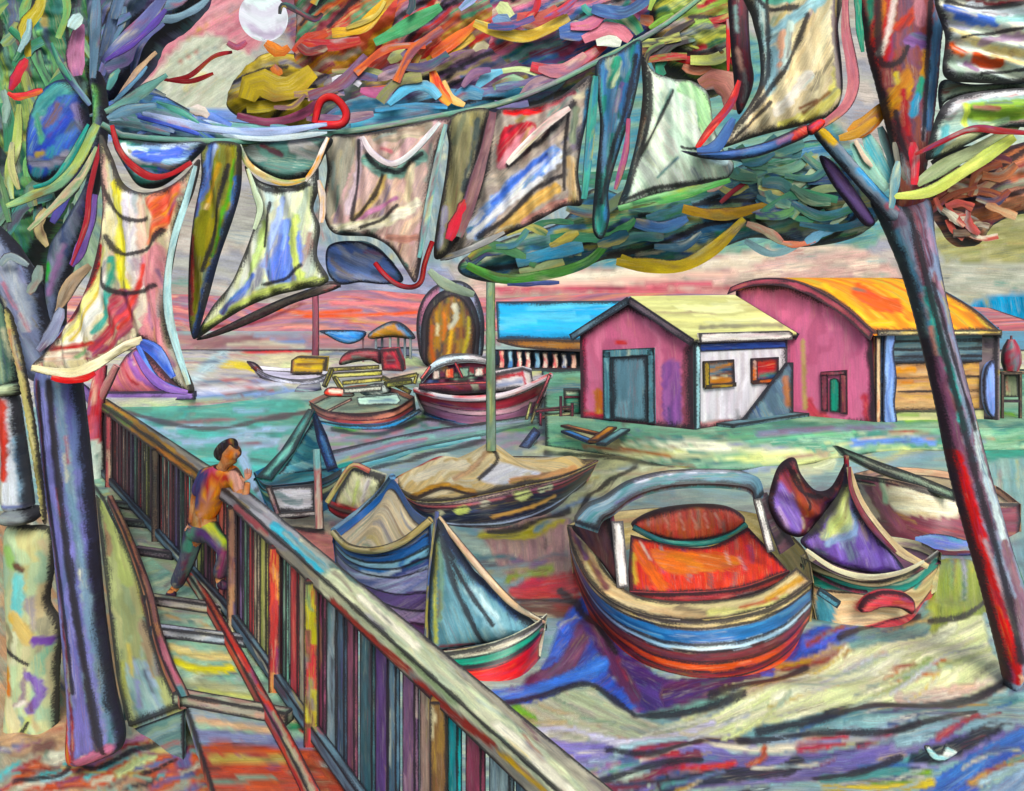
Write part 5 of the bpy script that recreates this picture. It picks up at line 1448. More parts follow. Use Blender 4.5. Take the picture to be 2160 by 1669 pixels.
# ---- teal boat with a peaked shelter
r = thing('shelter_boat', 'small teal boat with peaked blue shelter frame and white stern panel', 'boat', (-4, 16.8, 0))
gun = C((536, 996, 17.5), (556, 1022, 17), (600, 1022, 16.7), (672, 1012, 16.6), (720, 990, 18))
wat = C((560, 1060, 17.9), (582, 1086, 17.0), (630, 1092, 16.75), (690, 1080, 17.2), (722, 1050, 18.3))
far = C((536, 996, 17.5), (600, 968, 19), (660, 960, 19.2), (720, 990, 18))
hull(r, wat, gun, [(.22, '3f88b8 4a98c4 3474a8'), (.34, 'd8d0a0 c8c090'), (.5, '2a3850'), (.8, '3f6aa0 4a88b8 3a9098'), (1, '7a3a48 883f4c')], [(.23, 4), (.36, 4), (.82, 4)], far, inner='4f8a90 5f98a0')
one('stern_panel', M_HULL, patch, r, [(568, 1030), (662, 1022), (664, 1076), (584, 1082)], 16.2, 'e4e0ec dcd8e6 ece8f0', 0, 80, 14, ink=7, smooth=False, thick=.06)
mb = MB()
beam(mb, C((566, 1026, 16.1))[0], C((588, 1088, 16.1))[0], .1, .05, 'd8a8a8 e4d0cc c88888', ink=3)
beam(mb, C((586, 1088, 16.09))[0], C((668, 1082, 16.09))[0], .05, .09, 'e4dcdc d8b8b8 c8b0b4', ink=3)
mb.build('panel_frame', M_WOOD, r)
mb = MB()
loft(mb, [C((650, 862, 17.6), (664, 864, 17.2)), C((592, 950, 17.3), (622, 948, 17.0)), C((540, 1006, 17), (572, 1012, 16.7))], '48a09c 5fb4ac 7fc4b8 3f8f98', L=60, w=7, ink=8, dirv=True, shift=(0, .05, -.06), st=[('8fd0c0', 9, [(654, 880), (610, 945), (560, 1000)])])
mb.build('roof_flap', M_HULL, r)
mb = MB()
loft(mb, [C((656, 866, 17.3), (668, 872, 17.2)), C((668, 930, 17.0), (690, 918, 16.9)), C((690, 992, 16.5), (712, 984, 16.5))], '3a58a8 4468b8 3050a0 4f80b4', L=60, w=7, ink=7, dirv=True, shift=(0, .05, -.05))
mb.build('roof_flap', M_HULL, r)
mb = MB()
loft(mb, [C((664, 880, 17.9), (668, 884, 17.9)), C((600, 985, 18.2), (690, 960, 18.2)), C((580, 1008, 18), (700, 990, 18))], '5f98a8 6aa8b0 4f88a0 8fb8b8', L=60, w=8, ink=6, shift=(0, .05, 0))
mb.build('back_cloth', M_CLOTH, r)

r = thing('mooring_post', 'red and white striped mooring post standing before the teal boat', 'post', W(674, 1112, 16.0))
mb = MB()
tube(mb, [W(668, 948, 16.05), W(671, 1020, 16), W(674, 1114, 15.95)], [.07, .075, .08], 'd8c8bc e0d8d0 c85058 d8888c', n=12, w=5, L=140, st=[('a8d0cc 8fc0c0', 16, [(668, 950), (669, 985)])])
mb.build('shaft', M_WOOD, r)

# ---- tipped cream dinghy
r = thing('tipped_dinghy', 'small cream dinghy with red rim tipped between post and tan cover', 'boat', (-2.6, 15.8, 0))
one('bottom', M_HULL, patch, r, [(744, 984), (812, 1006), (800, 1050), (770, 1084), (702, 1068), (716, 1030)], lambda px, py, off: mY(15.8 - .0)(px, py, off), 'd8d4ac e0dcb8 c8c8a0 e4dcc4', 70, 40, 8, ink=8, bulge=.3, thick=.25, smooth=False,
    st=[('b8c080', 8, [(760, 1010), (750, 1060)]), ('c8847c', 10, [(712, 1056), (770, 1074)]), ('e8e0dc', 8, [(780, 1010), (770, 1050)])])
mb = MB()
loft(mb, [C((690, 1064, 15.4), (720, 1078, 15.3), (780, 1088, 15.3), (800, 1076, 15.4)), C((694, 1078, 15.5), (720, 1094, 15.4), (778, 1102, 15.4), (798, 1088, 15.5))], 'c83c44 d04c50 a83040', L=50, w=6, ink=5, shift=(0, .3, 0))
mb.build('rim', M_HULL, r)
mb = MB()
tube(mb, C((690, 1060, 15.5), (715, 1020, 15.55), (744, 982, 15.6), (780, 994, 15.6)), [.05], 'c8c080 d8a8a0 c84a50', n=8)
mb.build('rim', M_HULL, r)

# ---- long pontoon behind the tan boat
r = thing('pontoon', 'long low grey green pontoon reaching behind the tan covered boat', 'pontoon', (-2, 22, 0))
mb = MB()
a = C((700, 1000, 20.6), (880, 948, 23.7), (1010, 922, 25.6), (1140, 892, 28.2)); a[:, 2] = .16
b = C((690, 968, 22.5), (880, 926, 25.5), (1010, 905, 27.2), (1140, 882, 29.2)); b[:, 2] = .16
loft(mb, [b, a, drop(a, -.1)], '8a98a8 a090b0 7fa098 98a8a8 88b0a8', L=110, w=9, ink=6, shift=(0, 0, -.08), st=[('70b0b0 80bcb8', 10, [(700, 1000), (880, 948), (960, 930)]), ('b87888', 5, [(740, 965), (840, 935), (900, 925)]), ('5fc0b8', 12, [(716, 985), (740, 978)])])
mb.build('float', M_WOOD, r)
mb = MB()
tube(mb, C((690, 1004, 20.4), (800, 975, 21.9), (880, 952, 23.4), (1010, 926, 25.3)), [.1], '70a8b0 88b8bc 4f8898', n=10)
mb.build('edge_log', M_WOOD, r)
mb = MB()
loft(mb, [C((1094, 942, 24), (1126, 900, 25)), C((1112, 952, 23.5), (1140, 912, 24.6))], 'a8b8c8 5f78b0 8fa0b0', L=40, w=6, ink=6, shift=(0, .1, -.1))
mb.build('fender', M_WOOD, r)

# ---- dark rowboat far off
r = thing('far_rowboat', 'dark navy rowboat with little yellow cabin far off at left', 'boat', W(615, 825, 36.5))
gun = C((530, 770, 38.6), (566, 790, 37.2), (620, 800, 36.6), (670, 796, 36.8), (694, 784, 37.6))
wat = C((556, 806, 38.2), (590, 822, 37), (630, 828, 36.2), (668, 824, 36.6), (690, 808, 37.6))
far = C((530, 770, 38.6), (590, 776, 39), (650, 778, 39), (694, 784, 37.6))
hull(r, wat, gun, [(.25, 'dcd8e8 c8c8dc e4e0ec'), (.7, '3a3a50 44445c 8a8890'), (1, '1c2034 242a40')], [(.26, 3), (.75, 4)], far, inner='e0d8e8 c8c0d8')
one('cabin', M_WOOD, patch, r, [(614, 760), (626, 752), (688, 754), (684, 788), (612, 788)], 38, 'c8a830 b89428 d0b438 a88430', 3, 40, 6, ink=6, smooth=False, thick=.7, st=[('6a4a2c', 5, [(628, 768), (682, 768)]), ('a06a44', 7, [(618, 764), (614, 786)])])
one('prow', M_HULL, patch, r, [(520, 762), (540, 766), (556, 784), (560, 800), (546, 790), (530, 776)], 38.3, '2a2030 3a2a34 7a3028', 40, 30, 5, ink=5, inflate=.15)

# ---- yellow framed boat
r = thing('yellow_boat', 'open boat with yellow frame rails and a small red wheelhouse', 'boat', W(765, 900, 27.5))
gun = C((652, 846, 30), (690, 866, 28.8), (760, 872, 28.0), (830, 862, 28.3), (874, 836, 30))
wat = C((664, 880, 29.9), (700, 896, 28.4), (765, 902, 27.4), (830, 896, 27.9), (878, 868, 30))
far = C((652, 846, 30), (720, 818, 31.6), (800, 812, 31.8), (874, 836, 30))
hull(r, wat, gun, [(.3, 'a86a58 b87868 7a4a48'), (.5, '8a4040 a84a48'), (.75, '3f80c0 5090c8 3070b0'), (1, '5f7a58 6a8a50')], [(.32, 3), (.52, 3), (.78, 3)], far, inner='8aa090 98a898 b0b8a0')  # lowest green band is a reflection painted onto the hull
one('side_panel', M_WOOD, patch, r, [(752, 838), (838, 830), (846, 846), (838, 854), (756, 856)], 27.9, 'b0ccc0 bcd4c8 a4c0b8 c8d8d0', 0, 60, 7, ink=5, smooth=False, thick=.1)
one('seat', M_WOOD, patch, r, [(684, 824), (700, 816), (735, 822), (748, 832), (738, 838), (690, 836)], 28.6, 'd84038 e04c40 e8d8c8', 8, 30, 6, ink=4, inflate=.12)
one('wheelhouse', M_WOOD, patch, r, [(800, 738), (836, 736), (848, 764), (850, 784), (806, 782)], 30.2, 'b83c48 c84a54 a03040', 60, 30, 6, ink=6, smooth=False, thick=.9, st=[('5a2430 4a2028', 0, [(812, 748), (830, 748), (838, 768), (814, 770)], 0)])
one('hood', M_CLOTH, patch, r, [(716, 770), (724, 748), (752, 736), (800, 738), (804, 768), (780, 760), (750, 764)], 30.3, '8a3c44 7a3440 a04a50 5f3038', -8, 40, 6, ink=6, inflate=.4, st=[('d8d8c8 c8ccc0', 10, [(730, 766), (760, 762), (775, 768)])])
for a, b in (((694, 780, 29.2), (800, 774, 29.6)), ((722, 808, 28.8), (806, 800, 29)), ((700, 778, 29.1), (684, 816, 28.8)), ((706, 796, 28.9), (722, 822, 28.6)), ((824, 802, 29), (880, 790, 29.2)), ((806, 796, 28.9), (866, 828, 28.7)), ((880, 788, 29.2), (874, 810, 29.2))):
    mb = MB()
    beam(mb, C(a)[0], C(b)[0], .12, .14, 'd0c470 c8bc64 d8cc80 c0b060', ink=3)
    mb.build('frame_rail', M_WOOD, r)
for a, b, cs in (((700, 792, 29.0), (806, 786, 29.3), 'c8c070 d4cc84'), ((724, 824, 28.4), (806, 818, 28.6), 'c8c8b8 b0b8b0 d8d8cc'), ((812, 812, 28.6), (868, 804, 28.9), 'a8a850 b8b860')):
    mb = MB()
    beam(mb, C(a)[0], C(b)[0], .3, .16, cs, ink=3)
    mb.build('thwart', M_WOOD, r)
one('net_heap', M_CLOTH, patch, r, [(758, 826), (776, 812), (806, 808), (826, 820), (812, 834), (776, 836)], 28.7, 'c8d0cc 8a9494 e0e0d8 5a6468', 30, 14, 4, ink=5, inflate=.2)
mb = MB()
loft(mb, [C((668, 886, 28.3), (740, 896, 27.1), (820, 892, 27.1), (884, 862, 29.2)), C((672, 896, 28.2), (740, 908, 27), (824, 904, 27), (890, 868, 29))], '3f88c4 4f98cc 5fa8b0', L=80, w=4, ink=4, shift=(0, .05, 0))
mb.build('rubbing_strake', M_WOOD, r)
mb = MB()
beam(mb, C((742, 842, 27.9))[0], C((690, 868, 27.9))[0], .09, .1, 'b89888 c8a090', ink=3)
mb.build('oar', M_WOOD, r)

# ---- red and white cruiser
r = thing('cruiser', 'pink and red cabin cruiser with rounded white roof behind the slim mast', 'boat', W(1010, 895, 27.2))
gun = C((872, 818, 29.6), (930, 832, 28.2), (1000, 836, 27.6), (1080, 824, 28.0), (1164, 788, 30))
wat = C((890, 864, 30.2), (940, 882, 28.6), (1010, 893, 27.8), (1080, 888, 28.2), (1138, 862, 30.4))
far = C((872, 818, 29.6), (960, 806, 31.4), (1080, 800, 31.6), (1164, 788, 30))
hull(r, wat, gun, [(.16, 'e0d8dc d8c8d0 c8b0c0'), (.3, 'b84450 c85058'), (.42, 'a03848'), (.56, 'd8a0b0 e0b4c0'), (.85, 'b07898 b884a4 a87090'), (1, '3f78b8 4a88c4')], [(.17, 3), (.43, 3), (.58, 3), (.87, 4)], far, inner='a8a0a8 98909c')
one('cabin', M_WALL, patch, r, [(882, 822), (890, 796), (908, 774), (940, 762), (1000, 758), (1036, 762), (1036, 826), (960, 832)], 28.4, '6a3444 7a3c4c 5a3050 844454', 4, 40, 6, ink=6, smooth=False, thick=1.3,
    st=[('c84048', 8, [(884, 812), (896, 784), (906, 774)]), ('7f9888 8aa494', 13, [(952, 796), (1000, 794)]), ('c8503c d8b088', 10, [(936, 776), (950, 784)]), ('d84840', 7, [(966, 770), (982, 792)]), ('c84850', 9, [(1002, 786), (1034, 778)]), ('b8b4a8', 9, [(904, 780), (926, 778)]), ('4f6090', 12, [(904, 804), (920, 806)]), ('a8a898', 14, [(996, 806), (1004, 822)]), ('a8343c', 6, [(940, 812), (988, 826)])],
    il=[(3, [(890, 800), (960, 796), (1030, 790)])])
mb = MB()
loft(mb, [C((892, 792, 29.8), (930, 752, 29.9), (990, 746, 30), (1042, 758, 30)), C((886, 796, 28.2), (920, 762, 28.2), (985, 750, 28.2), (1040, 762, 28.2)), C((890, 806, 28.15), (924, 774, 28.15), (985, 762, 28.15), (1040, 768, 28.15))], 'd8e0e8 e4e8ec c0d0dc d8c8cc', L=60, w=6, ink=5, shift=(0, .05, -.05))
mb.build('roof', M_HULL, r)
one('aft_house', M_WALL, patch, r, [(1040, 790), (1104, 778), (1122, 784), (1126, 818), (1040, 826)], 28.9, 'dcd0d4 c8c4d4 e4dce0', -6, 50, 7, ink=6, smooth=False, thick=1.0, st=[('c04a54 d06068', 9, [(1044, 798), (1100, 788)]), ('e8dcd8', 8, [(1110, 784), (1118, 814)]), ('b84450', 5, [(1102, 782), (1110, 816)]), ('8f98b8', 7, [(1046, 814), (1100, 806)])])
for x0, y0, x1, y1, cs in ((912, 782, 928, 802, 'e0d0c8 c8b0a8'), (938, 778, 958, 800, 'd8b080 c85040'), (966, 776, 990, 798, '7fa090 98b0a0'), (1000, 776, 1022, 796, 'd8d0c8 c85058')):
    one('window', M_HULL, patch, r, [(x0, y0), (x1, y0 - 3), (x1, y1 - 2), (x0, y1)], 28.2, cs, 80, 20, 4, ink=3, smooth=False, thick=.05)
for a, b in (((888, 800), (908, 772)), ((960, 764), (976, 798)), ((1040, 766), (1042, 824)), ((884, 812), (1036, 806))):
    mb = MB()
    beam(mb, C((*a, 28.1))[0], C((*b, 28.1))[0], .09, .09, 'c84850 d86868 b84048', ink=2)
    mb.build('cabin_trim', M_WOOD, r)
mb = MB()
tube(mb, C((876, 822, 29.3), (930, 837, 28.0), (1000, 841, 27.4), (1080, 829, 27.8), (1162, 792, 29.8)), [.09], 'e4dce0 d8c8d0 c85058', n=8, ink=False)
mb.build('rubbing_strake', M_WOOD, r)
mb = MB()
beam(mb, C((1160, 790, 29.4))[0], C((1128, 862, 29.4))[0], .12, .12, 'c85058 d87078 b84450', ink=3)
mb.build('stem', M_WOOD, r)
for a, b in (((1120, 848), (1110, 886)), ((1134, 852), (1120, 892))):
    mb = MB()
    beam(mb, C((*a, 27.8))[0], C((*b, 27.8))[0], .1, .1, 'c8c888 a8b878 d0c890', ink=3)
    mb.build('fender', M_WOOD, r)

RS[0] = .75
# ---- violet draped boat
r = thing('violet_boat', 'violet draped boat with cream notched stern right of the red cabin', 'boat', (5.2, 11.8, 0))
gun = C((1690, 1172, 12.6), (1730, 1196, 11.9), (1790, 1222, 11.5), (1860, 1226, 11.4), (1930, 1200, 11.6), (1982, 1164, 12.3))
wat = C((1720, 1310, 11.6), (1770, 1322, 11.4), (1815, 1318, 11.4), (1870, 1300, 11.4), (1925, 1282, 11.7), (1972, 1226, 12.8))
far = C((1690, 1172, 12.6), (1750, 1140, 13.4), (1850, 1130, 13.6), (1930, 1140, 13.2), (1982, 1164, 12.3))
hull(r, wat, gun, [(.12, 'dcd4b4 e0c8a0'), (.34, '2f8a80 3a988c 2a7a74'), (.8, 'dcb890 e0c09c d4b08c e4cca8'), (1, 'c85058 d05c60 c04450')], [(.13, 4), (.35, 5), (.82, 4)], far, inner='6a4a60 7a5068', st=[
    ('5f9cb0 70acbc 4f8ca4', 0, [(1722, 1250), (1740, 1246), (1762, 1280), (1758, 1316), (1720, 1314)], 80), ('c8404c d85058', 22, [(1816, 1280), (1850, 1258), (1890, 1256), (1920, 1275)]), ('e8b0a8', 5, [(1822, 1270), (1860, 1256), (1910, 1266)]), ('8a3c48', 12, [(1930, 1205), (1960, 1188)]), ('3f9a90', 10, [(1930, 1240), (1974, 1180)])],)
one('notch_board', M_WOOD, patch, r, [(1812, 1288), (1826, 1262), (1866, 1248), (1912, 1254), (1930, 1272), (1924, 1296), (1898, 1284), (1860, 1282), (1832, 1292)], 11.2, 'c84450 d05058 d87074 b83c48', 4, 40, 7, ink=6, thick=.08, bulge=.08)
mb = MB()
beam(mb, C((1726, 1246, 11.3))[0], C((1770, 1276, 11.2))[0], .1, .08, '5f9cb0 70acbc', ink=4)
mb.build('cleat_board', M_WOOD, r)
one('drape', M_CLOTH, patch, r, [(1622, 1062), (1632, 1010), (1648, 978), (1676, 966), (1690, 1000), (1720, 1034), (1752, 1030), (1776, 990), (1784, 974), (1776, 1030), (1740, 1080), (1700, 1128), (1668, 1130), (1640, 1108)], 11.9, '7a3440 8a3c44 6a2c38 94443c', 60, 60, 9, ink=9, bulge=.1, fold=(.05, 50, 40),
    st=[('7f64b4 8a70bc 7058a8', 0, [(1624, 1064), (1640, 1010), (1662, 1040), (1690, 1090), (1676, 1128), (1645, 1108)], 60), ('b89ccc', 10, [(1640, 1070), (1656, 1110)]), ('a04a38 8a4034', 24, [(1676, 1010), (1690, 1060), (1700, 1080)]), ('a83844', 9, [(1740, 1030), (1770, 1000), (1782, 980)]), ('5a2438', 12, [(1760, 1040), (1720, 1090), (1690, 1120)])],
    il=[(7, [(1660, 980), (1684, 1030), (1724, 1046), (1764, 1020)]), (5, [(1668, 990), (1700, 1050), (1700, 1070)])])
one('drape', M_CLOTH, patch, r, [(1786, 978), (1796, 1040), (1812, 1080), (1850, 1130), (1894, 1180), (1906, 1206), (1860, 1212), (1800, 1204), (1740, 1182), (1690, 1146), (1712, 1118), (1750, 1070), (1776, 1030)], 11.6, '8468bc 7a5eb4 9078c4 7458ac', 70, 60, 10, ink=9, bulge=.12, fold=(.05, 60, 60),
    st=[('c8cc88 d0d498 b8c488 a8b8a0', 0, [(1784, 1010), (1792, 1060), (1790, 1110), (1750, 1130), (1720, 1130), (1750, 1080)], -60), ('8aa0c8', 16, [(1740, 1140), (1790, 1120), (1800, 1080)]), ('5a3a90', 9, [(1720, 1156), (1790, 1190), (1880, 1200)]), ('d8dca8', 6, [(1778, 1030), (1750, 1075), (1710, 1122)])],
    il=[(6, [(1776, 1030), (1750, 1075), (1700, 1130)])])
mb = MB()
ribbon(mb, [(1790, 985), (1808, 1050), (1850, 1115), (1900, 1165), (1958, 1196)], 26, 11.5, 'e0c8a0 d8bc98 e4d0b0', taper=.35)
mb.build('drape_edge', M_CLOTH, r)
mb = MB()
ribbon(mb, [(1792, 985), (1796, 1030), (1818, 1080), (1850, 1124), (1890, 1165)], 13, 11.42, '7a3844 8a4450', taper=.3)
mb.build('drape_edge', M_CLOTH, r)
mb = MB()
ribbon(mb, [(1700, 1160), (1760, 1200), (1830, 1218), (1900, 1208), (1950, 1184)], 15, 11.3, 'e0d8b8 d8ccb0 e8e4cc', taper=.4)
mb.build('cord', M_CLOTH, r)
mb = MB()
tube(mb, C((1785, 962, 11.8), (1788, 1050, 11.9), (1792, 1180, 12.0)), [.035], '8a2f3c 7a2834 c8c090', n=10)
mb.build('mast', M_WOOD, r)

# ---- wide maroon boat under the leaning tree
r = thing('maroon_boat', 'wide maroon bowl hulled boat with cream panel behind the leaning tree', 'boat', (6.6, 14.6, 0))
gun = C((1796, 1000, 16.4), (1830, 1004, 15.8), (1900, 1016, 15.2), (1990, 1040, 14.9), (2070, 1060, 15.0), (2150, 1062, 16.2))
wat = C((1830, 1088, 16.6), (1866, 1128, 15.4), (1930, 1160, 14.7), (2000, 1170, 14.5), (2080, 1164, 14.7), (2150, 1128, 15.8))
far = C((1796, 1000, 16.4), (1880, 985, 17.6), (2000, 995, 18), (2090, 1020, 17.6), (2150, 1062, 16.2))
hull(r, wat, gun, [(.06, 'd8b098 c8a088'), (.84, '84404c 8c4854 783c4c 904e54'), (1, '6a6cb4 7a80c0 5a5ca4')], [(.07, 4), (.86, 5)], far, inner='c0b090 a89880', st=[
    ('d8ccb0 e0d8c0 d0c0a0 e4dcc8', 0, [(1868, 1026), (1920, 1026), (2010, 1050), (2020, 1090), (1960, 1092), (1900, 1084), (1874, 1062)], 4), ('a86070', 22, [(1850, 1020), (1862, 1070), (1900, 1110)]), ('d8b8a0', 16, [(1806, 1010), (1824, 1050), (1850, 1090)]), ('a8c0a0', 10, [(1860, 1012), (1868, 1060)])])
mb = MB()
loft(mb, [C((1766, 940, 17.5), (1850, 972, 16.4), (1930, 1000, 15.4), (2014, 1034, 14.6)), C((1786, 962, 17.3), (1850, 994, 16.2), (1930, 1024, 15.2), (2014, 1056, 14.5))], 'a0b8a0 b4c0a8 98ac98 c8c8b0', L=90, w=8, ink=7, shift=(0, .3, -.05))
mb.build('long_plank', M_WOOD, r)
mb = MB()
ribbon(mb, [(1930, 1140), (1975, 1142), (2030, 1150), (2080, 1150)], 30, 14.3, '5f78b8 6a70bc 7f8cc8 5f98b8', taper=.5)
mb.build('rub_rail', M_HULL, r)

# ---- scrap on the dark wave
Yg = CH * F / (1604 - HY) - .03
r = thing('floating_scrap', 'small torn turquoise white scrap floating on the dark wave at lower right', 'scrap', W(1985, 1604, Yg))
one('scrap', M_CLOTH, patch, r, [(1949, 1576), (1960, 1572), (1972, 1584), (1984, 1588), (1994, 1570), (2004, 1574), (2021, 1584), (2006, 1598), (1986, 1606), (1964, 1600)], Yg, 'a8ccc8 c8dcd8 8fbcc0 d8d8d0', 15, 24, 6, ink=3, inflate=.02, res=4)
ACC[0] = .09
# ================================================================== TREES, ROPE, HANGING SAILS
# ---- left tree
r = thing('violet_tree', 'violet trunked tree at left with splayed blue green leaf straps', 'tree', W(205, 1590, 6.9))
one('trunk', M_LEAF, patch, r, [(78, 800), (106, 740), (128, 690), (164, 690), (170, 800), (186, 940), (200, 1090), (218, 1290), (240, 1450), (262, 1556), (236, 1590), (150, 1604), (146, 1480), (132, 1310), (116, 1140), (98, 1020), (88, 900)], 6.9,
    '6a6aa4 7474b0 6464a0 5f6a94 7a7ab4', 84, 160, 13, ink=8, inflate=.18, res=6, st=[
    ('6a2a38 742f3c 5a2430', 11, [(96, 800), (110, 960), (128, 1140), (152, 1300), (168, 1440), (176, 1590)]), ('7088a0 6a8098 7f94a4', 14, [(140, 800), (160, 940), (182, 1120), (212, 1330), (250, 1550)]),
    ('6f70a8 8080b8', 16, [(86, 800), (100, 960), (118, 1120), (140, 1270), (152, 1400)]), ('b07884 a8707c', 12, [(104, 1130), (122, 1220), (134, 1320)]), ('c8482c d0582c', 20, [(148, 1510), (156, 1560), (160, 1600)]), ('b87090 c07898', 30, [(190, 1590), (240, 1565)]),
    ('383448 3c3a50', 10, [(128, 800), (140, 960), (166, 1180), (200, 1400), (226, 1560)])],
    il=[(8, [(128, 800), (146, 980), (176, 1220), (210, 1440), (236, 1570)]), (6, [(104, 800), (116, 960), (136, 1130), (160, 1300), (176, 1440)])])
one('bough', M_LEAF, patch, r, [(-30, 470), (20, 500), (50, 540), (85, 600), (104, 680), (120, 760), (166, 806), (70, 800), (40, 710), (10, 640), (-40, 610)], 7.0, '7880a0 8088a8 6f7894 8a90a8 5f6a80', 62, 100, 13, ink=7, inflate=.2,
    st=[('b8b4b0 a8a8ac', 14, [(12, 612), (34, 640)]), ('98a0b0', 20, [(40, 560), (70, 630), (80, 690)]), ('3a3a4a', 16, [(20, 620), (46, 690), (64, 760)]), ('a8a070 b0a878', 10, [(30, 690), (50, 740), (60, 790)])])
one('bough', M_LEAF, patch, r, [(66, 790), (90, 700), (100, 600), (110, 520), (140, 470), (180, 400), (196, 330), (200, 230), (192, 160), (214, 156), (226, 230), (222, 300), (206, 400), (170, 520), (142, 600), (136, 700), (150, 800)], 7.15, '5f6a88 4f5a74 6a7490 505a60 7a7f94', 80, 90, 11, ink=7, inflate=.15,
    st=[('6fa060 7fb070 5f9050', 16, [(214, 190), (210, 240), (196, 300)]), ('2f9a44 38a850', 14, [(118, 560), (114, 590)]), ('8a6a94', 10, [(150, 520), (120, 620)])])
one('leaning_stake', M_WOOD, patch, r, [(10, 650), (26, 666), (46, 740), (66, 840), (84, 960), (98, 1090), (90, 1098), (76, 1010), (58, 900), (38, 790), (18, 710)], 6.66, 'a8a06c b4a878 989060 bcb080', 78, 90, 6, ink=6, inflate=.04)
mb = MB()
for pts, w, cs, Y in (
        ([(204, -20), (202, 60), (196, 165)], 24, '566f86 607890 4a6278', 7.0), ([(216, 132), (262, 84), (310, 40), (350, -10)], 34, '5f6698 6a70a4 545a88', 7.1), ([(222, 128), (280, 92), (326, 50), (350, 20)], 16, '4f3a8a 5a4498', 7.05),
        ([(240, 40), (250, 0), (262, -20)], 30, '566a86 4a607c', 7.2), ([(216, 120), (232, 60), (250, -10)], 26, '4f5f7c 5a6a88', 7.25), ([(320, 30), (360, 40), (410, 20), (440, -4)], 20, '6a8094 7890a0', 7.3),
        ([(330, 15), (372, 8), (400, -14)], 24, '5f7890 56708a', 7.35), ([(222, 236), (280, 206), (352, 158)], 22, '5f8a84 6a948c 507a78', 6.95), ([(226, 250), (270, 232), (330, 222)], 22, '5a7a90 648498', 6.9), ([(228, 190), (240, 160), (252, 146)], 20, '5f9090 508484', 7.0),
        ([(250, 205), (300, 140), (330, 110)], 14, 'd0b098 c8a88c', 7.2), ([(240, 215), (290, 165), (310, 140)], 10, '5f84a8 7098b8', 7.15),
        ([(112, 100), (136, 150), (190, 222)], 18, '6a9090 5f5f90 5a6890', 6.9), ([(108, 90), (124, 130), (150, 170)], 12, '3f7a6a 4a8a74', 6.85),
        ([(14, 436), (70, 412), (128, 380), (170, 328), (204, 262)], 30, '7fa888 6f9a7c a8b470 98ac68', 6.85), ([(60, 486), (120, 430), (170, 376), (204, 310)], 18, '8aa07c 9aac88 c0a890', 6.8), ([(110, 470), (150, 400), (180, 350)], 22, '4f4a90 4a5cb0 5f50a0', 6.95),
        ([(216, 290), (190, 400), (182, 470), (150, 560)], 13, '8a1f2a 942834', 6.62), ([(200, 410), (186, 480), (164, 540), (150, 560)], 26, '6a4a90 74509a 5a4488', 6.9), ([(20, 60), (50, 90), (30, 130)], 22, '2f6a50 3a7a5c', 6.8),
        ([(60, 120), (52, 60), (80, 20), (90, -20)], 30, 'b8a84a c0b458 a8983c', 6.8), ([(40, 110), (60, 70), (62, 40)], 16, '8fb0b8 a0bcc0', 6.75), ([(22, 190), (40, 150), (56, 124)], 22, 'b83440 a82c38', 6.7), ([(16, 196), (40, 204), (90, 190)], 16, 'c83c40 d04444', 6.66),
        ([(150, 60), (160, 40), (172, 32)], 34, 'c8dcd8 b8d0d4', 6.9), ([(164, 160), (158, 110), (170, 50)], 40, 'b8789c c084a8 ac7090', 7.0), ([(26, 420), (20, 360), (36, 300), (40, 220)], 22, 'a8b870 b8c480', 6.9), ([(10, 260), (14, 220), (6, 190)], 20, '7a9488 8aa098', 6.85),
        ([(40, 400), (24, 350), (26, 300)], 20, 'a8a878 b8b488', 6.8), ([(70, 395), (110, 380), (150, 330), (186, 262)], 13, '2f8078 389088', 6.84), ([(100, 520), (80, 480), (96, 440)], 24, 'b0a078 bcac84', 6.9), ([(0, 560), (20, 540), (60, 560)], 20, '8a98a0 9aa8a8', 6.75),
        ([(60, 620), (78, 590), (84, 560)], 22, '7a8a84 8a9890', 6.7), ([(120, 660), (150, 600), (190, 560)], 26, '9a8470 a89078', 6.85), ([(80, 740), (110, 700), (130, 650)], 30, '7f84a0 8f94ac', 6.75)):
    ribbon(mb, pts, w, Y, cs, taper=.35)
patch(mb, [(56, 330), (60, 260), (84, 200), (120, 170), (160, 176), (186, 230), (186, 290), (150, 350), (96, 384), (66, 376)], 7.3, '3f5cc0 3a54b8 4f74c8 4f98a8 3f66c4', 118, 60, 12, ink=9, inflate=.1,
      st=[('4f9aa0 5fa8a4 6fb4b0', 34, [(90, 240), (120, 200), (150, 190)]), ('2f48b4 3450bc', 18, [(90, 330), (120, 300), (160, 250)]), ('5fa890', 14, [(100, 300), (90, 250)]), ('9a98b0', 16, [(70, 340), (110, 350), (150, 330)]), ('b8a060', 12, [(90, 330), (104, 326)]), ('8a80b0', 18, [(170, 230), (180, 270)])])
mass(mb, [(-240, -200), (190, -200), (215, -20), (205, 150), (190, 300), (130, 420), (90, 540), (60, 660), (-240, 680)], 8.5, '3f7a5c 2f6a50 5f9468 6fa06a 3a4048 8a9a5c 2f5f54 487f7a 6a8f80 5f6a78 a8a868', 78, il=[(8, [(30, 30), (60, 90), (30, 180)]), (8, [(120, 20), (100, 110), (140, 190)]), (7, [(20, 220), (40, 320), (20, 420)]), (7, [(60, 470), (120, 440), (160, 370)]), (6, [(180, 20), (170, 90), (180, 160)]), (7, [(10, 500), (60, 560), (90, 640)])])
mass(mb, [(205, -180), (450, -180), (430, 0), (340, 80), (290, 150), (230, 215), (205, 120)], 8.4, '566a86 5f6698 4a7078 6d5c8a 707c94 4a5870 8a8aa8', -55, il=[(7, [(220, 140), (270, 60), (320, -20)]), (6, [(260, 130), (320, 60), (390, 10)])])
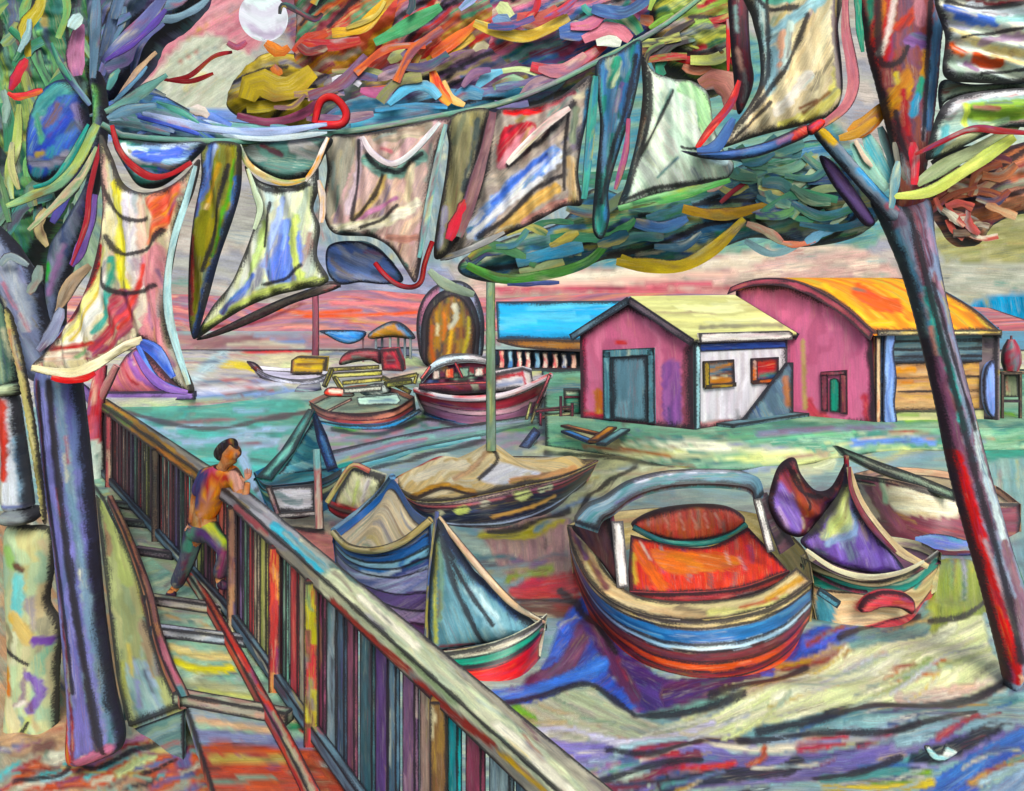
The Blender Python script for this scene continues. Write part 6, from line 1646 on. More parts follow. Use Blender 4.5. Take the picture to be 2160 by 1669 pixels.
mass(mb, [(225, 225), (330, 200), (430, 245), (560, 268), (700, 270), (700, 300), (420, 304), (240, 288)], 8.4, '4f7a80 5f8a88 4f6fb8 6a84c8 3f62b0 6f9a98 8a98b0 a8b8d8', 8, bulge=.15, ink=3)
sprinkle(mb, [(-200, -200), (200, -200), (205, 200), (150, 330), (90, 560), (-200, 560)], '3f7a5c 2f6a50 5f9468 6fa06a 34343f 8a9a5c 2f5f54 487f7a 6a8f80 4a4a5a', 46, (50, 130), (10, 20), 100, 40, (7.6, 8.6))
sprinkle(mb, [(-200, 380), (160, 380), (150, 640), (60, 700), (-200, 700)], '5f7a70 4f5a60 6a8a7a 3a3c48 8a98a0 7a84a0 5a7a58 a8a88a', 16, (40, 110), (10, 18), 70, 40, (7.6, 8.2))
sprinkle(mb, [(205, -160), (420, -160), (330, 90), (225, 200)], '566a86 5f6698 4a7078 6d5c8a 707c94 4a5870', 14, (60, 140), (8, 16), -55, 20, (7.6, 8.4))
sprinkle(mb, [(225, 215), (340, 190), (420, 250), (640, 270), (690, 288), (420, 296), (235, 270)], '4f7a80 5f8a88 4f6fb8 6a84c8 3f62b0 6f9a98 8a98b0', 12, (50, 120), (7, 12), 8, 22, (7.6, 8.2))
for pts, w, cs in (([(300, 240), (420, 268), (560, 280), (690, 262)], 20, '9fb0d8 b0bce0 8fa4d4'), ([(290, 246), (360, 262), (420, 284)], 16, '3f54b8 4a60c4'), ([(470, 285), (560, 292), (690, 280)], 13, 'c8d4dc b0c4d0'), ([(330, 215), (380, 235), (420, 260)], 12, '4f8a80 5a988c'), ([(400, 232), (424, 234), (440, 246)], 26, 'c8b8b4 d0c0bc')):
    ribbon(mb, pts, w, 7.15, cs)
mb.build('crown', M_LEAF, r)

# ---- right leaning tree
r = thing('leaning_tree', 'tall leaning tree at right with red brown and turquoise striped trunk', 'tree', W(2130, 1440, 9.75))
TY = mY(lambda px, py: 9.75 - .00025 * (1440 - np.asarray(py)))
one('trunk', M_LEAF, patch, r, [(1838, 420), (1890, 430), (1955, 420), (1972, 520), (2000, 660), (2040, 820), (2084, 990), (2130, 1150), (2170, 1280), (2168, 1400), (2142, 1450), (2122, 1446), (2106, 1380), (2070, 1240), (2036, 1120), (2004, 1000), (1976, 860), (1946, 730), (1908, 590), (1868, 490)], TY,
    '7f5f70 8090a8 6f4a5c 8a7f94 9098ac', 76, 140, 12, ink=8, inflate=.2, res=6, st=[
    ('a8d0cc 7fc0bc 88b0b8 b8d8d4', 18, [(1846, 450), (1880, 520), (1916, 600), (1946, 700)]), ('5f88a0 4f7894', 12, [(1880, 490), (1916, 580), (1940, 660), (1962, 740)]),
    ('8090b0 8a98b4 70809c a888a0', 26, [(1940, 440), (1966, 560), (1992, 660), (2030, 790), (2060, 900)]), ('3fa4a0 50b4b0 38908c', 16, [(1940, 610), (1966, 720), (1988, 800), (2010, 900)]),
    ('d08c80 c87f74', 8, [(1950, 690), (1970, 780), (2000, 860)]), ('7a4a64 845470', 26, [(1962, 760), (1992, 890), (2030, 1000)]), ('c8281f d03024 b82820', 30, [(2000, 960), (2026, 1050), (2062, 1180), (2100, 1310), (2126, 1420)]),
    ('c8d4d8 d8e0e0 a8b8c4', 16, [(2040, 890), (2050, 960), (2080, 1060), (2104, 1140)]), ('3f8a84 4a9a90', 14, [(2046, 830), (2070, 940), (2110, 1060)]), ('8a6a74 7f5f70', 20, [(2100, 1140), (2130, 1240), (2148, 1330)]), ('4fa060', 14, [(2130, 1130), (2150, 1220)]), ('3f98a0', 12, [(2150, 1220), (2166, 1290)]), ('5a3a6a', 14, [(1996, 980), (2020, 1080)]),
    ('b8a0a8', 6, [(2060, 1130), (2100, 1250), (2128, 1340)])],
    il=[(9, [(1896, 440), (1930, 560), (1970, 720), (2010, 880), (2050, 1040), (2100, 1220), (2134, 1380)]), (6, [(1950, 600), (1990, 740), (2040, 900)])])
one('bough', M_LEAF, patch, r, [(1812, -60), (1984, -60), (1982, 110), (1972, 220), (1962, 300), (1948, 400), (1958, 440), (1880, 445), (1886, 340), (1868, 260), (1848, 180), (1826, 90)], 9.5, '8a4a4c a05048 7a4a5a 94584a 6a4a60', 85, 70, 13, ink=7, inflate=.22, res=6, st=[
    ('2f7f68 3a8c74', 12, [(1824, -20), (1830, 70), (1836, 120)]), ('c03830 d0442f b83038', 40, [(1856, 0), (1850, 60), (1848, 130)]), ('d0803a c87030', 12, [(1842, -10), (1846, 30), (1838, 80)]), ('ecdcd4 e4d0cc', 12, [(1870, -10), (1862, 60), (1846, 120)]), ('c84a30 b83c2c', 18, [(1876, 70), (1900, 50), (1920, 30)]),
    ('a87080 b87c88', 22, [(1920, -10), (1922, 60)]), ('7f5890 70508a', 24, [(1900, 100), (1920, 90), (1934, 110)]), ('c0842c d09a38 b87828', 0, [(1880, 170), (1900, 150), (1910, 200), (1870, 260), (1820, 290), (1850, 230)], -50), ('c89028', 16, [(1936, 120), (1930, 170)]), ('2f9a80', 16, [(1925, 180), (1918, 210)]), ('3f90b8', 18, [(1914, 214), (1908, 245)]), ('a82c34', 12, [(1890, 200), (1896, 260), (1910, 320)]), ('7a2f38', 18, [(1900, 300), (1915, 360), (1930, 420)]),
    ('5f88b0 4f78a8 6a94bc', 26, [(1968, -40), (1962, 80), (1950, 180), (1944, 270)]), ('e8dcec', 9, [(1932, 280), (1934, 300)]), ('d8c040', 10, [(1876, 165), (1878, 180)]), ('8a3038', 12, [(1880, 260), (1896, 300), (1908, 330)])],
    il=[(8, [(1946, -20), (1940, 100), (1936, 220), (1930, 300)]), (8, [(1838, 0), (1842, 90), (1850, 140), (1880, 140), (1896, 110)]), (6, [(1878, 240), (1890, 300), (1905, 340)])])
one('bough', M_LEAF, patch, r, [(1716, 280), (1734, 268), (1760, 290), (1808, 346), (1864, 408), (1900, 446), (1880, 470), (1836, 424), (1784, 364), (1738, 312)], 9.4, '6a84a0 7890a8 5f7890 8f98a8', 48, 80, 9, ink=6, inflate=.08, st=[('d8b040 e0bc4c', 22, [(1730, 278), (1752, 300)]), ('4f94c8 5fa4d4', 20, [(1810, 362), (1850, 400), (1876, 430)]), ('c07080', 14, [(1868, 436), (1890, 440)])])
one('bough', M_LEAF, patch, r, [(1728, 330), (1756, 340), (1790, 380), (1824, 430), (1846, 470), (1824, 476), (1786, 430), (1750, 380)], 9.55, '5f4a7a 6a548a 54406c 7a5a80', 50, 80, 9, ink=6, inflate=.06)
one('bough', M_LEAF, patch, r, [(1536, -60), (1572, -60), (1580, 60), (1584, 120), (1590, 170), (1574, 220), (1556, 240), (1548, 170), (1540, 80)], 9.3, '4a3038 5a3840 3f2c34 7a3038', 86, 70, 8, ink=8, inflate=.09, st=[('8fb0b0', 8, [(1546, 20), (1550, 70)]), ('d0a090', 10, [(1552, 110), (1560, 150)])])
mb = MB()
for pts, w, cs, Y in (
        ([(1930, 326), (1980, 302), (2050, 272), (2110, 276), (2180, 282)], 14, '8a1f24 94282c', 8.9), ([(1886, 414), (1960, 404), (2040, 356), (2140, 288)], 28, 'c8cf7a d0d484 b8c470', 9.0), ([(1934, 388), (2010, 340), (2110, 292), (2170, 230)], 30, 'a8b490 98a880 b4bc98', 9.1),
        ([(1965, 345), (2000, 325), (2050, 312)], 18, '26282c 303034', 9.15), ([(1925, 300), (1930, 350), (1928, 390)], 22, 'b8303c c83c44', 9.0), ([(1886, 300), (1896, 350), (1910, 380)], 12, '6a6a60 7a7870', 9.1), ([(1880, 440), (1888, 380), (1894, 340)], 20, '5f90a8 70a0b0 b0b8a0', 9.0),
        # lower fringe: streamers under the sails
        ([(985, 560), (1060, 588), (1150, 580), (1240, 552), (1290, 500)], 26, '4f8a44 5f9c50 45803c', 8.8), ([(990, 545), (1030, 520), (1080, 530), (1130, 560)], 22, '5f9068 508058', 8.9), ([(1300, 552), (1370, 560), (1440, 560), (1510, 520), (1570, 462)], 30, 'd0b428 d8c034 c8a828', 8.7), ([(1310, 540), (1340, 555), (1380, 570)], 18, 'd8c040', 8.65), ([(1440, 440), (1500, 452), (1560, 448), (1620, 430)], 26, 'c09830 c8a440 b08a2c', 8.75),
        ([(1575, 472), (1620, 490), (1650, 512)], 20, 'a8a890 c08478 b0ac94', 8.8), ([(1640, 510), (1680, 516), (1720, 508)], 13, 'd07864 d8846c', 8.8), ([(1700, 512), (1740, 488), (1770, 474)], 22, '6fa4c8 80b0d0', 8.75), ([(1750, 480), (1780, 450), (1790, 425)], 18, 'a8c0a8 b8c8b0', 8.8),
        ([(1600, 395), (1640, 406), (1660, 400)], 20, 'c8d090 d0d898', 8.7), ([(1650, 400), (1690, 385), (1720, 356)], 18, 'a8b8a0 b4c4a8', 8.75), ([(1520, 428), (1545, 405), (1580, 380)], 12, '8a2c38 983440', 8.7), ([(1490, 400), (1520, 385), (1540, 360)], 22, 'c8a49c a8b8a0 d0b4a8', 8.75), ([(1480, 452), (1560, 446), (1640, 444), (1680, 452)], 13, '34508a 3f609a', 8.8),
        ([(1340, 470), (1400, 480), (1450, 460)], 30, '4a6fa8 5880b4', 8.9), ([(1280, 500), (1320, 480), (1340, 462)], 20, '4f9060 5a9c6a', 8.8), ([(1290, 520), (1340, 500), (1400, 500)], 24, '4f7a80 5f8a80', 9.0), ([(1380, 520), (1440, 520), (1480, 490)], 18, '3f6078 4a7088', 8.95), ([(1090, 555), (1160, 535), (1230, 520)], 30, '3f88b0 4f94b8 5f8fa0', 8.95), ([(1160, 520), (1190, 505), (1220, 490)], 22, 'c8b868 b8b070', 8.9),
        ([(905, 570), (940, 600), (1000, 622)], 22, 'a0b0a0 b0c0ac', 9.0), ([(1070, 600), (1110, 598), (1180, 596)], 12, '4f60a0 6a70a8', 9.0), ([(720, 520), (770, 520), (830, 560)], 20, '4f7a78 5f8a84', 8.6), ([(790, 555), (812, 590), (850, 600)], 14, '7a8a98 8a98a4', 8.9),
        # upper right tangle
        ([(1370, 60), (1400, 40), (1450, 20), (1480, -10)], 14, '7fa84a 8ab454', 8.8), ([(1380, 100), (1420, 120), (1480, 130), (1540, 120), (1565, 165)], 20, 'b82830 c43038 a82028', 8.7), ([(1560, 170), (1540, 220), (1500, 270), (1470, 312)], 20, 'c82c30 d83434 b42428', 8.5), ([(1534, 40), (1536, 90), (1536, 150)], 9, 'c02428 b01e24', 8.6), ([(1450, 46), (1490, 52), (1535, 46)], 12, '8a2028 982830', 8.65),
        ([(1440, 80), (1490, 90), (1530, 70)], 30, 'c8cc70 c0c468 d0cc80', 8.9), ([(1440, 140), (1470, 150), (1500, 140)], 22, 'a86a58 b87860', 8.8), ([(1476, 180), (1510, 166), (1545, 190), (1540, 230)], 50, 'b87870 c88a80 a86860', 8.8), ([(1415, 110), (1390, 140), (1400, 160)], 22, '2f7a64 3a8a70', 8.8), ([(1548, 250), (1510, 310), (1470, 320)], 24, '3f5f98 4a6aa4', 8.45)):
    ribbon(mb, pts, w, Y if Y < 8.62 or pts[0][0] > 1870 else 9.9 + Y * .01, cs, ink=.7, taper=.45, bul=.03)
for pts, w, cs, Y in (([(1800, 300), (1830, 350), (1872, 400)], 34, '9fc8b8 a8d0c8 88b8b0', 9.62), ([(1826, 285), (1850, 330), (1880, 384)], 36, 'a8d0c8 b8d4c4 5fa8b8', 9.64), ([(1856, 268), (1872, 310), (1886, 360)], 24, '8fb0b0 7fa8b0', 9.63), ([(1804, 296), (1822, 330), (1840, 352)], 12, 'd8c4b4', 9.58), ([(1790, 282), (1830, 262), (1870, 220)], 40, 'c0842c b87830 a87a3c', 9.6), ([(1770, 292), (1810, 280), (1850, 250)], 24, 'c89840 b88a38', 9.58)):
    ribbon(mb, pts, w, Y, cs, ink=.5, taper=.5)
mass(mb, [(1250, 400), (1340, 420), (1470, 400), (1560, 350), (1640, 320), (1730, 300), (1800, 380), (1850, 450), (1800, 500), (1700, 520), (1600, 500), (1500, 530), (1400, 560), (1290, 545), (1180, 585), (1060, 598), (975, 580), (980, 545), (1080, 500), (1180, 470)], 10.5, '3f6f9a 4a8a6a 6fa06a 4f7f94 8f9f7a 3a4f78 5f9088 2f5f74 7a98a0 b8b070 447a60 5a8ab0', -12, il=[
    (8, [(1000, 570), (1100, 560), (1220, 520), (1300, 490)]), (8, [(1280, 540), (1380, 520), (1470, 480), (1560, 470)]), (7, [(1430, 440), (1540, 430), (1640, 440), (1760, 460)]), (7, [(1560, 380), (1640, 420), (1720, 380)]), (6, [(1340, 460), (1420, 450), (1500, 420)]), (7, [(1580, 470), (1660, 520), (1740, 500), (1790, 440)])])
mass(mb, [(1385, -120), (1560, -120), (1556, 60), (1560, 160), (1500, 200), (1440, 170), (1390, 140), (1370, 60)], 10.4, '7f9f4f 8fac5c c8c46a a8323a 4f7a50 6a8a4a b8bc74 3f6a50', -25, il=[(7, [(1380, 100), (1440, 130), (1540, 120)]), (6, [(1440, 60), (1500, 60), (1540, 40)])])
mass(mb, [(1968, 360), (2060, 350), (2160, 300), (2320, 300), (2320, 440), (2160, 450), (2080, 480), (2050, 520), (2000, 480)], 10.4, 'a85a44 c07a58 6d3a44 4a4a68 b86a4c d08c70 8a4440 c8a888 e0a090', -16, il=[(7, [(1990, 380), (2060, 370), (2140, 320)]), (6, [(2010, 430), (2080, 420), (2150, 400)])])
mass(mb, [(1500, -420), (1800, -520), (2150, -470), (2360, -300), (2340, -90), (2200, -50), (2050, -60), (1900, -20), (1760, -50), (1600, -40), (1480, -140)], 9.9, '7f9f4f 4f7a50 c8c46a a8523a 4a6a80 6a8a4a b8bc74 3f6a50 c47484', -12)
sprinkle(mb, [(1250, 330), (1500, 410), (1600, 330), (1720, 300), (1830, 440), (1790, 500), (1640, 520), (1460, 500), (1300, 545), (990, 600), (960, 560), (1100, 480), (1250, 440)], '3f6f9a 4a8a6a 6fa06a 4f7f94 8f9f7a 3a4f78 5f9088 2f5f74 7a98a0 b8b070 447a60', 26, (50, 150), (9, 18), -10, 24, (9.95, 10.6))
sprinkle(mb, [(1570, 300), (1740, 320), (1760, 420), (1600, 420), (1540, 360)], '5f8a78 4f7f80 7aa08a 98b090 3f6a78', 16, (40, 100), (10, 20), 5, 40, (9.95, 10.4))
sprinkle(mb, [(1380, -160), (1560, -160), (1556, 130), (1380, 130)], '7f9f4f 8fac5c c8c46a a8323a 4f7a50 6a8a4a 3a3438 b8bc74', 14, (40, 120), (8, 16), -30, 40, (9.9, 10.4))
sprinkle(mb, [(1960, 345), (2300, 300), (2300, 440), (2040, 470), (1980, 430)], 'a85a44 c07a58 6d3a44 4a4a68 b86a4c d08c70 8a4440 c8a888', 16, (40, 110), (8, 16), -14, 40, (9.85, 10.4))
sprinkle(mb, [(1990, 430), (2080, 440), (2090, 500), (2000, 510)], '3a342c 5f4a40 a84a44 c8c0b0 6a4a3a b05a50', 14, (24, 60), (8, 14), 20, 60, (9.3, 9.8))
# the dense painted foliage across the top
TOPZ = [([(640, -180), (840, -180), (820, 60), (720, 150), (640, 140), (640, 60)], 'a8443c c4652f b98a3a 8a3d48 6d5a7a 5a8a6a b0503a a03840 c88a44', 210, -34),
        ([(830, -180), (1060, -180), (1060, 90), (900, 130), (760, 190), (700, 160), (820, 60)], 'a8443c b8503a 4f9070 7a4454 b83c38 c4652f 6d5a7a a88a4a 5f4a6a', 200, -34),
        ([(700, 150), (900, 120), (1060, 90), (1200, 130), (1240, 170), (1050, 215), (900, 200), (760, 240), (690, 260), (640, 200)], '5f5478 7a5a80 6a4a6a 8a6a80 4f5a80 a88a94 5a4658 b87884 8a8a60 483f60', 300, -24),
        ([(1040, -180), (1390, -180), (1390, 60), (1290, 130), (1180, 150), (1050, 110)], '3f5f9f 3f7f74 b0373f c47484 4a6a98 2f4f88 5a7a90 8a4a6a c07090', 220, -22),
        ([(560, 130), (690, 150), (700, 210), (640, 270), (560, 260), (500, 220)], 'a8923a b8a048 8a7a4a 6f6a78 9a8a50 7a5a64 c0a850', 90, -20),
        ([(720, 240), (800, 190), (960, 190), (1180, 150), (1230, 165), (1040, 240), (860, 270), (700, 290)], '5aa2cc 4f94c0 6a8aa8 4f7a98 5f6a90 8ab0c4 6a5f88', 150, -14)]
for i, (z, cs, n, a) in enumerate(TOPZ):
    zx = np.array(z, float); zc = zx.mean(0); zz = zc + (zx - zc) * 1.14
    mass(mb, zz.tolist(), 10.6 + .05 * (i % 3), cs, a, L=110, w=11, ink=3, bulge=.2, il=[(6, [(zc[0] + q + dx * math.cos(math.radians(a + w_)), zc[1] + q * .4 * (-1) ** j + dx * math.sin(math.radians(a + w_))) for dx, w_ in ((-70, -6), (-20, 8), (40, -4), (90, 6))]) for j, q in enumerate((-80, -20, 40, 95))])
    sprinkle(mb, z, cs, int(n * .03), (50, 140), (9, 20), a, 20, (10.0, 11.0))
for pts, w, cs in (
        ([(700, 70), (760, 60), (800, 20), (830, -10)], 24, 'c89a38 d0a844 b8862c'), ([(730, 60), (790, 34), (812, 2)], 10, 'd8c478 c8b060'), ([(790, 90), (850, 60), (930, 14)], 26, '4f9a6a 5aa878 448a5c'), ([(640, 90), (700, 96), (760, 84)], 24, 'b03a34 a83038'), ([(620, 110), (640, 90), (690, 70)], 24, 'a83c2c b8502c'),
        ([(910, 120), (980, 70), (1010, 45)], 22, 'd0602c c8542c d87038'), ([(1000, 48), (1060, 70), (1120, 75), (1200, 36)], 24, 'd0b058 c8a448 d8bc68'), ([(900, 128), (960, 100), (1000, 76)], 16, 'c8a440 b89438'), ([(912, 150), (926, 190), (950, 220)], 26, 'd84028 e04c30 e8b060'), ([(936, 170), (950, 205), (980, 222)], 14, 'e8c088 e0b878'),
        ([(1110, 40), (1130, 20), (1138, -20)], 13, 'a8202c b42834'), ([(1050, 10), (1070, 24), (1078, 36)], 26, 'c8d0a0 bcc494'), ([(970, 20), (1000, -6), (1020, -30)], 18, '98a4d8 a8b0e0'), ([(1040, 46), (1060, 40), (1076, 50)], 22, '6a88b0 7f98bc'),
        ([(1090, 40), (1150, 44), (1180, 20)], 40, 'a84a44 b05850'), ([(1120, 140), (1180, 150), (1240, 120), (1290, 80)], 26, 'b02f3c a82838 bc3c48'), ([(1170, 150), (1220, 130), (1260, 105)], 22, 'd08090 c87484'), ([(1230, 84), (1290, 60), (1330, 84)], 30, 'c47484 cc8090'), ([(1258, 90), (1285, 86), (1310, 92)], 22, 'e0e0d8 d4d8cc'),
        ([(1230, 10), (1245, 26), (1290, 14)], 16, '4f9a90 58a498'), ([(1280, 20), (1330, 44), (1350, 70)], 30, '3f8a6a 4a9474'), ([(1180, 70), (1240, 60), (1270, 40)], 34, '3f5fa0 4a6aa8'), ([(1350, 40), (1390, 50), (1400, 70)], 24, 'c86a50 d07a5c'),
        ([(820, 220), (860, 186), (900, 182), (926, 206)], 22, '6ab0d4 7abcdc 5aa4cc'), ([(740, 262), (820, 250), (920, 232), (980, 224)], 34, '58a8d0 4f9cc8 68b4d4'), ([(1006, 184), (1030, 160), (1060, 150)], 18, '6fb0d0 80bcd8'), ([(1050, 152), (1100, 146), (1150, 160)], 14, 'b8c898 c0cca0'), ([(1040, 185), (1080, 170), (1110, 180)], 24, '7fa488 8aac90'),
        ([(520, 210), (540, 172), (600, 190), (660, 150)], 50, 'b8a034 c4ac40 a8922c'), ([(520, 228), (580, 220), (640, 190)], 26, 'c0a838 8a9a5c c8b85c'), ([(576, 204), (630, 190), (660, 160)], 12, '4a5a8a 54689a'), ([(500, 244), (570, 258), (640, 240), (680, 205)], 20, '8f4464 9a5070 7f3a58'), ([(560, 90), (590, 110), (610, 100)], 26, 'd08038 c87030'), ([(575, 140), (584, 150), (590, 160)], 22, 'd07c34 c8742c'),
        ([(630, 95), (650, 110), (690, 100)], 20, '6a2a2c 5a2428'), ([(700, 170), (740, 168), (760, 180)], 18, 'd0ccd8 c4c0d0'), ([(820, 130), (850, 110), (865, 115)], 20, 'b8bc84 a8ac78'), ([(1000, 106), (1016, 94), (1030, 100)], 18, 'c8bca0 b8b090'), ([(860, 30), (870, 10), (866, -20)], 16, '2f4a54 28404c'), ([(680, 28), (660, 40), (600, 10), (590, 30)], 12, '26262c 2e2c34'),
        ([(700, 150), (780, 150), (840, 170)], 12, '8a8f68 989c70'), ([(760, 190), (800, 196), (850, 180)], 18, '9a5078 a85c84'), ([(450, 155), (400, 172), (346, 168)], 9, '98202c'), ([(490, 110), (450, 120), (400, 160), (352, 170)], 9, '8f1c28 9a2430'), ([(480, 90), (500, 100), (520, 88)], 14, 'a85060 b05c6c')):
    ribbon(mb, pts, w * 1.1, 10.12 + random.uniform(-.08, .08), cs, ink=.5, taper=.5, bul=.02, lift=.002)
mb.build('crown', M_LEAF, r)

# ---- red ring hanging on the rope
r = thing('red_loop', 'thick red loop of cord tied on the washing rope', 'cord', W(700, 240, 7.5))
mb = MB()
tube(mb, C((664, 260, 7.45), (676, 215, 7.45), (704, 206, 7.45), (730, 236, 7.45), (720, 262, 7.45), (672, 264, 7.45)), [.03, .035, .035, .04], 'c02428 d02c2c a82028', n=10)
mb.build('cord', M_CLOTH, r)
r = thing('hook_rope', 'dark red rope hook hanging below the rose cloth', 'rope', W(860, 605, 7.7))
mb = MB()
tube(mb, C((792, 556, 7.75), (812, 580, 7.7), (838, 600, 7.7), (868, 606, 7.7), (888, 594, 7.7), (896, 556, 7.7), (912, 510, 7.75)), [.024], 'a3222c b02c34 8a1c28', n=10)
mb.build('cord', M_CLOTH, r)

# ---- the rope
def RY(x):
    return 6.62 + (np.asarray(x, float) - 215) / 1200 * 2.3


r = thing('rope', 'long sagging green rope carrying the hanging sails between the trees', 'rope', W(700, 290, 7.5))
mb = MB()
tube(mb, C(*[(x, y, float(RY(x))) for x, y in ((214, 262), (260, 286), (400, 297), (560, 297), (720, 280), (900, 250), (1050, 220), (1160, 180), (1260, 130), (1350, 84), (1420, 40), (1520, -40))]), [.026, .03, .03], '6a988c 74a090 5f8a80 7f9a80 8a7a88', n=10, w=4)
mb.build('cord', M_CLOTH, r)
mb = MB()
tube(mb, C(*[(x, y, float(RY(x)) + .03) for x, y in ((236, 284), (330, 306), (480, 308), (640, 300))]), [.014], '3f6a64 507a70', n=8, w=4)
mb.build('twine', M_CLOTH, r)

# ---- hanging cloths
HANG = 'cloths and sails hanging from the rope'


def cloth(name, label, poly, Y, cols, parts=(), **k):
    P = np.array(poly, float)
    i = int(np.argmin(P[:, 1]))
    r = thing(name, label, name.split('_')[-1], W(P[i, 0], P[i, 1], Y), group=HANG)
    k.setdefault('bulge', .07); k.setdefault('fold', (.04, 50, 84))
    k.setdefault('res', 4.6)
    one('cloth', M_CLOTH, patch, r, poly, Y, cols, **k)
    for pn, pts, w, cs in parts:
        mb = MB()
        ribbon(mb, pts, w, Y - .12 - k['bulge'] * .5, cs, taper=.45)
        mb.build(pn, M_CLOTH, r)
    return r


cloth('striped_cloth', 'long striped cream and rose cloth with red edge covering the violet trunk top', [(210, 284), (234, 330), (258, 386), (300, 406), (350, 396), (388, 370), (420, 336), (408, 400), (384, 462), (366, 540), (356, 620), (362, 700), (384, 760), (408, 822), (390, 826), (352, 790), (330, 752), (300, 716), (262, 735), (214, 768), (168, 790), (120, 788), (66, 776), (100, 738), (140, 684), (176, 622), (202, 540), (216, 450), (212, 370)], 6.5,
      'd8cca8 dcd4bc d0c4a4 e0d8c8 d4b8ac', ang=82, L=80, w=12, ink=9, st=[
    ('e0d468 d8cc5c e4dc80', 26, [(248, 390), (262, 470), (262, 560), (280, 620)]), ('e0dcd8 e8e4e0 d4ccd8', 24, [(280, 410), (284, 500), (300, 600)]), ('d8744c c8503c d88a70 d06050', 0, [(310, 420), (385, 380), (376, 450), (340, 500), (310, 520), (330, 460)], -50),
    ('d8949c d08890 dca0a4 d4909a', 0, [(300, 545), (352, 520), (348, 640), (356, 720), (376, 780), (330, 748), (300, 716), (312, 640)], 84), ('a8404c 984454 b05a64 8a4a68', 0, [(248, 610), (300, 620), (290, 680), (262, 720), (200, 760), (180, 750), (226, 690)], -55), ('c8484c d05458', 9, [(300, 600), (276, 650), (240, 700)]), ('c84a44', 8, [(306, 560), (290, 640), (262, 690)]),
    ('e4dc98 dcd48c', 16, [(226, 530), (206, 600), (176, 660), (140, 716)]), ('e4e0dc dcd8d4', 22, [(236, 560), (222, 620), (194, 676), (160, 722)]), ('c8b048 b8a040', 6, [(210, 610), (186, 670), (158, 716)]), ('4f9a90 58a498', 12, [(244, 545), (240, 610), (226, 670), (208, 700)]), ('c8282c d03034', 15, [(212, 520), (196, 580), (166, 644), (128, 696), (100, 736)]),
    ('b03a34 a84038', 10, [(110, 736), (160, 730), (205, 722)]), ('d8d0c4 d8b8a8', 16, [(90, 756), (150, 750), (200, 745)]), ('8aa87c', 8, [(168, 752), (188, 738)]), ('a8c8c4 98c0bc', 9, [(248, 330), (262, 372)]), ('d0a8a0', 12, [(216, 330), (222, 420), (214, 500)])],
      il=[(6, [(206, 330), (222, 400), (246, 444), (286, 466), (316, 462)]), (6, [(234, 500), (250, 528), (276, 538), (316, 524), (348, 486)]), (6, [(220, 566), (226, 598), (250, 616), (290, 618), (334, 602)]), (5, [(232, 290), (236, 340), (256, 390)])],
      parts=[('edge_strip', [(412, 350), (390, 430), (366, 506), (354, 580), (354, 650), (370, 726), (398, 812)], 18, 'a8c8cc b8d8dc 98b8c0 c8dcdc'), ('hem', [(66, 776), (120, 786), (166, 786), (215, 762), (262, 732), (300, 716)], 26, 'e4dab4 dcd0a8 e8e0c4'), ('hem', [(108, 796), (140, 802), (180, 796), (200, 786)], 20, 'c02a2c cc3434'), ('flap', [(296, 722), (330, 742), (366, 796)], 26, '4468c8 3f5cbc 7f98dc'), ('flap', [(284, 742), (312, 788), (350, 818), (396, 828)], 18, '7a5aa8 8a68b4')])
cloth('blue_swag', 'blue and white swag with dark red lower band at the left rope end', [(232, 268), (248, 286), (330, 302), (430, 300), (404, 340), (368, 374), (330, 396), (292, 392), (262, 350), (242, 310)], 6.75, '8fb0dc a4bce0 4f66c4 c8d8ec 3f8a80', ang=10, L=60, w=12, bulge=.1, fold=(.03, 60, 10), st=[
    ('4f9a88 3f8a80', 16, [(250, 290), (270, 300), (300, 304)]), ('e0e8f0 e8ecf0', 12, [(268, 310), (290, 338), (330, 346)]), ('5068cc 4a60c0', 18, [(300, 330), (340, 340), (380, 320)]), ('2f5f58 386a62', 22, [(272, 370), (310, 390), (352, 378)])],
      parts=[('band', [(236, 264), (250, 312), (276, 346), (316, 372), (358, 368), (404, 342)], 16, '98202a 8a1c28 a42c30')])
cloth('olive_cloth', 'narrow olive and blue striped cloth tapering down beside the white sail', [(430, 306), (500, 302), (508, 340), (506, 400), (490, 460), (462, 540), (440, 620), (420, 690), (408, 716), (398, 670), (398, 560), (408, 460), (424, 380)], 7.05, '8a8630 94902c 7f8a38 a8983a 7a7a40', ang=98, L=110, w=11, st=[
    ('4f6cb8 5f80c8 4460b0', 20, [(452, 310), (436, 380), (418, 450)]), ('98a8d0', 10, [(462, 310), (450, 360)]), ('5a9a3a 64a444', 8, [(496, 340), (480, 440), (450, 540)]), ('3f6ab0 3a60a4 4a74b8', 16, [(504, 380), (486, 470), (452, 570), (424, 670), (412, 706)]), ('8a3034 a03a34', 14, [(410, 500), (404, 600), (404, 660)]), ('8a70a0 7f6a98', 9, [(424, 380), (410, 480)]), ('c0982c', 10, [(470, 350), (440, 440)])],
      il=[(5, [(484, 350), (462, 460), (436, 570)])])
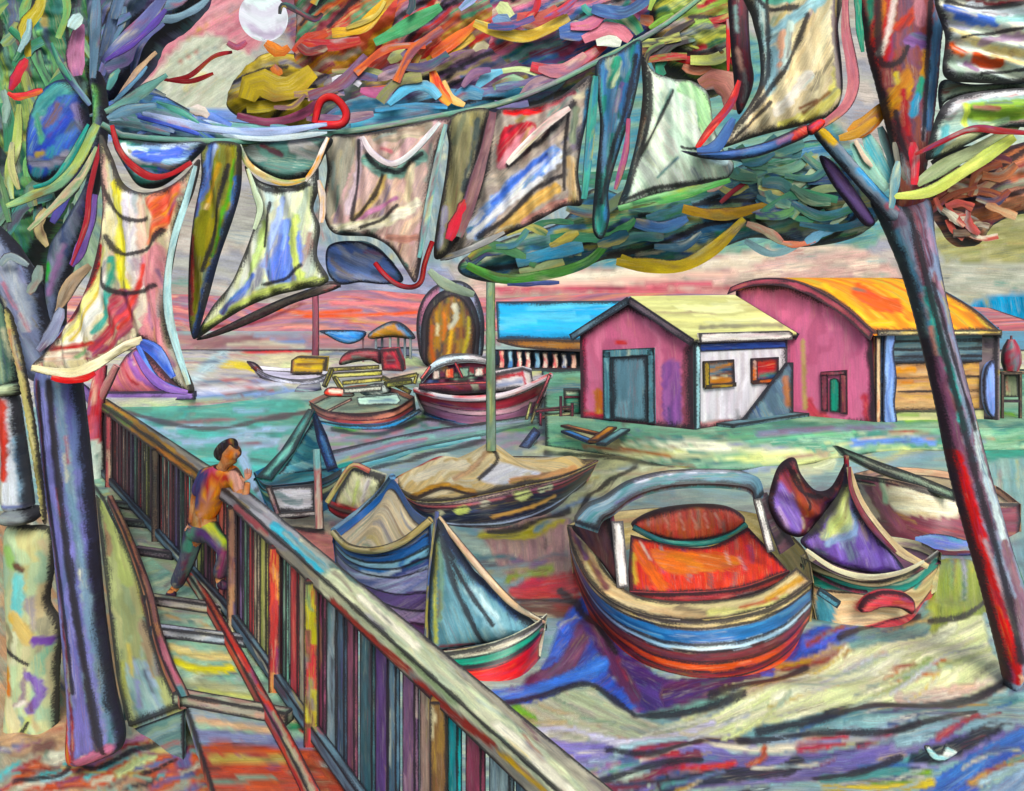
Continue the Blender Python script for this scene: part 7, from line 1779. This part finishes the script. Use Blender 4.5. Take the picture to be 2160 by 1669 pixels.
cloth('white_sail', 'white sail streaked with blue and lime, flaring at its lower left', [(516, 350), (545, 380), (590, 392), (640, 384), (668, 346), (670, 400), (660, 440), (674, 480), (668, 540), (692, 592), (640, 610), (580, 624), (520, 648), (462, 682), (412, 714), (446, 650), (486, 600), (510, 548), (532, 490), (546, 440), (530, 396)], 7.2, 'd8dcd0 d4d8d0 e0e0d8 ccd8cc d8dcb8', ang=98, L=80, w=12, st=[
    ('7f9be0 6f88d8 8fa8e8 5f78d0', 0, [(580, 480), (610, 460), (640, 490), (640, 580), (580, 600), (560, 560)], 100), ('a8b8e8', 14, [(600, 420), (580, 500), (560, 560)]), ('c8d880 d0dc8c b8cc78', 18, [(630, 460), (624, 520), (640, 590)]), ('cfd98a d8e094 c4d080', 26, [(690, 594), (630, 606), (560, 622), (490, 660), (440, 696)]), ('c8dc98', 14, [(560, 470), (548, 540), (520, 610)]), ('c8d8d8', 16, [(570, 400), (574, 440)]), ('5f78c8', 12, [(540, 580), (510, 620), (470, 660)])],
      il=[(8, [(530, 366), (552, 396), (600, 404), (656, 392)]), (5, [(560, 600), (600, 590), (640, 560)]), (4, [(575, 430), (560, 520)])], parts=[('edge_strip', [(522, 356), (536, 400), (548, 440), (536, 484)], 14, 'b8c8b0 c8d4bc'), ('edge_strip', [(672, 380), (680, 420), (678, 470)], 14, 'd8c8c8 d8a058 e0d4d0')])
cloth('teal_swag', 'dusky teal swag with an ochre lower rim above the white sail', [(498, 300), (560, 298), (694, 288), (682, 330), (660, 366), (620, 384), (580, 380), (546, 360), (516, 330)], 7.3, '4f7470 5a807a 486a68 6a8f88 8f9a98', ang=8, L=60, w=14, bulge=.1, fold=(.03, 60, 8), st=[('a8a4a4 989898', 34, [(630, 310), (660, 320)]), ('6a4a54', 12, [(560, 310), (600, 330)])],
      parts=[('rim', [(504, 306), (524, 346), (560, 372), (602, 386), (646, 378)], 15, 'd8a85a e0d4b0 98b07a'), ('rim', [(644, 382), (666, 350), (682, 312), (692, 290)], 14, 'e8e4e0 d89a4c d8d0d0')])
r = thing('yard_pole', 'grey brown drooping yard pole under the white sail foot', 'pole', W(560, 660, 7.3))
one('pole', M_WOOD, patch, r, [(414, 716), (470, 690), (530, 660), (600, 628), (692, 598), (718, 602), (700, 614), (620, 640), (560, 668), (500, 694), (440, 714)], 7.5, 'a89a90 b0a298 988a84 8a7a78', -28, 90, 8, ink=8, inflate=.05, st=[('6a4a50', 7, [(430, 714), (530, 674), (620, 636)])])
cloth('rose_cloth', 'pale rose and cream folded cloth hanging in the middle of the rope', [(690, 288), (760, 284), (840, 268), (948, 248), (930, 300), (914, 370), (902, 460), (888, 550), (876, 596), (856, 570), (824, 524), (780, 500), (704, 492), (682, 440), (690, 360)], 7.55, 'c8aaa6 d0b4ac c8a4a8 d8bca8 b8a098', ang=112, L=80, w=12, st=[
    ('9a9488 a09a8c 8f8a80', 0, [(690, 292), (752, 288), (742, 370), (716, 440), (690, 470), (686, 400)], 96), ('ccb8c4 d8c4d0', 16, [(764, 300), (756, 370), (738, 450)]), ('9a8a7c a8988a', 30, [(800, 290), (860, 280), (900, 270)]), ('c87c84', 8, [(806, 316), (826, 322)]), ('7fa39a 88aca4', 26, [(776, 340), (830, 368), (890, 330)]), ('e0c48a d8b87c', 15, [(748, 464), (790, 424), (812, 378)]), ('b878a0 c088a8', 9, [(750, 470), (800, 440), (840, 420)]), ('ece4d4 f0e8dc e4dcc0', 22, [(704, 486), (770, 476), (830, 462), (880, 430)]), ('b8887c', 14, [(820, 500), (856, 505), (880, 500)]), ('4f7a74 5a867c', 18, [(720, 494), (790, 512), (850, 562)]), ('e0d0b4', 16, [(870, 350), (860, 420)])],
      il=[(6, [(746, 466), (786, 424), (808, 372)]), (6, [(778, 330), (806, 358), (846, 362), (890, 324)]), (5, [(840, 436), (800, 468), (760, 480)]), (5, [(760, 300), (756, 380), (744, 462)])],
      parts=[('rim', [(764, 288), (784, 322), (826, 346), (870, 322), (928, 258)], 16, 'e4d8dc d8c8d0 dce4e8'), ('edge_strip', [(940, 262), (922, 340), (906, 420), (894, 490), (884, 544)], 18, '7fb0b0 8a6a74 98b8b4 70a0a4')])
cloth('khaki_cloth', 'plain khaki brown cloth with a maroon strip hanging right of the rose cloth', [(946, 248), (1030, 230), (1016, 300), (990, 400), (968, 480), (944, 534), (916, 544), (920, 480), (936, 390), (946, 310)], 7.85, '8f8a6a 98926f 847f64 7a7a64', ang=100, L=110, w=16, st=[('4f5a5a', 16, [(1008, 260), (1000, 330), (980, 400)]), ('8f8aa0 7f90a0', 14, [(940, 440), (926, 520)])],
      parts=[('edge_strip', [(1040, 236), (1024, 310), (998, 400), (968, 500)], 26, '6f4a52 7a545a 684a54 8a6a6c'), ('edge_strip', [(986, 424), (964, 466), (946, 506)], 30, 'b02f3c bc3a44')])
cloth('slanting_cloth', 'slanting cloth with red corner, blue white band and pale diagonal bars', [(1044, 238), (1110, 226), (1180, 204), (1246, 160), (1240, 240), (1226, 310), (1220, 370), (1228, 430), (1190, 436), (1126, 470), (1050, 504), (965, 542), (934, 544), (974, 480), (1004, 420), (1026, 340)], 8.05, 'a89a94 b0a49c c0b0a4 98908c', ang=-42, L=90, w=13, st=[
    ('c03a48 c84854 b8303c', 0, [(1062, 270), (1130, 260), (1120, 300), (1070, 350), (1046, 340)], -50), ('d08a98 d898a4', 22, [(1060, 350), (1090, 310), (1120, 280)]), ('d02f30 c82a2e', 16, [(1070, 238), (1120, 236), (1150, 228)]), ('a85860 984c58', 12, [(1150, 230), (1210, 196)]), ('7f9fe0 6f90d8 e0e4f0 8fb0e8 d8dcec', 40, [(1004, 484), (1060, 420), (1120, 370), (1170, 330)]), ('4f74d0', 12, [(1040, 430), (1100, 370), (1150, 330)]), ('f0f0f4', 12, [(990, 500), (1060, 440), (1140, 380)]),
    ('d8b070 e0bc80 d0a464', 26, [(1056, 492), (1110, 440), (1170, 400)]), ('c89890 c08a84', 20, [(1110, 470), (1160, 440), (1200, 425)]), ('4f90b0 5a9cb8', 16, [(1130, 474), (1180, 456), (1222, 438)]), ('d8c4a8 c8a880', 22, [(1204, 340), (1210, 430)]), ('8a9480', 16, [(1214, 230), (1206, 300)]), ('4f88b0 3f78a8', 10, [(1240, 190), (1232, 280)])],
      il=[(7, [(1010, 500), (1070, 460), (1130, 400), (1190, 370)]), (7, [(1072, 352), (1150, 290), (1210, 220)]), (5, [(1200, 230), (1190, 320), (1190, 400)])],
      parts=[('bar', [(1070, 346), (1110, 304), (1160, 258), (1202, 228)], 18, 'e4dcd4 ece4e0 d8a8a8'), ('bar', [(928, 546), (976, 532), (1030, 508), (1064, 490)], 16, '8f8f94 9a9a9c a8a4a4'), ('edge_strip', [(1256, 160), (1248, 250), (1240, 340), (1232, 420)], 18, '3f8a80 4f988c 3f7a90')])
cloth('teal_cloth', 'narrow twisted teal and blue cloth between slanting cloth and mint sail', [(1256, 140), (1300, 112), (1350, 84), (1352, 140), (1334, 230), (1306, 320), (1284, 400), (1286, 460), (1270, 504), (1250, 480), (1256, 380), (1266, 260)], 8.45, '3f8a80 4f7fa8 3f6a9f 478f8c 5a80a0', ang=96, L=90, w=11, st=[('3f7fb4 4a8cc0', 22, [(1318, 300), (1292, 390), (1282, 460)]), ('6a508a', 9, [(1310, 180), (1296, 240)]), ('3f8f74', 20, [(1300, 130), (1290, 180)])], il=[(7, [(1340, 120), (1322, 220), (1290, 320), (1268, 430)])],
      parts=[('edge_strip', [(1326, 250), (1320, 320), (1298, 400)], 14, '9a4a6a 8a4a78 a85a70')])
cloth('mint_sail', 'pale mint and peach triangular sail with green foot', [(1354, 118), (1378, 150), (1420, 166), (1462, 172), (1494, 200), (1506, 270), (1526, 318), (1548, 348), (1530, 378), (1456, 398), (1384, 414), (1306, 444), (1322, 380), (1344, 290), (1356, 200)], 8.75, 'd8e4d4 d0e0d0 dce4dc c8dccc e0e4d8', ang=60, L=90, w=14, bulge=.2, st=[
    ('b0d4a8 a4cc9c b8d8b0', 34, [(1440, 190), (1476, 220), (1480, 270)]), ('e8d0b0 e0c8a8', 16, [(1346, 190), (1350, 260), (1330, 340)]), ('98c8d0 88b8c4', 14, [(1340, 300), (1322, 370), (1314, 420)]), ('88aca0', 7, [(1408, 200), (1380, 270), (1350, 330)]), ('c8e0e8', 16, [(1480, 330), (1520, 345)]), ('6a988a', 6, [(1420, 340), (1380, 380)])],
      il=[(6, [(1366, 160), (1366, 240), (1346, 330), (1312, 432)]), (4, [(1412, 200), (1380, 270), (1348, 330)]), (6, [(1316, 424), (1380, 400), (1440, 392), (1540, 376)]), (4, [(1430, 316), (1450, 320), (1472, 322)])],
      parts=[('foot_rope', [(1304, 440), (1370, 424), (1440, 408), (1540, 380)], 22, '5a9a5a 68a868 8ab888 4f8c50')])
cloth('cream_sail', 'large cream sail with peach stripe and yellow belly at upper right', [(1574, -40), (1764, -40), (1768, 60), (1776, 140), (1776, 200), (1756, 240), (1702, 262), (1642, 276), (1590, 290), (1518, 312), (1546, 270), (1582, 220), (1604, 170), (1602, 100), (1588, 40)], 8.6, 'e0cfae e4d4b4 d8c8a8 e4d8c0', ang=115, L=100, w=14, bulge=.15, st=[
    ('b8cfd0 a8c8cc c8d4d0', 24, [(1590, -20), (1606, 60), (1612, 120), (1604, 170)]), ('a8c8d0 98bcc8', 26, [(1616, 90), (1660, 50), (1720, 10)]), ('d8a890 d09c84', 16, [(1640, 80), (1634, 150)]), ('a0c4d0', 20, [(1624, 110), (1620, 200)]), ('c8d8d4', 18, [(1660, 60), (1646, 150)]), ('e0d88a d8d080 e4dc98', 24, [(1650, 268), (1712, 242), (1752, 200), (1758, 150)]), ('f0ece4 ece4dc', 22, [(1630, 240), (1670, 200), (1690, 170)]), ('e8d4b0 e0c8a0', 13, [(1698, 36), (1676, 120), (1640, 190), (1570, 270)]), ('8a7f80 94888a 807678', 26, [(1754, -20), (1756, 80), (1764, 180)]), ('6fae9c 7fb8a8 5fa08c', 34, [(1590, -26), (1630, 4), (1670, -10)]), ('8a6a4a', 8, [(1690, 240), (1740, 200)]), ('7a5a44', 6, [(1680, 232), (1710, 220)])],
      il=[(7, [(1690, 44), (1664, 120), (1624, 186), (1560, 262)]), (8, [(1766, 0), (1768, 100), (1772, 200)]), (6, [(1612, 0), (1616, 80), (1616, 160), (1590, 210)]), (7, [(1590, 6), (1630, 30), (1670, 22)]), (5, [(1540, 300), (1590, 250), (1620, 220)])],
      parts=[('edge_rope', [(1784, -30), (1784, 60), (1796, 130), (1800, 180), (1782, 226), (1732, 266)], 24, 'b87078 c07c80 a86470'), ('edge_rope', [(1808, -30), (1812, 50), (1820, 110)], 16, '2f7f68 388a74')])
r = thing('blue_spar', 'curved blue spar with red binding under the cream sail', 'spar', W(1560, 325, 8.5))
one('spar', M_WOOD, patch, r, [(1436, 318), (1480, 322), (1530, 318), (1600, 304), (1660, 280), (1700, 262), (1708, 284), (1660, 308), (1600, 330), (1540, 338), (1480, 334)], 8.4, '3f5f9a 4a6aa8 385690 506fa4', -10, 90, 10, ink=8, inflate=.07, st=[('c83a34 d04840 b84440', 0, [(1664, 278), (1696, 262), (1708, 284), (1668, 306)], 40), ('7a5a80', 14, [(1640, 300), (1660, 290)])])
one('binding', M_CLOTH, patch, r, [(1700, 268), (1730, 250), (1740, 262), (1712, 286)], 8.34, 'd83c34 e04840', -40, 30, 6, ink=5, inflate=.06)
cloth('blue_hammock', 'white and blue hammock cloth with orange spots at the upper right edge', [(1990, -30), (2240, -40), (2240, 150), (2160, 172), (2060, 174), (1994, 160), (1996, 80)], 9.0, 'd8dccc c8d0c4 b8c4c0 d0d4d8 e0dccc', ang=14, L=110, w=12, bulge=.12, fold=(.04, 40, 12), st=[
    ('5a5c5c 4a4c50 646464', 26, [(2040, -20), (2090, 2), (2160, -4)]), ('8a3038', 7, [(2010, -4), (2080, 16), (2160, 8)]), ('5f80d0 4a6cc8 6f8cd8', 22, [(1994, 20), (2030, 44), (2080, 54)]), ('e4e8f0 dce4ec', 22, [(2040, 20), (2100, 34), (2180, 30)]), ('98c0c4 a8ccc8', 16, [(2090, 50), (2150, 44)]), ('e0d4a8 dccc9c e8dcb4', 14, [(2004, 66), (2050, 96), (2110, 116), (2170, 114)]), ('e4d0a0', 12, [(2080, 126), (2160, 140)]), ('d0602c d86834', 18, [(2000, 100), (2020, 118)]), ('d05a2c c8582c', 16, [(2044, 126), (2070, 138), (2100, 140)]), ('a890a8 9a849c', 16, [(2060, 96), (2110, 86), (2160, 84)]), ('9a7a98', 12, [(2030, 136), (2050, 150)]), ('b0c0b4', 14, [(2000, 130), (2020, 160)])],
      il=[(6, [(1994, 6), (2060, 22), (2160, 14)]), (4, [(2020, 84), (2080, 76), (2160, 66)]), (5, [(2060, 160), (2160, 150)])])
cloth('green_pillow', 'green centred white padded cloth below the hammock at the right edge', [(1956, 336), (1964, 290), (1980, 240), (2006, 210), (2060, 194), (2150, 186), (2240, 180), (2240, 262), (2130, 268), (2080, 286), (2030, 310), (1990, 326)], 9.05, 'c8d8cc b8d0cc d8e0dc a8c8c0', ang=-8, L=80, w=12, bulge=.12, fold=(.04, 60, -8), st=[
    ('e0e0e8 ece8ec', 20, [(1990, 236), (2020, 212), (2080, 200), (2170, 196)]), ('8fb458 9cbc60 84a850', 0, [(2020, 226), (2080, 216), (2170, 214), (2170, 250), (2100, 262), (2030, 256)], 0), ('c8d870 d0dc7c', 12, [(2024, 228), (2026, 268)]), ('b08070', 9, [(2040, 232), (2090, 236)]), ('d8dcb0 e0e0b8', 20, [(1990, 320), (2020, 300), (2050, 280)]), ('70b0b8', 12, [(1968, 330), (1990, 270)]), ('a8c8a0', 12, [(2060, 270), (2120, 256)])],
      il=[(8, [(1976, 250), (2006, 212), (2060, 190)])])
cloth('grey_panel', 'thin grey green gauze strip filling between hammock and padded cloth', [(1988, 170), (2060, 178), (2240, 168), (2240, 186), (2100, 192), (2040, 200), (1996, 214), (1984, 230)], 9.25, '8fa098 7f9088 a0b0a4 6fa094', ang=-4, L=80, w=8, bulge=.04, fold=(.02, 40, 0))
cloth('blue_scrap', 'loose sky blue scrap of cloth below the rose cloth by the rope hook', [(692, 520), (740, 508), (790, 520), (830, 556), (850, 592), (812, 600), (760, 596), (716, 600), (690, 572)], 8.0, '7f9ae0 8fa8e4 6f88d4 a8b4dc c0c4d8', ang=24, L=60, w=9, bulge=.04, ink=5, fold=(.02, 40, 20))

# ---- white moon disc
r = thing('moon', 'pale round moon low in the rose part of the sky', 'moon', W(556, 38, 112))
mb = MB()
th = np.linspace(0, 2 * math.pi, 40); ph = np.linspace(.02, math.pi - .02, 24)
ctr = W(556, 36, 112); R = 50 / F * 112
Gm = np.array([[ctr + R * np.array([math.sin(p) * math.cos(t), math.sin(p) * math.sin(t), math.cos(p)]) for t in th] for p in ph])
surf(mb, Gm, 'dcd4e0 e0dce4 d4ccd8 dce4e4', L=90, w=14, ink=0, st=[('c8b8cc', 14, [(530, 60), (560, 76), (590, 66)])])
mb.build('disc', M_MOON, r)
# ================================================================== CAMERA, LIGHT
cam = bpy.data.cameras.new('camera')
co = bpy.data.objects.new('camera', cam)
COL.objects.link(co)
co.location = (0, 0, CH)
co.rotation_euler = (math.pi / 2, 0, 0)
cam.sensor_fit = 'HORIZONTAL'; cam.sensor_width = 36
cam.lens = 36 * F / 2160
cam.shift_y = -(1669 / 2 - HY) / 2160
cam.clip_start = .1; cam.clip_end = 1500
S.camera = co

SUN_EL, SUN_AZ = 42, 172          # high, behind the viewer's right shoulder; thin cloud softens it
wd = bpy.data.worlds.new('World'); S.world = wd; wd.use_nodes = True
nt = wd.node_tree; nt.nodes.clear()
sk = nt.nodes.new('ShaderNodeTexSky'); sk.sky_type = 'NISHITA'; sk.sun_disc = False
sk.sun_elevation = math.radians(SUN_EL); sk.sun_rotation = math.radians(SUN_AZ)
sk.air_density = .7; sk.dust_density = 3.0; sk.ozone_density = .5
bg = nt.nodes.new('ShaderNodeBackground'); bg.inputs['Strength'].default_value = .13
wo = nt.nodes.new('ShaderNodeOutputWorld')
nt.links.new(sk.outputs[0], bg.inputs[0]); nt.links.new(bg.outputs[0], wo.inputs[0])
sl = bpy.data.lights.new('sun', 'SUN'); sl.energy = 1.5; sl.angle = math.radians(25); sl.color = (1, .95, .87)
so = bpy.data.objects.new('sun', sl); COL.objects.link(so)
az, el = math.radians(SUN_AZ), math.radians(SUN_EL)
dv = Vector((math.sin(az) * math.cos(el), math.cos(az) * math.cos(el), math.sin(el)))
so.rotation_euler = dv.to_track_quat('Z', 'Y').to_euler()
so.location = dv * 60
S.view_settings.view_transform = 'Standard'; S.view_settings.look = 'None'
S.view_settings.gamma = 1; S.view_settings.exposure = EXPOSURE
S.view_settings.use_curve_mapping = False
S.render.film_transparent = False
S.cycles.max_bounces = 6; S.cycles.diffuse_bounces = 3
